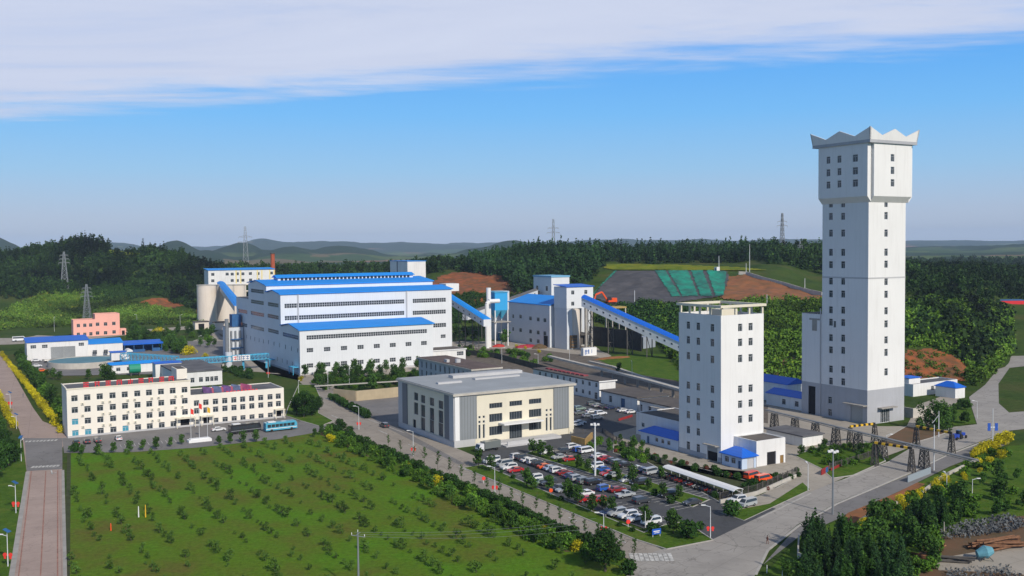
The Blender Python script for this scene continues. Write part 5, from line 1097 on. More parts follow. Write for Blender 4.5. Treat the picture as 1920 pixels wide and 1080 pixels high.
# ---------------------------------------------------------------- crusher plant and conveyors
def conveyor(label, a, b_, w, h, roofm, posts=(), wallm='panelw', nwin=0, over=.5, pm='steel_dark', side=1):
    a, b_ = Vector(a), Vector(b_); e = empty('conveyor_gallery', (a.x, a.y, 0), 0, label, 'conveyor'); O = Vector((a.x, a.y, 0)); A = a-O; Bv = b_-O; d = Bv-A
    hz = Vector((d.x, d.y, 0)).normalized(); s_ = Vector((-hz.y, hz.x, 0))*w/2; up = Vector((0, 0, h))
    b = MB(); b.extr([A-s_, A+s_, A+s_+up, A-s_+up], d); b.build('gallery', M[wallm], e)
    b = MB(); so = s_*1.12; b.extr([A-so+up, A+so+up, A+so*.55+up*1.22, A+up*1.32, A-so*.55+up*1.22], d); b.build('roof', M[roofm], e)
    if nwin:
        b = MB(); nrm = s_*(-1 if s_.y > 0 else 1)
        for i in range(nwin):
            p = A+d*((i+.5)/nwin)+nrm*1.01+up*.45; u = d.normalized(); b.extr([p-u*.6-Vector((0,0,.45)), p+u*.6-Vector((0,0,.45)), p+u*.6+Vector((0,0,.45)), p-u*.6+Vector((0,0,.45))], nrm.normalized()*.04)
        b.build('window_row', M['glass'], e)
    for t in posts:
        p = A+d*t; g = TZ(p.x+O.x, p.y+O.y); b = MB(); ht = p.z
        for q in (s_*.85, -s_*.85): b.bar((p+q).xy.to_3d()+Vector((0,0,g-.5)), p+q, .5)
        n = max(1, int((ht-g)/6))
        for k in range(n):
            z0 = g+(ht-g)*k/n; z1 = g+(ht-g)*(k+1)/n; P0 = p.xy.to_3d(); b.bar(P0+s_*.85+Vector((0,0,z0)), P0-s_*.85+Vector((0,0,z1)), .25); b.bar(P0+s_*.85+Vector((0,0,z1-.3)), P0-s_*.85+Vector((0,0,z1-.3)), .3)
        b.build('trestle', M[pm], e)
    return e
PF = lambda px, py, Y: AT(px, py, Y)
conveyor('steep blue-roofed conveyor from the silos down to the plant', PF(414, 538, 860), PF(449, 585, 640), 6, 4, 'blue_roof', (), 'silo')
conveyor('blue-roofed conveyor leaving the right end of the plant', PF(842, 566, 600), PF(914, 612, 560), 5, 4, 'blue_roof', (.35, .7), nwin=7)
conveyor('pale conveyor rising behind the dust collector to the rear tower', PF(872, 600, 640), PF(1004, 553, 700), 4.5, 3.6, 'grey_roof', (.25, .5, .75), 'panel', nwin=10)
conveyor('longest conveyor, blue-roofed, running down to the right from the crusher tower', PF(1096, 574, 575), PF(1300, 668, 520), 5.5, 5.2, 'blue_roof2', (.06, .26, .44, .62), nwin=16)
B = Bld('crusher_house', 'grey crusher house with a bright blue sloping roof beside the dust collector', 'crusher house', G(1031, 652)); w1 = 8; _, h1 = B.left(1031, 568); dL, _ = B.left(954, 560); hL = B.left(954, 565)[1]; h1 = (h1+hL)/2-1; print('crusher', h1, dL)
for px, py in ((962,593),(976,593.5),(994.5,597),(1009,599),(1021.5,600.5),(962,617),(976,619),(994.5,621.5),(1009,623.5),(1021.5,625),(995,638),(1009,640)): a, z = B.left(px, py); B.opening('L', a, z, 3.2 if px != 962 else 2.2, 2.4)
a, z = B.left(1023, 638); B.opening('L', a, 3.6, 5, 6.8, name='door', mesh=flat_door(5, 6.8, M['dark']), depth=.33)
B.box('wall', 0, 0, 0, 30, dL, h1, M['panel']); b = MB(); b.extr([(-.7, -.7, h1-.1), (-.7, dL+.7, h1-.1), (15, dL+.7, h1+4.5), (15, -.7, h1+4.5)], (0, 0, .4)); b.extr([(30.7, -.7, h1-.1), (30.7, dL+.7, h1-.1), (15.003, dL+.7, h1+4.5), (15.003, -.7, h1+4.5)], (0, 0, .4)); B.part('roof', b, M['blue_roof'])
B2 = Bld('crusher_tower', 'tall narrow crusher tower with a white silo bay and blue roof', 'tower', G(1063, 656)); B = B2; w1, h1 = B.front(1112, 537); dL = B.left(1039, 600)[0]; zq = B.front(1063, 579)[1]; print('ctower', w1, h1, dL, zq)
for px, py in ((1074, 548.5), (1098.5, 547.5), (1074, 569.5)): a, z = B.front(px, py); B.opening('F', a, z, 2.2, 2.4)
B.box('upper_wall', 0, 0, zq, w1, dL, h1, M['panelw']); b = MB(); b.box((0.3, .3, 0), (w1*.22, dL, zq-.004)); B.part('lower_wall', b, M['panel'])
B.shed_roof(0, 0, h1, w1, dL, h1+1.0, M['blue_roof2'], over=.6)
b = MB(); b.cyl((w1*.36, 5.2, 0), (w1*.36, 5.2, zq-.01), 5.0, n=28); B.part('silo', b, M['silo'])
for x, y in ((w1*.75, 1), (w1-.7, .7), (w1-.7, dL-1), (w1*.75, dL-1)): b = MB(); b.box((x-.6, y-.6, 0), (x+.6, y+.6, zq)); B.part('column', b, M['concrete'])
b = MB(); b.box((w1*.55, .5, 8), (w1*.95, dL-1, 9)); b.box((w1*.6, 3, 2), (w1*.9, dL-1, 7.5)); B.part('machine_deck', b, M['steel_dark'])
b = MB(); b.box((w1*.1, -1.2, 1), (w1*.35, -.2, 8.5), 0)
for i in range(4): b.box((w1*.12, -1.25, 1.5+i*1.8), (w1*.33, -1.202, 2.5+i*1.8), 1)
B.part('louvred_hatch', b, [mat('brown_hatch', (.20,.12,.05)), M['steel_dark']])
p = AT(1034, 560, 690); B = Bld('rear_tower', 'pale square tower with a blue roof edge behind the crusher house', 'tower', (p.x, p.y, 0)); w1, h1 = B.front(1067.5, 517); dL = B.left(1000.5, 540)[0]; hm = B.front(1040, 533)[1]
for px, py in ((1007, 540), (1025, 541)): a, z = B.left(px, py); B.opening('L', a, z, 3, 3.4)
B.box('wall', 0, 0, 0, w1, dL, h1-.8, M['panelw']); b = MB(); b.box((-.4, -.4, h1-.8), (w1+.4, dL+.4, h1+.3)); B.part('roof', b, mat('pale_blue_trim', (.18,.42,.62), .6)); b = MB(); a, z = B.left(1014, 545); b.box((-3, a-3, z-3), (-.003, a+3, z-2.6)); b.box((-2.8, a-2.8, z-2.6), (-2.7, a+2.8, z)); B.part('balcony', b, M['steel_dark'])
# dust collector with stack
p = G(936, 648); e = empty('dust_collector', p, TH, 'bright blue dust collector hopper on a steel frame beside a white bent duct', 'dust collector'); zt = CH-(548-461.6)*p.y/FPX; print('dust', zt)
b = MB(); b.box((-5, -4, zt-11), (4, 4, zt)); b.build('housing', mat('bright_blue_steel', (.04,.36,.72), .5), e)
b = MB()
for x0 in (-5, -.5): 
    for q in ([(x0,-4),(x0+4.5,-4)], [(x0+4.5,-4),(x0+4.5,4)], [(x0+4.5,4),(x0,4)], [(x0,4),(x0,-4)]): b.face([(q[1][0], q[1][1], zt-11), (q[0][0], q[0][1], zt-11), (x0+2.25, 0, zt-17)])
b.build('hopper', M['cyan'], e); b = MB(); b.box((-5.5, -4.5, zt), (4.5, 4.5, zt+.4)); b.build('top_deck', M['cyan'], e)
for x, y in ((-5,-4),(4,-4),(4,4),(-5,4)): b = MB(); b.bar((x, y, 0), (x, y, zt-11), .6); b.build('leg', M['trim'], e)
b = MB(); b.box((-6.5, -5.5, zt-18.5), (5.5, 5.5, zt-18)); b.build('walkway', M['concrete'], e)
p = G(917.5, 652); e = empty('exhaust_stack', p, TH, 'white vertical exhaust stack with a bent duct left of the blue hopper', 'exhaust stack'); zt = CH-(540-461.6)*p.y/FPX; zb = CH-(566-461.6)*p.y/FPX
b = MB(); b.cyl((2, 4, 0), (2, 4, zt), 1.5, n=12); b.build('stack', M['trim'], e, smooth=False)
b = MB(); b.cyl((-2.5, -2, 0), (-2.5, -2, zb-1), 1.3, n=12); b.cyl((-2.5, -2, zb-1.2), (-1, -2, zb+.5), 1.3, n=12); b.cyl((-1.2, -2, zb+.5), (6, -2, zb+.5), 1.3, n=12); b.build('duct', M['trim'], e)
p = G(945, 640); Q = Bld('filter_shed', 'small grey shed with pipework under the blue hopper', 'shed', p); Q.box('wall', 0, 0, 0, 9, 8, 5, M['cyan_dark']); b = MB(); b.box((-.3, -.3, 5), (9.3, 8.3, 5.3)); Q.part('roof', b, M['grey_wall'])
Q = Bld('transfer_house', 'pale grey transfer house behind the blue hopper', 'transfer house', AT(928, 560, 650).xy.to_3d()); zt = CH-(546-461.6)*650/FPX; Q.box('wall', 0, 0, 0, 11, 10, zt, M['panel'], roof=M['pale_roof'])
Q = Bld('support_block', 'blue-grey concrete block under the low end of the longest conveyor', 'concrete block', G(1206, 658)); Q.box('wall', 0, 0, 0, 9, 9, 8, mat('bluish_concrete', (.30,.34,.40), .85, var=.1, vs=.3))
Q = Bld('dark_screen_fence', 'tall dark screen fence under the longest conveyor', 'fence', G(1207, 661)); b = MB(); b.box((-1, 1, 0), (-.6, 56, 12)); Q.part('screen', b, mat('dark_mesh', (.035,.035,.04), .9, var=.4, vs=.4))
B = Bld('painted_board', 'small white hut side with blue painted marks below the crusher tower', 'board', G(1094, 668)); b = MB(); b.box((0, 0, 0), (9, 2.5, 4.5), 0)
for i, (x, w_) in enumerate(((1, .5), (2, .4), (3.2, .7), (5.5, .3))): b.box((x, -.05, .8+.2*i), (x+w_, -.003, 3.6), 1)
b.box((1, -.06, 2.6), (3.6, -.052, 3.0), 1); B.part('board', b, [M['trim'], mat('blue_lettering', (.08,.16,.40))])
# excavator on its terrace
pe = HIT(1143, 571, 600); ex = empty('excavator', (pe.x, pe.y, TZ(pe.x, pe.y)), R(200), 'orange excavator on the terrace in front of the dark slag slope', 'excavator')
for y in (-1.5, 1.5): b = MB(); b.extr([(-2.8, y-.4, .5), (-2.2, y-.4, 0), (2.2, y-.4, 0), (2.8, y-.4, .5), (2.2, y-.4, 1.1), (-2.2, y-.4, 1.1)], (0, .8, 0)); b.build('track', M['black'], ex)
b = MB(); b.box((-3.4, -1.7, 1.3), (1.4, 1.7, 2.2), 0); b.extr([(-3.5, -1.7, 2.2), (-.5, -1.7, 2.2), (-.6, -1.7, 3.4), (-3.3, -1.7, 3.3)], (0, 3.4, 0)); b.build('body', M['orange'], ex)
b = MB(); b.extr([(0, .5, 2.2), (1.6, .5, 2.2), (1.5, .5, 3.4), (1.1, .5, 4.0), (.1, .5, 4.0)], (0, 1.2, 0)); b.build('cab', M['glass'], ex)
b = MB(); b.bar((1.2, -.3, 2.2), (4.2, -.3, 6.4), .9, .7); b.bar((4.2, -.3, 6.4), (7.6, -.3, 5.2), .8, .7); b.build('boom', M['orange'], ex); b = MB(); b.bar((7.6, -.3, 5.4), (8.4, -.3, 1.8), .6); b.extr([(7.6, -.9, .3), (9.2, -.9, .6), (9.0, -.9, 1.9), (8.0, -.9, 2.1)], (0, 1.3, 0)); b.build('arm', M['orange'], ex)
ex.scale = (1.35,)*3
Q = Bld('hopper_platform', 'yellow steel hopper platform below the orange excavator', 'platform', AT(1148, 590, 612).xy.to_3d()); gz = TZ(Q.c.x, Q.c.y); zt = CH-(576-460)*612/FPX
b = MB(); b.box((0, 0, zt-1), (11, 8, zt)); Q.part('deck', b, mat('dull_yellow', (.42,.30,.10), .7))
for x, y in ((.4,.4),(10.4,.4),(.4,7.4),(10.4,7.4)): b = MB(); b.bar((x, y, 0), (x, y, zt-1), .7); Q.part('leg', b, M['concrete_pale'])

# ---------------------------------------------------------------- pylons, masts, poles
def lattice(b, w0, w1, h, n, t, m=0, x=0, y=0):
    for i in range(n):
        z0 = h*i/n; z1 = h*(i+1)/n; a0 = w0+(w1-w0)*i/n; a1 = w0+(w1-w0)*(i+1)/n; C0 = [(x+sx_*a0/2, y+sy_*a0/2, z0) for sx_, sy_ in ((-1,-1),(1,-1),(1,1),(-1,1))]; C1 = [(x+sx_*a1/2, y+sy_*a1/2, z1) for sx_, sy_ in ((-1,-1),(1,-1),(1,1),(-1,1))]
        for k in range(4): j = (k+1) % 4; b.bar(C0[k], C1[k], t*1.3); b.bar(C0[k], C1[j], t*.7); b.bar(C0[j], C1[k], t*.7); b.bar(C1[k], C1[j], t*.7)
def pylon(px, pyb, pyt, Y, label, w=.10, arms=3, t=.42, m='steel'):
    p = AT(px, 500, Y); g = TZ(p.x, p.y); yh = 461.4-.00862*(px-960); zt = CH-(pyt-yh)*Y/FPX; h = zt-g; e = empty('pylon', (p.x, p.y, g), R(random.uniform(0, 40)), label, 'pylon')
    b = MB(); t *= .72; lattice(b, h*w*1.9, h*.028, h, 9, t); b.build('mast', M[m], e)
    for k in range(arms):
        z = h*(.70+.1*k); L_ = h*(.14-.02*k); b = MB()
        for s_ in (-1, 1): b.bar((0, 0, z), (s_*L_, 0, z+.3), t*1.1); b.bar((0, 0, z+h*.035), (s_*L_, 0, z+.3), t*.8); b.bar((s_*L_, 0, z+.3), (s_*L_, 0, z-1.5), t*.6)
        b.build('cross_arm', M[m], e)
    return e
pylon(120.5, 545, 472, 960, 'tallest steel pylon on the left wooded slope'); pylon(161, 598, 533, 800, 'steel pylon just behind the pink house', arms=3, t=.34)
pylon(461, 500, 425, 1350, 'steel pylon on the skyline left of the brick chimney', w=.07, arms=2, t=.55)
pylon(1038, 462, 411, 1280, 'steel pylon on the skyline near the middle', w=.05, arms=2, t=.5); pylon(1466.5, 490, 400, 1000, 'tallest steel pylon between the two towers', w=.055, arms=2, t=.40)
pylon(1500, 512, 452, 900, 'smaller steel pylon just left of the tallest tower', w=.07, arms=2, t=.34)
def post(name, px, pyb, pyt, label, cat='pole', r=.16, m='pole', head=None, hill=False, group=None, rz=0, mat2=None):
    p = HIT(px, pyb, 420) if hill else G(px, pyb); yh = 461.4-.00862*(px-960); h = (pyb-pyt)*p.y/FPX; e = empty(name, p, rz, label, cat, group)
    b = MB(); b.cyl((0, 0, -.2), (0, 0, h), r, r*.6, 8); b.build('pole', M[m], e)
    if head == 'lamp':
        b = MB(); b.bar((0, 0, h-.1), (1.3, 0, h+.25), .09); b.build('arm', M[m], e); b = MB(); b.box((1.0, -.16, h+.14), (1.9, .16, h+.32)); b.build('lamp_head', M['trim'], e)
    elif head == 'solar':
        b = MB(); b.bar((0, 0, h-.9), (1.2, 0, h-.6), .09); b.build('arm', M[m], e); b = MB(); b.box((.9, -.16, h-.68), (1.7, .16, h-.52)); b.build('lamp_head', M['trim'], e); b = MB(); b.extr([(-.6, -.5, h-.1), (.6, -.5, h+.5), (.6, .5, h+.5), (-.6, .5, h-.1)], (0, 0, .06)); b.build('solar_panel', M['cyan_dark'], e)
    elif head == 'flood':
        for a in range(4): b = MB(); b.bar((0, 0, h-.2), (math.cos(a*1.57)*.9, math.sin(a*1.57)*.9, h), .1); b.box((math.cos(a*1.57)*.9-.3, math.sin(a*1.57)*.9-.3, h-.1), (math.cos(a*1.57)*.9+.3, math.sin(a*1.57)*.9+.3, h+.35)); b.build('floodlight', M['trim'], e)
    return e, h
def banner(e, z=2.4, s=1.0):
    for sgn in (-1, 1):
        b = MB(); b.cyl((sgn*.6*s, -.06, z), (sgn*.6*s, .06, z), .42*s, n=10); b.box((sgn*.6*s-.2, -.05, z-.8*s), (sgn*.6*s+.2, .05, z-.38*s)); b.build('red_banner', M['red'], e)
lam = [(26,880,825,None),(31,961,900,None),(14,1060,993,None),(46,835,788,None),(20,760,735,None)]
for i, (px, pyb, pyt, x) in enumerate(((40,880,818),(28,962,901),(14,1063,994),(29,800,779),(19,768,737),(1,1140,1060))) if False else []: pass
for (px, pyb, pyt, lab, ban) in ((40, 865, 820, 'lamp beside the left road at the second zebra crossing', 0), (30, 962, 905, 'lamp beside the left road with a red banner near its foot', 1), (15, 1062, 995, 'nearest lamp on the left road with a large red banner', 1), (31, 804, 777, 'lamp among the yellow bushes by the left road', 0), (19.5, 766, 736, 'farthest lamp among the yellow bushes by the left road', 1),
    (673, 806, 762, 'roadside lamp with a red banner beside the white-trunked lawn', 1), (775, 856, 808, 'roadside lamp with a red banner in front of the canteen hall', 1), (928, 930, 875, 'roadside lamp with red round banners at the car park corner', 1), (1132, 1010, 962, 'roadside lamp with a red banner near the blue signboard', 1), (1332, 1010, 948, 'roadside lamp with a red banner at the car park exit', 1),
    (1515, 921, 869, 'lamp at the mouth of the tower yard road', 0), (615, 732, 693, 'lamp in front of the plant bushes', 0), (655, 725, 692, 'second lamp in front of the plant bushes', 0), (503, 708, 680, 'lamp with a red banner by the plant corner', 1), (560, 742, 715, 'lamp behind the big round trees', 0),
    (1775, 922, 888, 'lamp standing in the yellow-flowered verge', 0), (1823, 935, 898, 'dark lamp in the grass above the scrap yard', 0), (1832, 785, 752, 'lamp on the lawn at the road fork', 0), (1662, 850, 815, 'lamp beside the pipe rack', 0), (941, 682, 652, 'lamp on the railway bank behind the grey office', 0), (1009, 690, 664, 'lamp behind the long two-storey block', 0), (1068, 680, 655, 'lamp by the painted board', 0), (1185, 710, 678, 'lamp on the slope below the hill-foot lawn', 0), (102, 622, 595, 'lamp on the far yard left of the pink house', 0), (257, 615, 590, 'lamp on the far yard right of the pink house', 0), (338, 612, 590, 'lamp on the far yard near the silos', 0), (373, 646, 630, 'lamp by the yellow bushes near the plant', 0)):
    e, h = post('street_lamp', px, pyb, pyt, lab, 'street lamp', .11, head='solar' if px < 60 else 'lamp', group='street lamps along the site roads', rz=random.choice([0, 3.14, 1.6]) if not ban else 3.0)
    if ban: banner(e, 2.3, .8 if px > 100 else 1.0)
e, h = post('light_mast', 1116, 893, 795, 'tall white floodlight mast in the middle of the car park', 'light mast', .3, head='flood')
e, h = post('light_mast', 1561.5, 965, 845, 'tall grey mast with small lamps beside the right road', 'light mast', .26, 'steel', head='flood')
e, h = post('street_lamp', 1210, 990, 958, 'short thin lamp at the near corner of the parked cars', 'street lamp', .1, head=None)
for px, pyb, pyt, lab in ((1751, 882, 795, 'plain concrete pole beside the pipe rack gantry'), (1760, 820, 770, 'white pole with a bracket in front of the willow'), (1861, 838, 765, 'grey pole with two blue signs by the right road')):
    e, h = post('pole', px, pyb, pyt, lab, 'pole', .18)
    if px == 1861:
        for sx_ in (-1.1, 1.1): b = MB(); b.box((sx_-.45, -.05, h*.42), (sx_+.45, .05, h*.62)); b.build('blue_sign', mat('blue_sign_paint', (.03,.10,.45), .5), e)
        b = MB(); b.box((-1.6, -.04, h*.5), (1.6, .04, h*.53)); b.build('bracket', M['pole'], e)
    if px == 1760: b = MB(); b.bar((0, 0, h*.85), (-2, 0, h*.55), .12); b.build('bracket', M['pole'], e)
for px, pyb, pyt, lab in ((1405.5, 510, 458, 'tall pale pole on the hilltop beside the white hut'), (1399, 516, 494, 'short pole beside the pale wall on the hill'), (1348, 508, 480, 'thin pole beside the small white hut on the slag slope'), (1509, 548, 522, 'thin pole beside the pale wall running down the hill'), (1438, 577, 552, 'thin pole on the green slope behind the pergola'), (1190, 577, 545, 'lamp pole at the foot of the slag slope')):
    post('pole', px, pyb, pyt, lab, 'pole', .28, hill=True)
# utility pole with crossarm and wires in the orchard
p = G(672.5, 1110); yh = 464; h = (1110-995)*p.y/FPX; e = empty('utility_pole', p, R(20), 'grey utility pole with a crossarm and wires standing in the orchard', 'utility pole')
b = MB(); b.cyl((0, 0, -.2), (0, 0, h), .22, .14, 8); b.build('pole', M['steel'], e); b = MB(); b.bar((-1.2, 0, h-.5), (1.3, 0, h-.9), .12); b.bar((-.2, -.9, h-.3), (.3, .9, h-.3), .1); b.build('cross_arm', M['steel'], e)
for x, y, z in ((-1.1, 0, -.4), (0, 0, .1), (1.2, 0, -.75)): b = MB(); b.cyl((x, y, h+z), (x, y, h+z+.35), .07, n=6); b.build('insulator', M['trim'], e)
p2 = G(1100, 1010); b = MB(); P0 = p+Vector((0, 0, h))
for k, (dz, q) in enumerate(((0, AT(1118, 972, p.y*1.06)), (-.4, AT(1118, 979, p.y*1.06)), (-.8, AT(1118, 990, p.y*1.06)))):
    A0 = P0+Vector((.8*k-.6, 0, dz))
    prev = A0
    for i in range(1, 11): t = i/10; c_ = A0.lerp(q, t)-Vector((0, 0, 1.0*math.sin(math.pi*t))); b.bar(prev-p, c_-p, .025); prev = c_
b.build('wires', M['steel'], e); e.rotation_euler.z = 0
for px, pyb, pyt, lab, m in ((260, 970, 949, 'thin white post standing in the orchard', 'trim'), (273, 970, 946, 'thin yellow marker post standing in the orchard', 'yellow'), (208, 995, 981, 'short orange marker post in the orchard', 'orange')): post('marker_post', px, pyb, pyt, lab, 'post', .16, m)
# flags before the office block
fl = G(374, 828); e = empty('flag_podium', fl, TH, 'white tiled flag podium with three flagpoles in front of the office block', 'podium'); b = MB(); b.box((-3.6, -1.5, 0), (3.6, 1.5, .9)); b.box((-3, -1, .9), (3, 1, 1.2)); b.build('podium', M['trim'], e)
for i, (m_, z) in enumerate(((M['red'], 10), (M['red'], 11.5), (M['yellow'], 10))):
    f = empty('flagpole', fl+GX*(-2.6+2.6*i)+Vector((0, 0, 1.2)), TH, ('left flagpole with a limp red flag', 'middle and tallest flagpole with a red flag', 'right flagpole with a yellow flag')[i]+' before the office', 'flagpole', 'flagpoles on the white podium'); b = MB(); b.cyl((0, 0, 0), (0, 0, z), .07, n=6); b.build('pole', M['pole'], f)
    b = MB(); q = [(0, 0), (.35, .1), (.7, -.1), (1.0, .08)]
    for (x0, y0), (x1, y1) in zip(q, q[1:]): b.face([(x0, y0, z-1.9-x0*.5), (x1, y1, z-1.9-x1*.5), (x1, y1, z-.2-x1*.6), (x0, y0, z-.2-x0*.6)])
    b.build('flag', m_, f)
# ---------------------------------------------------------------- pipe rack, height barriers, railway viaduct
P0 = G(1433, 808, 0); Pz = 6.0
ra, rb = G(1436, 767, 6.2), G(1833, 860, 6.2); rb = G(1832, 862, 3.0); rb.z = 6.2; ra = G(1436, 768, 6.2)
rb = AT(1832, 861, 1); d_ = ray(1832, 861); tt = (6.0-CH)/d_.z; rb = CAM+d_*tt
e = empty('pipe_rack', (ra.x, ra.y, 0), 0, 'long overhead pipeline on dark lattice trestles crossing the right road', 'pipe rack'); d = rb-ra; u = d.normalized(); s_ = Vector((-u.y, u.x, 0))
for k, r_ in ((-.5, .16), (0, .2), (.5, .14)): b = MB(); b.cyl(s_*k+Vector((0, 0, ra.z)), d+s_*k+Vector((0, 0, rb.z)), r_, n=8); b.build('pipe', M['steel'] if k else M['concrete'], e)
b = MB(); b.bar(s_*.8+Vector((0, 0, ra.z-.4)), d+s_*.8+Vector((0, 0, rb.z-.4)), .22); b.bar(-s_*.8+Vector((0, 0, ra.z-.4)), d-s_*.8+Vector((0, 0, rb.z-.4)), .22); b.build('beam', M['concrete'], e)
for px in (1452, 1491, 1529, 1567.5, 1609, 1655, 1733):
    # trestle under the rack where this column crosses it
    best = min(range(400), key=lambda i: abs((lambda w_: (CM3.transposed() @ (w_-CAM)))(ra+d*(i/399)).x/-(CM3.transposed() @ (ra+d*(i/399)-CAM)).z*FPX+960-px)); t = best/399
    b = MB(); q = d*t; lattice(b, 2.2, 1.4, ra.z-.7, 4, .17); o = b.build('trestle', M['steel_dark'], e, loc=(q.x, q.y, 0), rz=math.atan2(u.y, u.x))
def barrier(pa, pb, hgt, label, legA=True):
    a, c = G(*pa), G(*pb); e = empty('height_barrier', a, math.atan2((c-a).y, (c-a).x), label, 'height barrier', 'yellow and black height barriers'); L_ = (c-a).length
    for x in ((0, L_)): b = MB(); lattice(b, 1.6, .7, hgt, 4, .15, x=x); b.build('leg', M['steel_dark'], e)
    b = MB(); n = 10
    for i in range(n): b.box((L_*i/n, -.3, hgt), (L_*(i+1)/n-.01, .3, hgt+.6), i % 2)
    b.build('striped_beam', [M['yellow'], M['black']], e)
barrier((1640, 874), (1709, 886), 6.3, 'yellow and black height barrier nearest the grey road, on lattice legs')
barrier((1718, 838), (1784, 852), 6.0, 'yellow and black height barrier beyond the pipe rack by the blue tractor')
barrier((1594, 838), (1640, 832), 6.0, 'yellow and black height barrier at the foot of the tallest tower')
# viaduct: raised concrete track behind the low buildings
b = MB(); pts = [(1030, 668), (1120, 690), (1210, 712), (1300, 737), (1400, 765)]; vz = 4.2
e = empty('railway_viaduct', G(1030, 672), 0, 'raised concrete trestle track running behind the low storehouses', 'viaduct'); O = G(1030, 672)
V = [(CAM+ray(*p)*((vz-CH)/ray(*p).z))-O for p in pts]
for a, c in zip(V, V[1:]): b.bar(a, c, 2.2, .9)
b.build('deck', M['concrete_pale'], e)
for i, (a, c) in enumerate(zip(V, V[1:])):
    for t in (.1, .35, .6, .85):
        if i >= 1: p = a.lerp(c, t); q = MB(); q.box((p.x-.5, p.y-.5, 0), (p.x+.5, p.y+.5, vz-.46)); q.build('pier', M['concrete'], e)
b = MB(); V2 = [G(x, y) for x, y in ((1105, 680), (1150, 690), (1230, 718), (1300, 738))]
for a, c in zip(V2, V2[1:]): b.bar(a+Vector((0,0,.5)), c+Vector((0,0,.5)), 1.6, 1.0)
tag(b.build('low_wall', M['concrete_pale']), 'low pale concrete wall beside the raised track', 'wall')
b = MB()
for a, c in zip([G(x, y) for x, y in ((845, 662), (930, 672), (1010, 694))], [G(x, y) for x, y in ((930, 672), (1010, 694), (1040, 702))]): b.bar(a+Vector((0,0,1.5)), c+Vector((0,0,1.5)), .4, 3)
tag(b.build('dark_fence', mat('dark_fence_mesh', (.05,.055,.05), .9, var=.4, vs=.5)), 'long dark fence along the railway bank behind the grey office', 'fence')
# pale wall running down the hill
pts = [(1385, 515), (1400, 516), (1430, 526), (1470, 536), (1505, 547), (1541, 555)]
b = MB(); P = [HIT(x, y, 560) for x, y in pts]
for a, c in zip(P, P[1:]): b.bar(a+Vector((0,0,1.0)), c+Vector((0,0,1.0)), .6, 3.2)
tag(b.build('hill_wall', M['concrete_pale']), 'pale stepped wall running down the brown hillside', 'wall')
p = HIT(1344, 509, 600); Q = Bld('hut', 'tiny white hut on top of the slag slope', 'hut', p.xy, z=TZ(p.x, p.y)); Q.opening('L', 1.4, 1.4, 1, 2, name='door', mesh=flat_door(1, 2, M['dark'])); Q.box('wall', 0, 0, 0, 3, 3, 3.4, M['white'])
p = AT(1872, 570, 700); Q = Bld('canopy', 'red and blue flat canopy on white posts among the trees at the right edge', 'canopy', (p.x, p.y), z=TZ(p.x, p.y), th=0); b = MB(); zc_ = CH-(571-453.5)*700/FPX-Q.c.z; b.box((-4, 0, zc_), (20, 10, zc_+2.6), 0); b.box((-4.1, -.1, zc_+2.6), (20.1, 10.1, zc_+3.2), 1); Q.part('roof', b, [M['redsign'], M['cyan_dark']])
for x in (3, 12): b = MB(); b.bar((x, 3, -1), (x, 3, zc_), .8); Q.part('post', b, M['trim'])
b = MB(); P = [HIT(x, y, 560) for x, y in ((1768, 572), (1800, 574), (1822, 577))]
for a, c in zip(P, P[1:]): b.bar(a+Vector((0,0,1.2)), c+Vector((0,0,1.2)), .4, 3)
tag(b.build('yard_wall', M['concrete_pale']), 'pale wall among the trees right of the tallest tower', 'wall')
# beige retaining wall by the hall
b = MB(); P = [G(x, y) for x, y in ((598, 742), (640, 757), (700, 752), (752, 746))]
P = [G(x, y) for x, y in ((626, 748), (668, 752.5), (752, 744))]
for a, c in zip(P, P[1:]): b.bar(a+Vector((0,0,2.1)), c+Vector((0,0,2.1)), .5, 4.2)
tag(b.build('retaining_wall', mat('beige_wall_render', (.44,.36,.24), .85, var=.1, vs=.3, streak=.2)), 'beige retaining wall below the plant shrubs', 'wall')
b = MB(); b.bar(G(590, 738)+Vector((0,0,3.2)), G(752, 728)+Vector((0,0,3.2)), .4, .5); tag(b.build('wall_coping', M['kerb']), 'thin grey kerb wall above the beige retaining wall', 'wall')
# boundary walls and fences
def fence(name, label, pts, h, m, w=.15, post_gap=3, solid=False, base=0):
    P = [G(*q) for q in pts]; e = empty(name, P[0], 0, label, 'fence' if not solid else 'wall'); O = P[0]; b = MB(); PL = []; pm = MB(); pm.bar((0,0,0), (0,0,h+.25), .22); pm = pm.mesh('post', m)
    for a, c in zip(P, P[1:]):
        a, c = a-O, c-O
        if solid: b.bar(a+Vector((0,0,h/2)), c+Vector((0,0,h/2)), w, h)
        else:
            b.bar(a+Vector((0,0,h)), c+Vector((0,0,h)), .07); b.bar(a+Vector((0,0,.3+base)), c+Vector((0,0,.3+base)), .07); n = max(1, int((c-a).length/.3))
            for i in range(n): p = a.lerp(c, i/n); b.bar(p+Vector((0,0,.1)), p+Vector((0,0,h+.1)), .05)
            if base: b.bar(a+Vector((0,0,base/2)), c+Vector((0,0,base/2)), .35, base, 0)
        n = max(1, round((c-a).length/post_gap))
        for i in range(n+1): PL.append(a.lerp(c, i/n))
    b.build('rails' if not solid else 'wall', m, e)
    if not solid:
        for p in PL[:99]: put('post', pm, e, p)
    return e
fence('boundary_wall', 'low pale stone wall around the tower yard corner', [(1350, 945), (1420, 928), (1492, 896)], 1.0, M['concrete_pale'], .4, solid=True)
fence('railing', 'dark railing behind the bicycle shed and round the tower yard corner', [(1350, 941), (1420, 925), (1494, 892)], 2.2, M['steel_dark'])
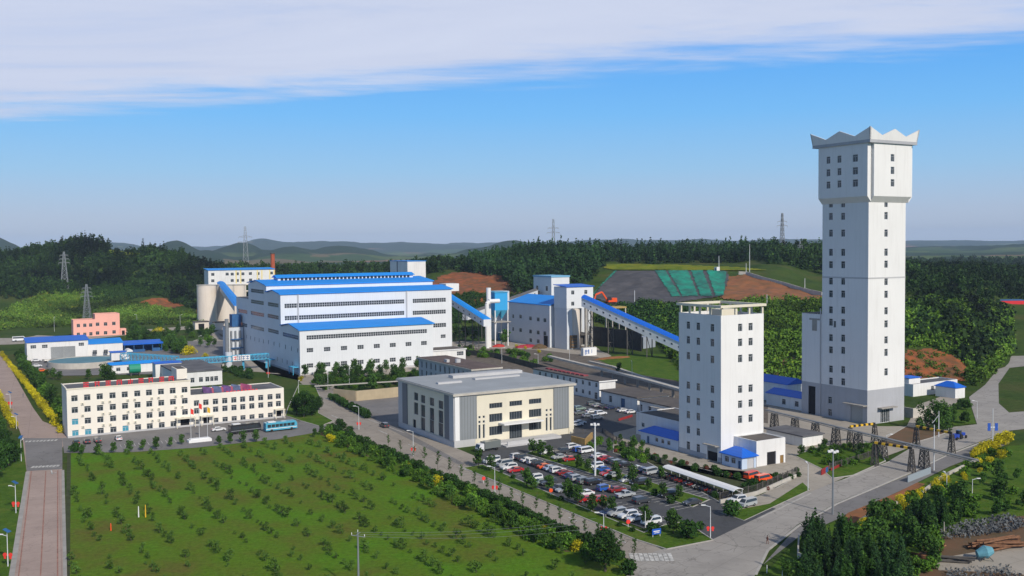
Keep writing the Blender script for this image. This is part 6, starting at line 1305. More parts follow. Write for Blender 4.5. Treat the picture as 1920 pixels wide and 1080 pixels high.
fence('railing', 'dark railing along the hedge above the car park', [(1075, 815), (1130, 812), (1190, 850), (1240, 870), (1345, 930)], 1.5, M['steel_dark'])
fence('railing', 'dark railing round the lawn beneath the pipe rack', [(1555, 882), (1620, 862), (1650, 850)], 1.8, M['steel_dark'])
fence('pipeline_wall', 'long thin pale wall along the yellow-flowered verge', [(1835, 863), (1770, 895), (1730, 925), (1660, 955), (1612, 980)], .8, M['concrete_pale'], .5, solid=True)
fence('panel_fence', 'blue-grey metal panel fence below the pipe rack', [(1702, 905), (1745, 888)], 1.8, mat('bluish_panel', (.28,.33,.37), .7), .12, solid=True)
fence('boundary_wall', 'broken pale wall beside the dark conifers', [(1498, 1012), (1496, 1048), (1545, 1072)], 1.4, M['concrete_pale'], .3, solid=True)
fence('gate_wall', 'ochre gateposts and low wall between the two car parks', [(1072, 829), (1098, 835), (1110, 822)], 2.0, mat('ochre_stone', (.42,.27,.10), .85, var=.2, vs=.6), .5, solid=True)
fence('banner_fence', 'red banner fence at the edge of the upper car park', [(1160, 790), (1186, 782)], 1.0, M['banner_red'], .1, solid=True)
e = fence('gate_sign', 'red and blue banner wall at the mouth of the yard lawn', [(1540, 892), (1553, 885)], 1.7, M['banner_red'], .2, solid=True)
b = MB(); a_, c_ = G(1545, 889)-e.location, G(1552, 885.5)-e.location; a_.z = c_.z = .85; n_ = Vector(((c_-a_).y, -(c_-a_).x, 0)).normalized()*.12; b.bar(a_+n_, c_+n_, .06, 1.5); b.build('blue_panel', M['cyan_dark'], e)
fence('banner_fence', 'low reddish banner fence beyond the yard mouth', [(1558, 884), (1577, 875)], .9, M['banner_red'], .1, solid=True)
# blue signboard on the verge
e = empty('signboard', G(1231, 1008), R(25), 'blue signboard on the grass verge at the road corner', 'sign'); b = MB(); b.box((-1.1, -.05, .7), (1.1, .05, 1.9), 0); b.box((-.8, -.08, 1.3), (.8, -.051, 1.5), 1); b.box((-.6, -.08, 1.0), (.7, -.051, 1.12), 1); b.build('board', [mat('blue_board', (.02,.10,.50), .5), M['trim']], e)
for x in (-.9, .9): b = MB(); b.bar((x, .06, 0), (x, .06, 1.0), .1); b.build('post', M['pole'], e)
for px, py, lab in ((1178, 990, 'red round sign stand on the verge near the parked white cars'), (1033, 930, 'orange sign stand on the verge beside the parked cars'), (907, 907, 'red round sign on the roadside left of the lamp banner'), (1690, 1200, None)):
    if lab: e = empty('sign_stand', G(px, py), R(20), lab, 'sign'); b = MB(); b.cyl((0, -.06, 1.4), (0, .06, 1.4), .5, n=12); b.build('disc', M['red'] if px != 1033 else M['orange'], e); b = MB(); b.bar((0, .1, 0), (0, .1, 1.6), .12); b.build('post', M['pole'], e)

# ---------------------------------------------------------------- vehicles
CP = {n: mat('car_paint_'+n, c, .3, coat=.6, spec=.5) for n, c in dict(white=(.72,.73,.75), silver=(.38,.40,.42), black=(.02,.02,.024), dark=(.05,.055,.065), red=(.45,.02,.025), darkred=(.25,.02,.02), blue=(.02,.10,.42), navy=(.02,.035,.10), grey=(.16,.18,.18), orange=(.75,.12,.02), lightblue=(.35,.45,.60), brightorange=(.9,.10,.02), cyan=(.08,.38,.55), green=(.22,.30,.26)).items()}
PRO = {  # side outlines: body polygon, window polygon, length, width
 'sedan': ([(-2.3,.45),(-2.3,.85),(-1.7,1.0),(-1.1,1.42),(.35,1.45),(1.05,1.0),(2.1,.85),(2.3,.6),(2.3,.35),(-2.2,.35)], [(-1.5,1.0),(-1.02,1.36),(.3,1.38),(.88,1.0)], 1.8),
 'suv': ([(-2.3,.45),(-2.32,1.05),(-2.1,1.7),(.2,1.75),(1.0,1.15),(2.1,1.0),(2.3,.7),(2.3,.4),(-2.2,.4)], [(-2.1,1.12),(-1.95,1.62),(.15,1.66),(.82,1.12)], 1.9),
 'van': ([(-2.5,.45),(-2.5,1.9),(1.3,1.95),(2.1,1.2),(2.5,1.0),(2.5,.4),(-2.4,.4)], [(-2.35,1.2),(-2.3,1.78),(1.2,1.82),(1.85,1.2)], 1.8),
 'pickup': ([(-2.6,.5),(-2.6,1.05),(-.7,1.05),(-.6,1.7),(.7,1.72),(1.3,1.1),(2.5,1.0),(2.6,.7),(2.6,.45),(-2.5,.45)], [(-.5,1.12),(-.45,1.6),(.65,1.64),(1.1,1.12)], 1.85)}
CARM = {}
def car_meshes(kind, col):
    k = (kind, col)
    if k in CARM: return CARM[k]
    pb, pg, w_ = PRO[kind]; b = MB(); n = len(pb)
    def shell(b, poly, wd, tuck):   # cross-section narrows above the waist
        top = max(z for _, z in poly); L_ = []
        for sgn in (-1, 1): L_.append([(x, sgn*(wd/2-tuck*max(0, (z-1.0))/max(.3, top-1.0)), z) for x, z in poly])
        k0 = len(b.v); b.v += L_[0]+L_[1]; n = len(poly); b.f.append(tuple(k0+i for i in range(n))); b.m.append(0); b.f.append(tuple(k0+n+n-1-i for i in range(n))); b.m.append(0)
        for i in range(n): j = (i+1) % n; b.f.append((k0+j, k0+i, k0+n+i, k0+n+j)); b.m.append(0)
    shell(b, pb, w_, .22); body = b.mesh('body', CP[col])
    g = MB(); shell(g, pg, w_+.06, .22); xs_ = [p[0] for p in pg]; zs_ = [p[1] for p in pg]
    # windscreen and rear window set just proud of the body
    fi, ri = {'sedan': (4, 3), 'suv': (3, 2), 'van': (2, 1), 'pickup': (4, 3)}[kind]
    def screen(p, q, sg):
        (xt, zt_), (xb_, zb_) = p, q; a_ = (xt+(xb_-xt)*.1+sg*.04, zt_+(zb_-zt_)*.1+.03); c_ = (xt+(xb_-xt)*.9+sg*.04, zt_+(zb_-zt_)*(.9 if zt_-zb_ < 1 else .42)+.03); ty, by = w_/2-.27, w_/2-.12
        q4 = [(c_[0], -by, c_[1]), (c_[0], by, c_[1]), (a_[0], ty, a_[1]), (a_[0], -ty, a_[1])]; g.face(q4 if sg > 0 else q4[::-1])
    screen(pb[fi], pb[fi+1], 1); screen(pb[ri], pb[ri-1], -1)
    win = g.mesh('windows', M['glass'])
    wl = MB(); wl.cyl((0, -.12, 0), (0, .12, 0), .34, n=12); wl.cyl((0, -.13, 0), (0, .13, 0), .18, n=8, m=1); wheel = CARM.get('wheel') or wl.mesh('wheel', [M['black'], M['steel']]); CARM['wheel'] = wheel
    hl = CARM.get('hl')
    if not hl: q = MB(); q.box((-.04, -.22, -.09), (.04, .22, .09)); hl = CARM['hl'] = q.mesh('headlight', M['trim'])
    tl = CARM.get('tl')
    if not tl: q = MB(); q.box((-.04, -.2, -.1), (.04, .2, .1)); tl = CARM['tl'] = q.mesh('tail_light', M['redsign'])
    CARM[k] = (body, win, wheel, hl, tl, w_, max(x for x, _ in pb), min(x for x, _ in pb)); return CARM[k]
def car(kind, col, loc, rz, label, cat=None, group=None, name=None, sc=1.0):
    body, win, wheel, hl, tl, w_, xf, xb = car_meshes(kind, col); nm = name or {'sedan': 'parked_car', 'suv': 'parked_car', 'van': 'parked_van', 'pickup': 'pickup_truck'}[kind]
    e = empty(nm, loc, rz, label, cat or {'sedan': 'car', 'suv': 'car', 'van': 'van', 'pickup': 'pickup truck'}[kind], group); e.scale = (sc,)*3
    def add(n_, me, l): o = bpy.data.objects.new(n_, me); COL.objects.link(o); o.parent = e; o.location = l
    add('body', body, (0,0,0)); add('windows', win, (0,0,0))
    for x in (-1.4, 1.45):
        for y in (-1, 1): add('wheel', wheel, (x, y*(w_/2-.08), .34))
    for y in (-1, 1): add('headlight', hl, (xf-.02, y*(w_/2-.35), .72)); add('tail_light', tl, (xb+.02, y*(w_/2-.35), .85))
    return e
A = [  # pixel, type, colour, facing (1: towards +X of the site grid), label
 (1075,841,'suv','white',1,'white SUV at the far end of the back row beside the ochre wall'),(1087,847,'suv','blue',1,'blue SUV second in the back row by the ochre wall'),(1099,849,'van','white',1,'white van beside the blue SUV near the ochre wall'),
 (1024,851,'sedan','white',-1,'white car half hidden under the shade trees of the far island'),(1052,850,'suv','dark',-1,'dark SUV just left of the white SUV by the ochre wall'),(1048,860,'sedan','silver',-1,'silver car behind the red one on the far island'),(1068,864,'sedan','red',-1,'bright red car on the far island left of the mast'),
 (1122,858,'sedan','white',1,'white saloon right behind the tall floodlight mast'),(1135,863,'sedan','red',1,'red saloon in the back row right of the mast'),(1148,867,'sedan','black',1,'black saloon in the back row next to the red one'),(1160,872,'suv','grey',1,'grey SUV in the back row right of the black saloon'),(1172,875,'sedan','black',1,'black saloon at the right end of the back row'),
 (971,860,'suv','white',1,'white and grey SUV leading the third row'),(980,862,'suv','dark',1,'dark SUV second in the third row'),(990,866,'sedan','white',1,'white saloon near the left end of the third row'),(1002,870,'suv','white',1,'white SUV in the third row before the dark one'),(1012,874,'suv','black',1,'black SUV left of the orange car'),(1022,878,'sedan','orange',1,'only orange car in the car park'),
 (1033,881,'sedan','lightblue',1,'pale blue saloon right of the orange car'),(1046,886,'suv','white',1,'large white SUV in the middle of the third row'),(1058,890,'sedan','darkred',1,'dark red saloon in the middle of the third row'),(1070,896,'sedan','navy',1,'navy saloon right of the dark red one'),(1083,901,'suv','silver',1,'silver SUV left of the mast foot'),(1097,906,'suv','grey',1,'grey SUV two places left of the mast foot gap'),(1113,908,'suv','black',1,'black SUV directly below the mast'),
 (1116,878,'suv','white',-1,'white SUV right at the foot of the mast, on the island side'),(1128,884,'sedan','blue',-1,'bright blue saloon on the island side right of the mast'),(1139,891,'sedan','red',-1,'red saloon on the island side right of the blue one'),(1149,895,'sedan','silver',-1,'silver car last before the empty bays'),
 (1135,920,'suv','blue',1,'vivid blue SUV in the middle of the third row after the gap'),(1157,922,'sedan','darkred',1,'dark red hatchback with a person beside it'),(1172,932,'pickup','silver',1,'silver pickup truck in the third row'),(1203,943,'suv','dark',1,'dark SUV at the right end of the third row'),
 (1176,903,'sedan','white',-1,'white saloon under a tree on the middle island'),(1197,909,'suv','black',-1,'black SUV right of the tree on the middle island'),(1195,882,'sedan','white',1,'white saloon two places left of the bicycle shed'),(1208,885,'sedan','navy',1,'navy saloon next to the grey van by the shed'),(1221,889,'van','silver',1,'grey van at the left end of the bicycle shed'),
 (922,868,'van','white',-1,'white minibus behind the roadside trees at the near-left corner'),(946,874,'van','silver',-1,'silver van in the roadside row'),(954,880,'suv','white',-1,'white SUV in the roadside row beside the red car'),(966,885,'sedan','red',-1,'red car at the end of the first roadside group'),
 (1001,901,'suv','white',-1,'white SUV hidden behind the roadside trees'),(1012,908,'sedan','green',-1,'pale green saloon in the roadside row'),(1028,909,'suv','dark',-1,'dark SUV in the middle of the roadside row'),(1047,919,'sedan','black',-1,'black saloon in the roadside row'),(1058,922,'sedan','silver',-1,'silver saloon in the roadside row beside the black one'),
 (1098,940,'sedan','red',-1,'red saloon, left of the pair under the roadside trees'),(1119,943,'suv','red',-1,'red SUV, right of the pair under the roadside trees'),(1097,929,'sedan','white',-1,'white saloon behind the red pair'),(1141,965,'sedan','navy',-1,'navy saloon in the near roadside row'),(1156,966,'suv','silver',-1,'silver SUV beside the nearest white cars'),(1177,971,'suv','white',-1,'white SUV, left of the three nearest white cars'),(1193,976,'sedan','white',-1,'white saloon, middle of the three nearest white cars'),(1221,983,'suv','white',-1,'white SUV at the very corner of the car park'),
 (1252,931,'suv','black',-1,'black SUV alone on the near side of the long island'),(1298,946,'sedan','dark',-1,'dark saloon at the right tip of the long island'),(1382,942,'suv','white',-1,'white SUV at the right end of the bicycle shed'),(1402,949,'van','silver',-1,'silver van at the right end of the bicycle shed'),
 (1111,760,'suv','grey',1,'grey SUV first in the upper car park by the storehouse'),(1121,763,'sedan','silver',1,'silver saloon second in the upper car park'),(1132,765,'sedan','dark',1,'dark saloon in the upper car park'),(1145,767,'sedan','navy',1,'navy saloon at the right of the upper back row'),(1109,774,'sedan','white',1,'white saloon, left one of the upper middle row'),(1126,778,'suv','white',1,'white SUV in the upper middle row'),
 (1087,769,'suv','green',1,'pale green SUV close to the corner of the hall'),(1086,777,'sedan','grey',1,'grey saloon close to the corner of the hall'),(1102,782,'sedan','silver',1,'silver saloon in the upper front row'),(1119,786,'suv','silver',1,'silver SUV in the upper front row'),(1168,772,'sedan','white',1,'left of the two white saloons by the storehouse door'),(1183,775,'sedan','white',1,'right of the two white saloons by the storehouse door'),(1087,795,'sedan','white',1,'white saloon beside the hall wall'),(1081,799,'suv','white',1,'white SUV nearest the hall wall')]
for px, py, k, c, f, lab in A: car(k, c, G(px, py, .19) if py > 800 or px > 1060 else G(px, py, .19), TH+(0 if f > 0 else math.pi)+random.uniform(-.04, .04)+(R(6) if k == 'van' else 0), lab, group='vehicles in the car park')
for px, py, k, c, lab in ((143,833,'sedan','black','black saloon, leftmost before the office block'),(163,831,'sedan','dark','dark saloon, second before the office block'),(183,829,'suv','dark','dark SUV, third before the office block'),(222,825,'sedan','white','white saloon on its own before the office block'),(410,808,'sedan','white','white saloon beside the flag podium')): car(k, c, G(px, py, .12), TH+math.pi/2 if px < 400 else TH, lab, group='cars before the office block')
car('suv', 'dark', G(720.5, 801, .13), TH+math.pi/2, 'dark SUV driving on the main road beside the hall', name='driving_car')
car('van', 'brightorange', G(1410, 897, .18), TH+.2, 'orange jeep, left of the two beside the small cabin', 'jeep', 'orange jeeps', 'jeep', 1.05); car('van', 'brightorange', G(1431, 903, .18), TH+.1, 'orange jeep, right of the two beside the small cabin', 'jeep', 'orange jeeps', 'jeep', 1.05)
car('van', 'white', G(37, 640, .1), TH, 'white van on the far road left of the white workshop', name='van', sc=1.8)
car('sedan', 'white', G(68, 678, .2), TH, 'white saloon at the left corner of the white workshop', sc=1.2); car('sedan', 'white', G(69, 688, .2), TH, 'white saloon in the storage yard below the other white one', sc=1.1); car('suv', 'blue', G(102, 686, .2), TH+1, 'blue vehicle in the storage yard beside the settling tank', 'car', sc=1.3); car('suv', 'black', G(92, 680, .2), TH, 'black vehicle beside the blue one in the storage yard', 'car', sc=1.1)
car('sedan', 'orange', G(79, 697, .2), TH, 'orange car in the storage yard below the workshop', sc=1.2)
def bus(px, py, col, L_, label, rz, stripe):
    e = empty('bus', G(px, py, .12), rz, label, 'bus'); b = MB(); b.extr([(-L_/2, -1.25, .5), (L_/2, -1.25, .5), (L_/2, -1.25, 2.2), (L_/2-.5, -1.25, 3.1), (-L_/2, -1.25, 3.15)], (0, 2.5, 0)); b.build('body', CP[col], e)
    b = MB(); n = int(L_/1.5)
    for sgn in (-1, 1):
        for i in range(n): x = -L_/2+.6+i*(L_-1.4)/n; b.box((x, sgn*1.255, 1.55), (x+(L_-1.4)/n-.18, sgn*1.275, 2.55))
    b.face([(L_/2+.02, -1.1, 1.3), (L_/2+.02, 1.1, 1.3), (L_/2-.42, 1.1, 2.95), (L_/2-.42, -1.1, 2.95)]); b.build('windows', M['glass'], e)
    b = MB(); b.box((-L_/2+.1, -1.28, 1.0), (L_/2-.1, -1.255, 1.2)); b.build('stripe', stripe, e); b = MB(); b.box((-L_/2+1, -1, 3.16), (-L_/2+3.5, 1, 3.4)); b.build('roof_unit', M['trim'], e)
    for x in (-L_/2+2, L_/2-2):
        for y in (-1.2, 1.2): b = MB(); b.cyl((x, y-.12, .48), (x, y+.12, .48), .48, n=12); b.build('wheel', M['black'], e)
bus(526, 807, 'cyan', 11, 'light blue bus parked at the right end of the office block', TH+.05, M['trim']); bus(459, 811, 'black', 10.5, 'black bus parked before the office block', TH+.1, M['steel'])
# lorry, tractor
e = empty('lorry', G(915, 845, .14), TH+math.pi+R(8), 'small lorry with a white cab and grey box beside the hall steps', 'lorry'); b = MB(); b.extr([(2.2, -1.1, .5), (4.0, -1.1, .5), (4.0, -1.1, 1.5), (3.6, -1.1, 2.5), (2.2, -1.1, 2.6)], (0, 2.2, 0)); b.build('cab', CP['white'], e); b = MB(); b.box((-4, -1.2, .9), (2, 1.2, 3.0)); b.build('box', CP['grey'], e); b = MB(); b.face([(4.03, -1, 1.5), (4.03, 1, 1.5), (3.66, 1, 2.4), (3.66, -1, 2.4)]); b.build('windscreen', M['glass'], e)
for x in (3, -2.6):
    for y in (-1.05, 1.05): b = MB(); b.cyl((x, y-.15, .45), (x, y+.15, .45), .45, n=12); b.build('wheel', M['black'], e)
e = empty('tractor', G(1800, 822, .14), R(35), 'blue farm tractor with a trailer arm at the road fork', 'tractor'); tb = mat('tractor_blue', (.02,.06,.38), .45)
b = MB(); b.box((0, -.5, .8), (2.2, .5, 1.7)); b.box((-1.6, -.7, .9), (0, .7, 1.4)); b.build('body', tb, e); b = MB(); b.box((-1.4, -.6, 1.4), (-.1, .6, 2.7)); b.build('cab', M['glass'], e); b = MB(); b.box((-4.5, -1, .7), (-1.9, 1, 1.7)); b.build('trailer', tb, e)
for x, r_ in ((-.8, .8), (1.8, .5), (-3.4, .5)):
    for y in (-.95, .95): b = MB(); b.cyl((x, y-.15, r_), (x, y+.15, r_), r_, n=14); b.build('wheel', M['black'], e)
# bicycle and motorbike shed
a, c = G(1243, 897), G(1376, 941); a, c = G(1240, 893), G(1374, 940); u = (c-a).normalized(); rz = math.atan2(u.y, u.x); L_ = (c-a).length
e = empty('bicycle_shed', a, rz, 'long narrow white canopy over a row of motorbikes at the edge of the car park', 'bike shed'); b = MB(); prof = [(0.2, 2.3), (1.0, 2.75), (2.2, 2.85), (3.3, 2.5)]
prof2 = [(y, z+.12) for y, z in prof][::-1]
b.extr([(0, y, z) for y, z in prof+prof2], (L_, 0, 0)); b.build('canopy', M['trim'], e)
for i in range(9): b = MB(); x = .3+(L_-.6)*i/8; b.bar((x, 3.1, 0), (x, 3.1, 2.5), .12); b.bar((x, 3.1, 1.6), (x, 1.2, 2.6), .09); b.build('post', M['pole'], e)
def bikemesh(col):
    b = MB(); b.cyl((-.65, -.05, .3), (-.65, .05, .3), .3, n=10, m=0); b.cyl((.65, -.05, .3), (.65, .05, .3), .3, n=10, m=0); b.extr([(-.7, -.12, .55), (.1, -.12, .5), (.5, -.12, .9), (.1, -.12, .85), (-.75, -.12, .8)], (0, .24, 0), 1); b.bar((.62, 0, .3), (.45, 0, 1.05), .07, m=1); b.bar((.45, -.35, 1.05), (.45, .35, 1.05), .06, m=0); b.box((-.6, -.14, .8), (0, .14, .92), 0)
    return b.mesh('motorbike', [M['black'], col])
BM = [bikemesh(CP[c_]) for c_ in ('black', 'black', 'dark', 'navy', 'darkred', 'silver')]
for i in range(46):
    for row in (0, 1):
        if random.random() < .12: continue
        p = a+u*(.8+i*(L_-1.4)/46)+Vector((-u.y, u.x, 0))*(.6+row*1.7-1.2+random.uniform(-.2, .2)); o = bpy.data.objects.new('motorbike', random.choice(BM)); COL.objects.link(o); o.location = (p.x, p.y, .14); o.rotation_euler = (R(8), 0, rz+math.pi/2+random.uniform(-.2, .2)); tag(o, 'dark motorbike parked in the long row at the white canopy', 'motorbike', 'motorbikes under the white canopy')
# parking bay lines
def bays(pa, pb, n, ln, z=.155):
    A_, B_ = G(*pa), G(*pb); d = (B_-A_)/n; u = d.normalized(); s_ = Vector((u.y, -u.x, 0))*ln; b = MB()
    def q(p, r, w_=.09): t = (r-p).normalized(); m_ = Vector((-t.y, t.x, 0))*w_; b.face([(p+m_).to_tuple()[:2]+(z,), (p-m_).to_tuple()[:2]+(z,), (r-m_).to_tuple()[:2]+(z,), (r+m_).to_tuple()[:2]+(z,)])
    for i in range(n+1): q(A_+d*i, A_+d*i+s_)
    o = b.build('parking_bay_lines', M['mark']); tag(o, kind='structure')
    if o.data.polygons[0].normal.z < 0: o.data.flip_normals()
bays((985,851), (1298,951), 36, 5.0); bays((1012,843), (1330,938), 36, -5.0); bays((905,872), (1243,984), 34, -5.0); bays((1078,838), (1230,886), 18, 5); bays((225,834), (335,824), 13, 5, .12)
# people
def person(loc, label, shirt, rz=0):
    v = [(0,0,.95),(0,0,1.15),(0,0,1.42),(0,0,1.52),(0,.02,1.66),(.17,0,1.4),(.24,.05,1.15),(.22,.18,.95),(-.17,0,1.4),(-.24,-.03,1.15),(-.22,-.12,.93),(.1,0,.9),(.12,.14,.5),(.12,.1,.05),(-.1,0,.9),(-.12,-.08,.5),(-.12,-.22,.08),(.12,.24,.03),(-.12,-.08,.03)]
    ed = [(0,1),(1,2),(2,3),(3,4),(2,5),(5,6),(6,7),(2,8),(8,9),(9,10),(0,11),(11,12),(12,13),(0,14),(14,15),(15,16),(13,17),(16,18)]; rd = [.14,.13,.15,.055,.1,.07,.05,.035,.07,.05,.035,.1,.065,.045,.1,.065,.045,.04,.04]
    me = bpy.data.meshes.new('person'); me.from_pydata(v, ed, []); me.materials.append(shirt); o = bpy.data.objects.new('person', me); COL.objects.link(o); o.location = loc; o.rotation_euler.z = rz
    md = o.modifiers.new('skin', 'SKIN')
    for i, r_ in enumerate(rd): me.skin_vertices[0].data[i].radius = (r_, r_)
    me.skin_vertices[0].data[0].use_root = True; s = o.modifiers.new('sub', 'SUBSURF'); s.levels = 1; s.render_levels = 1; tag(o, label, 'person'); h_ = MB(); h_.ball((0, .01, 1.74), .105, (1, 1, .9), m=0); h_.build('hair', M['black'], o)
person(G(43.5, 745, .1), 'person in dark clothes walking on the left road', M['dark_panel'], 1); person(G(1439, 1020, .13), 'person in brownish clothes at the edge of the right road', mat('brown_cloth', (.18,.08,.06)), 2); person(G(1143, 921, .17), 'person in a yellow top beside the dark red hatchback', mat('yellow_cloth', (.65,.42,.15)), 0)
# scrap yard bits
def logs(px, py, n, L_, label, colr, ang, group=None):
    e = empty('timber_pile', G(px, py, .1), ang, label, 'timber pile'); r = random.Random(px)
    b = MB(); rows = int((2*n)**.5)+1; k = 0
    for row in range(rows):
        for i in range(rows-row):
            if k < n: y = (i+row*.5)*.62+r.uniform(-.1, .1); z = .3+row*.5; x = r.uniform(-1, 1); t = r.uniform(-1.6, 1.6); b.cyl((x-L_/2, y-t, z), (x+L_/2, y+t, z+r.uniform(-.1, .25)), .22, .17, 7); k += 1
    b.build('logs', colr, e); return e
brn = mat('rusty_brown', (.22,.11,.06), .9, var=.4, vs=1.5)
logs(1880, 1032, 20, 10, 'large heap of brown timbers at the right edge of the scrap yard', brn, R(15)); logs(1762, 1030, 8, 3.5, 'round reddish stack of short logs beside the conifers', mat('cut_wood', (.45,.20,.11), .9, var=.3, vs=2), R(70)); logs(1795, 1056, 7, 6, 'flat dark scrap timbers left of the blue drum', M['steel_dark'], R(-10)); logs(1735, 1050, 5, 4, 'few scattered reddish boards at the scrap yard edge', brn, R(-30))
e = empty('mixer_drum', G(1847, 1050, .1), 0, 'light blue mixer drum among the scrap', 'drum'); b = MB(); b.cyl((-1.6, 0, 1.2), (0, 0, 1.6), .7, 1.3, 14); b.cyl((0, 0, 1.6), (1.4, 0, 1.9), 1.3, .7, 14); b.build('drum', mat('faded_blue_drum', (.12,.32,.40), .6, var=.2, vs=1), e); b = MB(); b.bar((-1.4, -.9, 0), (0, -.9, 1.3), .15); b.bar((1.2, -.9, 0), (0, -.9, 1.3), .15); b.bar((-1.4, .9, 0), (0, .9, 1.3), .15); b.bar((1.2, .9, 0), (0, .9, 1.3), .15); b.build('frame', M['steel_dark'], e)
def rubble(name, label, pts, n, s, m, seed):
    r = random.Random(seed); P = [G(*q) for q in pts]; xs_ = [p.x for p in P]; ys_ = [p.y for p in P]; pl = [(p.x, p.y) for p in P]; b = MB(); k = 0
    while k < n:
        x, y = r.uniform(min(xs_), max(xs_)), r.uniform(min(ys_), max(ys_))
        if not inpoly(x, y, pl): continue
        k += 1; q = s*r.uniform(.3, 1.2); u = [Vector((r.uniform(-1, 1), r.uniform(-1, 1), r.uniform(-1, 1))).normalized()*q*r.uniform(.6, 1) for _ in range(4)]; c_ = Vector((x, y, .15+q*.3+r.uniform(0, .6)))
        for f in ((0,1,2),(0,2,3),(0,3,1),(1,3,2)): b.face([c_+u[i] for i in f])
    return tag(b.build(name, m), label, kind='stuff')
rubble('rubble_heap', 'grey rock rubble along the scrap yard', [(1715,1015),(1800,985),(1893,968),(1930,985),(1893,1000),(1810,1010),(1720,1022)], 1300, .55, M['gravel'], 1)
rubble('rubble_heap', 'grey rubble at the bottom edge of the scrap yard', [(1770,1072),(1893,1065),(1930,1100),(1780,1100)], 500, .45, M['gravel'], 2)
def mound(name, label, cat, px, py, L_, W_, H_, m):
    r = random.Random(px); b = MB(); b.ball((0, 0, 0), 1, (L_, W_, H_), 16, 10, jit=.1); return tag(b.build(name, m, None, G(px, py, .1), TH), label, cat)
mound('covered_heap', 'low heap under dark red sheeting in front of the crusher house', 'heap', 988, 651, 8, 3, 1.7, mat('dark_red_sheet', (.35,.03,.05), .7, var=.3, vs=.5)); mound('covered_heap', 'smaller heap under bright red sheeting left of the crusher house', 'heap', 935, 650, 4, 2.5, 1.6, mat('red_sheet', (.45,.04,.03), .7, var=.3, vs=.5)); mound('spoil_heap', 'brown spoil heap beside the crusher house door', 'heap', 1012, 653, 5, 3, 2.6, M['dirt'])
mound('pipe_stack', 'rusty orange heap of steel beyond the painted board', 'heap', 1150, 672, 12, 3, 1.0, M['orangesoil'])
# ---------------------------------------------------------------- trees, bushes, hedges
def on_ground(px, py): return G(px, py)
# orchard: rows in the site grid
cnt = 0; OP = [(132,860),(200,850),(380,843),(560,826),(640,838),(800,912),(960,990),(1100,1055),(1200,1110),(132,1110)]
spots = []
o0 = G(560, 830)
for i in range(-12, 46):
    for j in range(-70, 22):
        p = o0+GX*(i*6.6-50)+GY*(j*3.5); p += Vector((random.uniform(-.7, .7), random.uniform(-.8, .8), 0))
        v = CM3.transposed() @ (p-CAM)
        if v.z > -1: continue
        px, py = 960-v.x/v.z*FPX, 540+v.y/v.z*FPX
        if inpoly(px, py, OP) and random.random() < .72: spots.append((py, px, p))
spots.sort(key=lambda q: -q[0]); print('orchard spots', len(spots))
for py, px, p in spots[:298]: plant('orchard', p, random.choice([.4, .5, .6, .7, .8, .9, 1.0])*random.uniform(.85, 1.1), 'small dark fruit tree in the big grass field', 'fruit tree', 'fruit trees of the orchard', 'orchard_tree')
if len(spots) > 298:
    wood('orchard_shrubs', 'farther small trees of the orchard', [leaf_crown(lobes(s, 7, .85, .5, 2.3, .5, .8), 120, .3, s) for s in range(3)], [tuple(q[2]) for q in spots[298:]], M['leaf_orchard'], .45, .85, 5, 0)
for i, (px, py) in enumerate([(155,853),(184,853),(213,850),(243,848),(268,845),(293,843),(320,838),(341,834),(410,834),(432,832),(456,830),(480,829),(590,820)]): plant('park', G(px, py), random.uniform(.65, .85), 'dark tree between office forecourt and orchard', 'tree', 'row of trees before the office block', 'forecourt_tree')
# saplings and hedge along the main road
for i in range(21):
    t = i/20; px = 728+(1190-728)*t; py = 842+(1054-842)*t; plant('sapling', G(px+random.uniform(-2, 2), py), random.uniform(.8, 1.05), 'thin sapling in the row between hedge and main road', 'sapling', 'saplings along the main road', 'sapling')
for i in range(44):
    t = (i+.5)/44; px = 622+(1175-622)*t-6; py = 803+(1052-803)*t; plant('ball', G(px+random.uniform(-2, 2), py+1), random.uniform(1.1, 1.5), 'dark clipped round shrub in the row along the main road', 'shrub', 'clipped shrubs along the main road', 'round_shrub', parts=False)
for i in range(70):
    t = (i+.5)/70; k = random.random(); px = 606+(1130-606)*t-10+k*26-6; py = 808+(1052-808)*t+2; plant('yellow' if random.random() < .06 else 'clump', G(px+random.uniform(-6, 6), py+random.uniform(-5, 5)), random.uniform(.8, 1.3), 'bright green bush in the wide hedge beside the orchard', 'bush', 'bushes of the wide hedge', 'hedge_bush', parts=False)
for i in range(34):
    t = (i+.5)/34; px = 600+(1060-600)*t-4; py = 815+(1040-815)*t; plant('clump' if i % 3 else 'park', G(px+random.uniform(-4, 4), py+random.uniform(-3, 3)), random.uniform(.6, .95), 'dark green bush on the orchard side of the wide hedge', 'bush', 'darker bushes of the wide hedge', 'hedge_bush', parts=False)
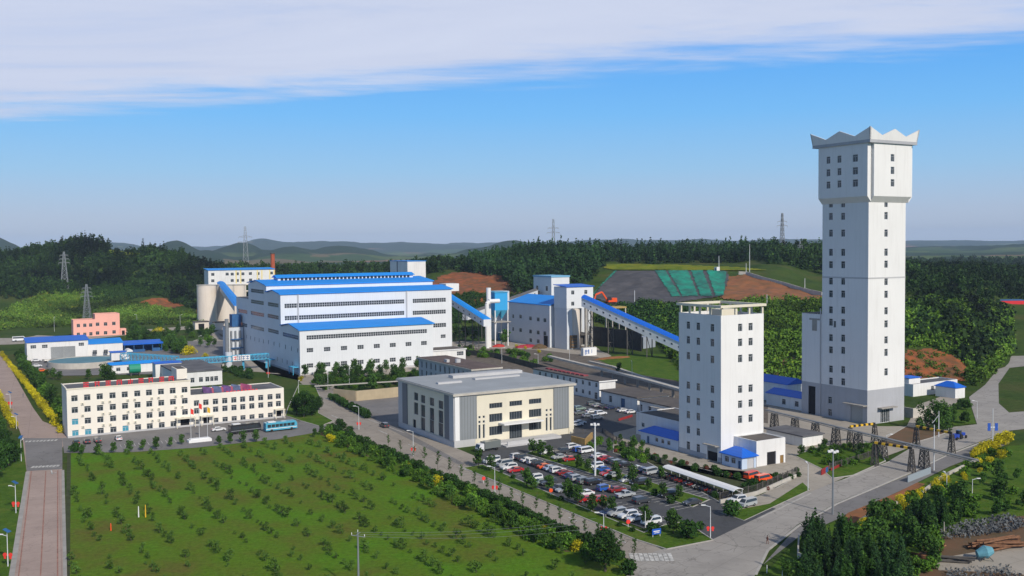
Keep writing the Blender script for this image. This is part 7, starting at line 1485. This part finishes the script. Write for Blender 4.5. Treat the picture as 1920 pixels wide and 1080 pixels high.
# verge and car park trees
for (px, py, s, k) in ((897,876,1.05,'park'),(921,884,1.0,'park'),(940,888,.6,'ball'),(962,898,.7,'ball'),(987,915,1.1,'park'),(1000,920,.8,'park'),(1030,922,1.0,'park'),(1052,940,.7,'ball'),(1064,943,1.15,'park'),(1084,948,1.25,'park'),(1112,962,1.0,'park'),(1130,958,.8,'park'),(1147,965,.9,'park'),(1162,988,.7,'ball'),(1186,998,.6,'ball'),(1210,985,1.0,'park'),(1225,1000,1.4,'ball')):
    plant(k, G(px, py), s, 'small leafy tree on the grass verge between main road and car park' if k == 'park' else 'low dark shrub on the grass verge between main road and car park', 'tree' if k == 'park' else 'shrub', 'verge trees' if k == 'park' else 'verge shrubs', 'verge_tree' if k == 'park' else 'verge_shrub')
for (px, py, s, k) in ((998,852,1.0,'park'),(1014,857,1.1,'park'),(1030,862,1.0,'park'),(1050,868,.8,'ball'),(1085,880,.9,'park'),(1103,886,.9,'park'),(1120,892,.9,'ball'),(1142,900,.9,'ball'),(1160,906,.8,'park'),(1186,907,1.1,'park'),(1190,921,1.0,'ball'),(1216,920,.7,'park'),(1226,930,1.0,'ball'),(1243,934,.8,'park'),(1258,945,1.1,'ball'),(1274,938,.8,'park'),(1155,893,.9,'park'),(1240,900,.8,'park')):
    plant(k, G(px, py), s, 'small leafy tree on the long island of the car park' if k == 'park' else 'low dark shrub on the long island of the car park', 'tree' if k == 'park' else 'shrub', 'island trees' if k == 'park' else 'island shrubs', 'island_tree' if k == 'park' else 'island_shrub')
plant('round', G(1262, 1002), .75, 'wide bright round tree at the near corner of the car park', 'tree', None); plant('ball', G(1290, 1010), 2.3, 'wide low clipped bush below the round tree at the car park corner', 'bush', None, 'bush'); plant('ball', G(1372, 968), 1.9, 'round clipped bush at the car park exit', 'bush', None, 'bush'); plant('ball', G(1313, 993), 1.0, 'small dark bush beside the red lamp banner', 'bush', None, 'bush')
plant('big', G(1135, 1072), .62, 'large leafy tree at the near end of the main road hedge', 'tree', None); plant('ball', G(1178, 1078), 1.6, 'pair-like round bush at the end of the hedge', 'bush', None, 'bush')
for i in range(34):
    t = i/33; px = 1155+(1440-1155)*t; py = 842+(915-842)*t; plant('ball' if i % 4 else 'redbush', G(px+random.uniform(-8, 8), py+random.uniform(-6, 8)), random.uniform(.7, 1.1), 'small round shrub in the bed between tower yard and car park', 'shrub', 'shrubs of the tower yard bed', 'bed_shrub', parts=False)
for i in range(30):
    px = random.uniform(1100, 1215); py = 815+(px-1100)*.35+random.uniform(-8, 22); plant('clump' if i % 3 else 'park', G(px, py), random.uniform(.5, .9), 'leafy shrub in the thicket between the upper car park and the tower yard', 'shrub', 'thicket shrubs above the car park', 'thicket_shrub', parts=False)
for i in range(26):
    px = random.uniform(1340, 1500); py = 938-(px-1340)*.27+random.uniform(-12, 2); plant('ball', G(px, py), random.uniform(.6, .9), 'small dark shrub behind the yard corner railing', 'shrub', 'shrubs behind the corner railing', 'railing_shrub', parts=False)
for i in range(60):
    px = random.uniform(1495, 1650); py = random.uniform(838, 890)
    if inpoly(px, py, [(1495,856),(1540,840),(1640,834),(1655,862),(1600,886),(1570,880)]): plant('clump' if i % 3 else 'park', G(px, py), random.uniform(.5, .8), 'low leafy shrub on the lawn beneath the pipe rack', 'shrub', 'shrubs beneath the pipe rack', 'lawn_shrub', parts=False)
# big trees left of the main road
for i, (px, py, s) in enumerate(((556,778,.58),(570,782,.66),(585,780,.62),(598,770,.46))): plant('big', G(px, py), s, 'large dense green tree in the clump beside the blue bus', 'tree', 'tree clump beside the blue bus')
for i, (px, py) in enumerate(((640,800),(660,812),(648,804))): plant('ball', G(px-4, py), 1.4, 'dark round bush at the start of the main road hedge', 'bush', 'bushes at the hedge start', 'bush')
for i in range(26):
    t = i/25; px = 622+(692-622)*t; py = 752+(788-752)*t-3; plant('ball', G(px+random.uniform(-3, 3), py), random.uniform(1.3, 1.7), 'tall clipped shrub in the dark hedge beside the paved court', 'shrub', 'clipped hedge beside the paved court', 'hedge_shrub', parts=False)
# planting in front of the plant
for px, py in ((572,708),(600,706),(632,703),(664,702),(696,700),(724,698),(755,696),(785,694)): plant('park', G(px, py), 1.5, 'slender young tree in the row along the plant front', 'tree', 'row of trees along the plant front', 'front_tree')
for i in range(120):
    px = random.uniform(590, 790); py = random.uniform(704, 734)-(px-590)*.02; plant(random.choice(['clump', 'park', 'ball', 'ball', 'park']), G(px, py), random.uniform(.9, 1.5), 'leafy shrub on the planted slope before the white plant', 'shrub', 'shrubs of the slope before the plant', 'slope_shrub', parts=False)
for i in range(26): px = random.uniform(418, 475); plant('ball', G(px, 690+(px-418)*.3+random.uniform(-4, 8)), random.uniform(1.2, 1.8), 'dark shrub in the hedge before the blue pipe gallery', 'shrub', 'shrubs before the pipe gallery', 'hedge_shrub', parts=False)
for px, py, s in ((332,662,2.2),(340,660,2.0),(352,666,2.4),(360,664,2.2),(290,630,2.1),(300,626,2.3),(385,672,1.3),(565,715,1.2),(968,652,1.0),(985,655,.9),(1010,662,1.0)): plant('yellow', G(px, py), s, 'bright yellow-flowered bush near the plant yards', 'bush', 'yellow bushes of the plant yards', 'yellow_bush')
for i in range(34): px = random.uniform(240, 330); plant('park', G(px, random.uniform(640, 648)-abs(px-290)*.05), random.uniform(1.1, 1.9), 'dark tree in the group right of the pink house', 'tree', 'trees right of the pink house', 'yard_tree', parts=False)
for px, py, s in ((88,708,1.0),(100,712,1.2),(112,713,1.0),(166,712,1.1),(196,716,2.0),(204,717,1.7),(212,718,1.2)): plant('park', G(px, py), s, 'dark green tree behind the office block below the settling tank', 'tree', 'trees behind the office block', 'yard_tree')
for px, py, s in ((376,650,1.2),(392,652,1.4),(402,650,1.2),(855,640,2.2),(872,640,2.0),(888,642,1.9),(948,648,2.4),(1160,700,1.2),(1225,650,2.0),(1240,655,1.6)): plant('park', G(px, py), s, 'leafy tree by the railway side of the plant', 'tree', 'trees by the railway side', 'yard_tree')
for i in range(60): px = random.uniform(860, 1035); plant(random.choice(['ball', 'clump']), G(px, 655+(px-860)*.12+random.uniform(-3, 12)), random.uniform(1.0, 1.6), 'low shrub on the railway bank', 'shrub', 'shrubs on the railway bank', 'bank_shrub', parts=False)
for i in range(70):
    px = random.uniform(245, 410); py = random.uniform(622, 640)+(px-330)*.06
    if not (300 < px < 380 and 634 < py < 652) and px < 400: plant(random.choice(['park', 'clump', 'ball', 'park']), G(px, py), random.uniform(1.0, 1.9), 'green shrub on the rough ground between the pink house and the silos', 'shrub', 'shrubs between pink house and silos', 'yard_shrub', parts=False)
for i in range(40): px = random.uniform(300, 345); plant(random.choice(['park', 'ball']), G(px+random.uniform(-5, 5), 650+(px-300)*.25+random.uniform(-5, 6)), random.uniform(1.2, 1.9), 'dark shrub among the yellow bushes left of the plant', 'shrub', 'shrubs among the yellow bushes', 'yard_shrub', parts=False)
# yellow hedges and left side trees
for i in range(44):
    t = i/43; px = 6+(66-6)*t**1.0; py = 665+(770-665)*t+2; q = G(4+(99-4)*t, 668+(788-668)*t); plant('yellow', q+Vector((random.uniform(-.4,.4), 0, 0)), random.uniform(1.0, 1.3), 'bright yellow forsythia bush in the right-hand row of the left road', 'bush', 'yellow bushes right of the left road', 'yellow_bush', parts=False)
for i in range(22):
    t = i/21; plant('yellow', G(-12+38*t, 730+72*t), random.uniform(1.0, 1.3), 'bright yellow forsythia bush in the left-hand row of the left road', 'bush', 'yellow bushes left of the left road', 'yellow_bush', parts=False)
for q in ((107,800),(112,806),(104,796),(114,812)): plant('yellow', G(*q), 1.2, 'bright yellow bush at the corner of the office block', 'bush', 'yellow bushes at the office corner', 'yellow_bush', parts=False)
for i in range(70):
    t = i/69; q = G(22+(108-22)*t+random.uniform(2, 12), 668+(782-668)*t+random.uniform(-4, 2)); plant(random.choice(['ball', 'clump', 'ball', 'park']), q, random.uniform(1.2, 1.7), 'dense green shrub behind the yellow row of the left road', 'shrub', 'green shrubs behind the yellow row', 'hedge_shrub', parts=False)
for px, py, s in ((2,880,.62),(16,872,.6),(27,866,.5),(-14,900,.8),(8,850,.5)): plant('big', G(px, py), s, 'dark dense tree left of the left road crossing', 'tree', 'dark trees at the left edge')
for i in range(16): plant('park', G(random.uniform(-30, 8), random.uniform(800, 850)), random.uniform(.9, 1.4), 'dark bush left of the yellow row', 'bush', 'dark bushes at the left edge', 'bush', parts=False)
plant('ball', G(140, 848), 1.5, 'small round dark bush at the corner of the office forecourt', 'bush', None, 'bush')
# willow, conifers, yellow verge on the right
WB = []
r = random.Random(5)
for i in range(34): a_ = r.uniform(0, 6.28); q = 5.2*r.uniform(.2, 1)**.6; WB.append((q*math.cos(a_), q*math.sin(a_), r.uniform(3, 10.5)-q*.35, 1.3, 1.3, 2.4))
tree_kind('willow', leaf_crown(WB, 5200, .34, 4), M['leaf_tree'], 6, .45)
plant('willow', G(1752, 806), 1.0, 'large drooping willow at the foot of the tallest tower', 'tree', None, 'willow_tree')
for i in range(12): plant('round', G(1800+random.uniform(-18, 14), 796+random.uniform(-30, 2)), random.uniform(.4, .6), 'bush beside the lawn at the road fork', 'bush', 'bushes at the road fork', 'bush', parts=False)
n = 0
for (poly, k, lab, grp) in (([(1500,1030),(1545,1010),(1600,1018),(1650,1045),(1690,1075),(1720,1130),(1500,1130)], 46, 'dark conifer in the near clump beside the right road', 'near conifer clump'), ([(1700,985),(1790,960),(1800,980),(1740,1010),(1705,1005)], 20, 'dark conifer in the clump above the scrap yard', 'conifer clump above the scrap yard')):
    for i in range(k):
        while True:
            px, py = random.uniform(1495, 1830), random.uniform(950, 1130)
            if inpoly(px, py, poly): break
        plant('conifer', G(px, py), random.uniform(.7, .95) if k == 46 else random.uniform(.6, .8), lab, 'conifer', grp, 'conifer_tree')
for i in range(60):
    t = random.random(); px = 1610+(1893-1610)*t; py = 985-(985-830)*t+random.uniform(2, 30); plant('yellow' if random.random() < .55 else 'clump', G(px, py), random.uniform(.6, 1.1), 'yellow or pale green bush on the verge right of the right road', 'bush', 'bushes of the yellow-flowered verge', 'verge_bush', parts=False)
for i in range(24): t = i/23; plant('yellow', G(1825+68*t, 862-40*t+random.uniform(-4, 6)), random.uniform(1.0, 1.5), 'dense yellow-flowered bush at the right edge of the verge', 'bush', 'dense yellow bushes at the right edge', 'yellow_bush', parts=False)
for i in range(110):
    px, py = random.uniform(1640, 1930), random.uniform(880, 1010)
    if py > 1010-(px-1600)*.42 and py < 1030-(px-1640)*.25: plant(random.choice(['clump', 'park', 'ball']), G(px, py), random.uniform(.6, 1.3), 'green bush in the rough meadow above the scrap yard', 'bush', 'bushes of the rough meadow', 'meadow_bush', parts=False)
for i in range(70):
    px, py = random.uniform(1600, 1760), random.uniform(985, 1085); plant(random.choice(['clump', 'clump', 'park']), G(px, py), random.uniform(.7, 1.3), 'light green bush behind the near conifers', 'bush', 'light bushes behind the near conifers', 'meadow_bush', parts=False)
for px, py in ((1520,1040),(1540,1060),(1475,1078),(1500,1075),(1530,1075)): plant('park', G(px, py+12), 1.0, 'dark bush at the foot of the near conifers', 'bush', 'bushes at the foot of the near conifers', 'bush')
for px, py in ((1462,1075),(1467,1085)): post('marker_post', px-24 if px == 1462 else px, py, py-16, 'short white marker post on the near grass corner' if px == 1462 else 'second short white marker post on the near grass corner', 'post', .1, 'trim')
for px in (1713, 1728, 1755, 1770): post('fence_post', px, 1000, 978, 'grey fence post above the rubble', 'post', .13, 'concrete_pale', group='fence posts above the rubble')
# ---------------------------------------------------------------- air
hz = mat('haze_air', (1, 1, 1)); nn = hz.node_tree.nodes; ll = hz.node_tree.links; nn.remove(nn['Principled BSDF']); vv = nn.new('ShaderNodeVolumePrincipled'); vv.inputs['Color'].default_value = (.58, .75, 1, 1); vv.inputs['Density'].default_value = .5/8600; vv.inputs['Anisotropy'].default_value = -.12
ll.new(vv.outputs[0], nn['Material Output'].inputs['Volume'])
b = MB(); b.box((-15000, -15000, -80), (15000, 15000, 260)); tag(b.build('haze', hz), kind='stuff')


# ---------------------------------------------------------------- labels that tell the members of short rows apart
ORD = 'first second third fourth fifth sixth seventh eighth ninth tenth eleventh twelfth thirteenth fourteenth fifteenth sixteenth'.split()
bpy.context.view_layer.update(); byl = {}
for o in COL.objects:
    if o.parent is None and o.get('label') and not o.get('kind'): byl.setdefault(o['label'], []).append(o)
for lab, os_ in byl.items():
    if 1 < len(os_) <= 16 and len(lab.split()) <= 12:
        q = []
        for o in os_: v = CM3.transposed() @ (o.location-CAM); q.append((960-v.x/v.z*FPX, o))
        q.sort(key=lambda t: t[0])
        for i, (_, o) in enumerate(q): o['label'] = lab+', '+ORD[i]+' from left'
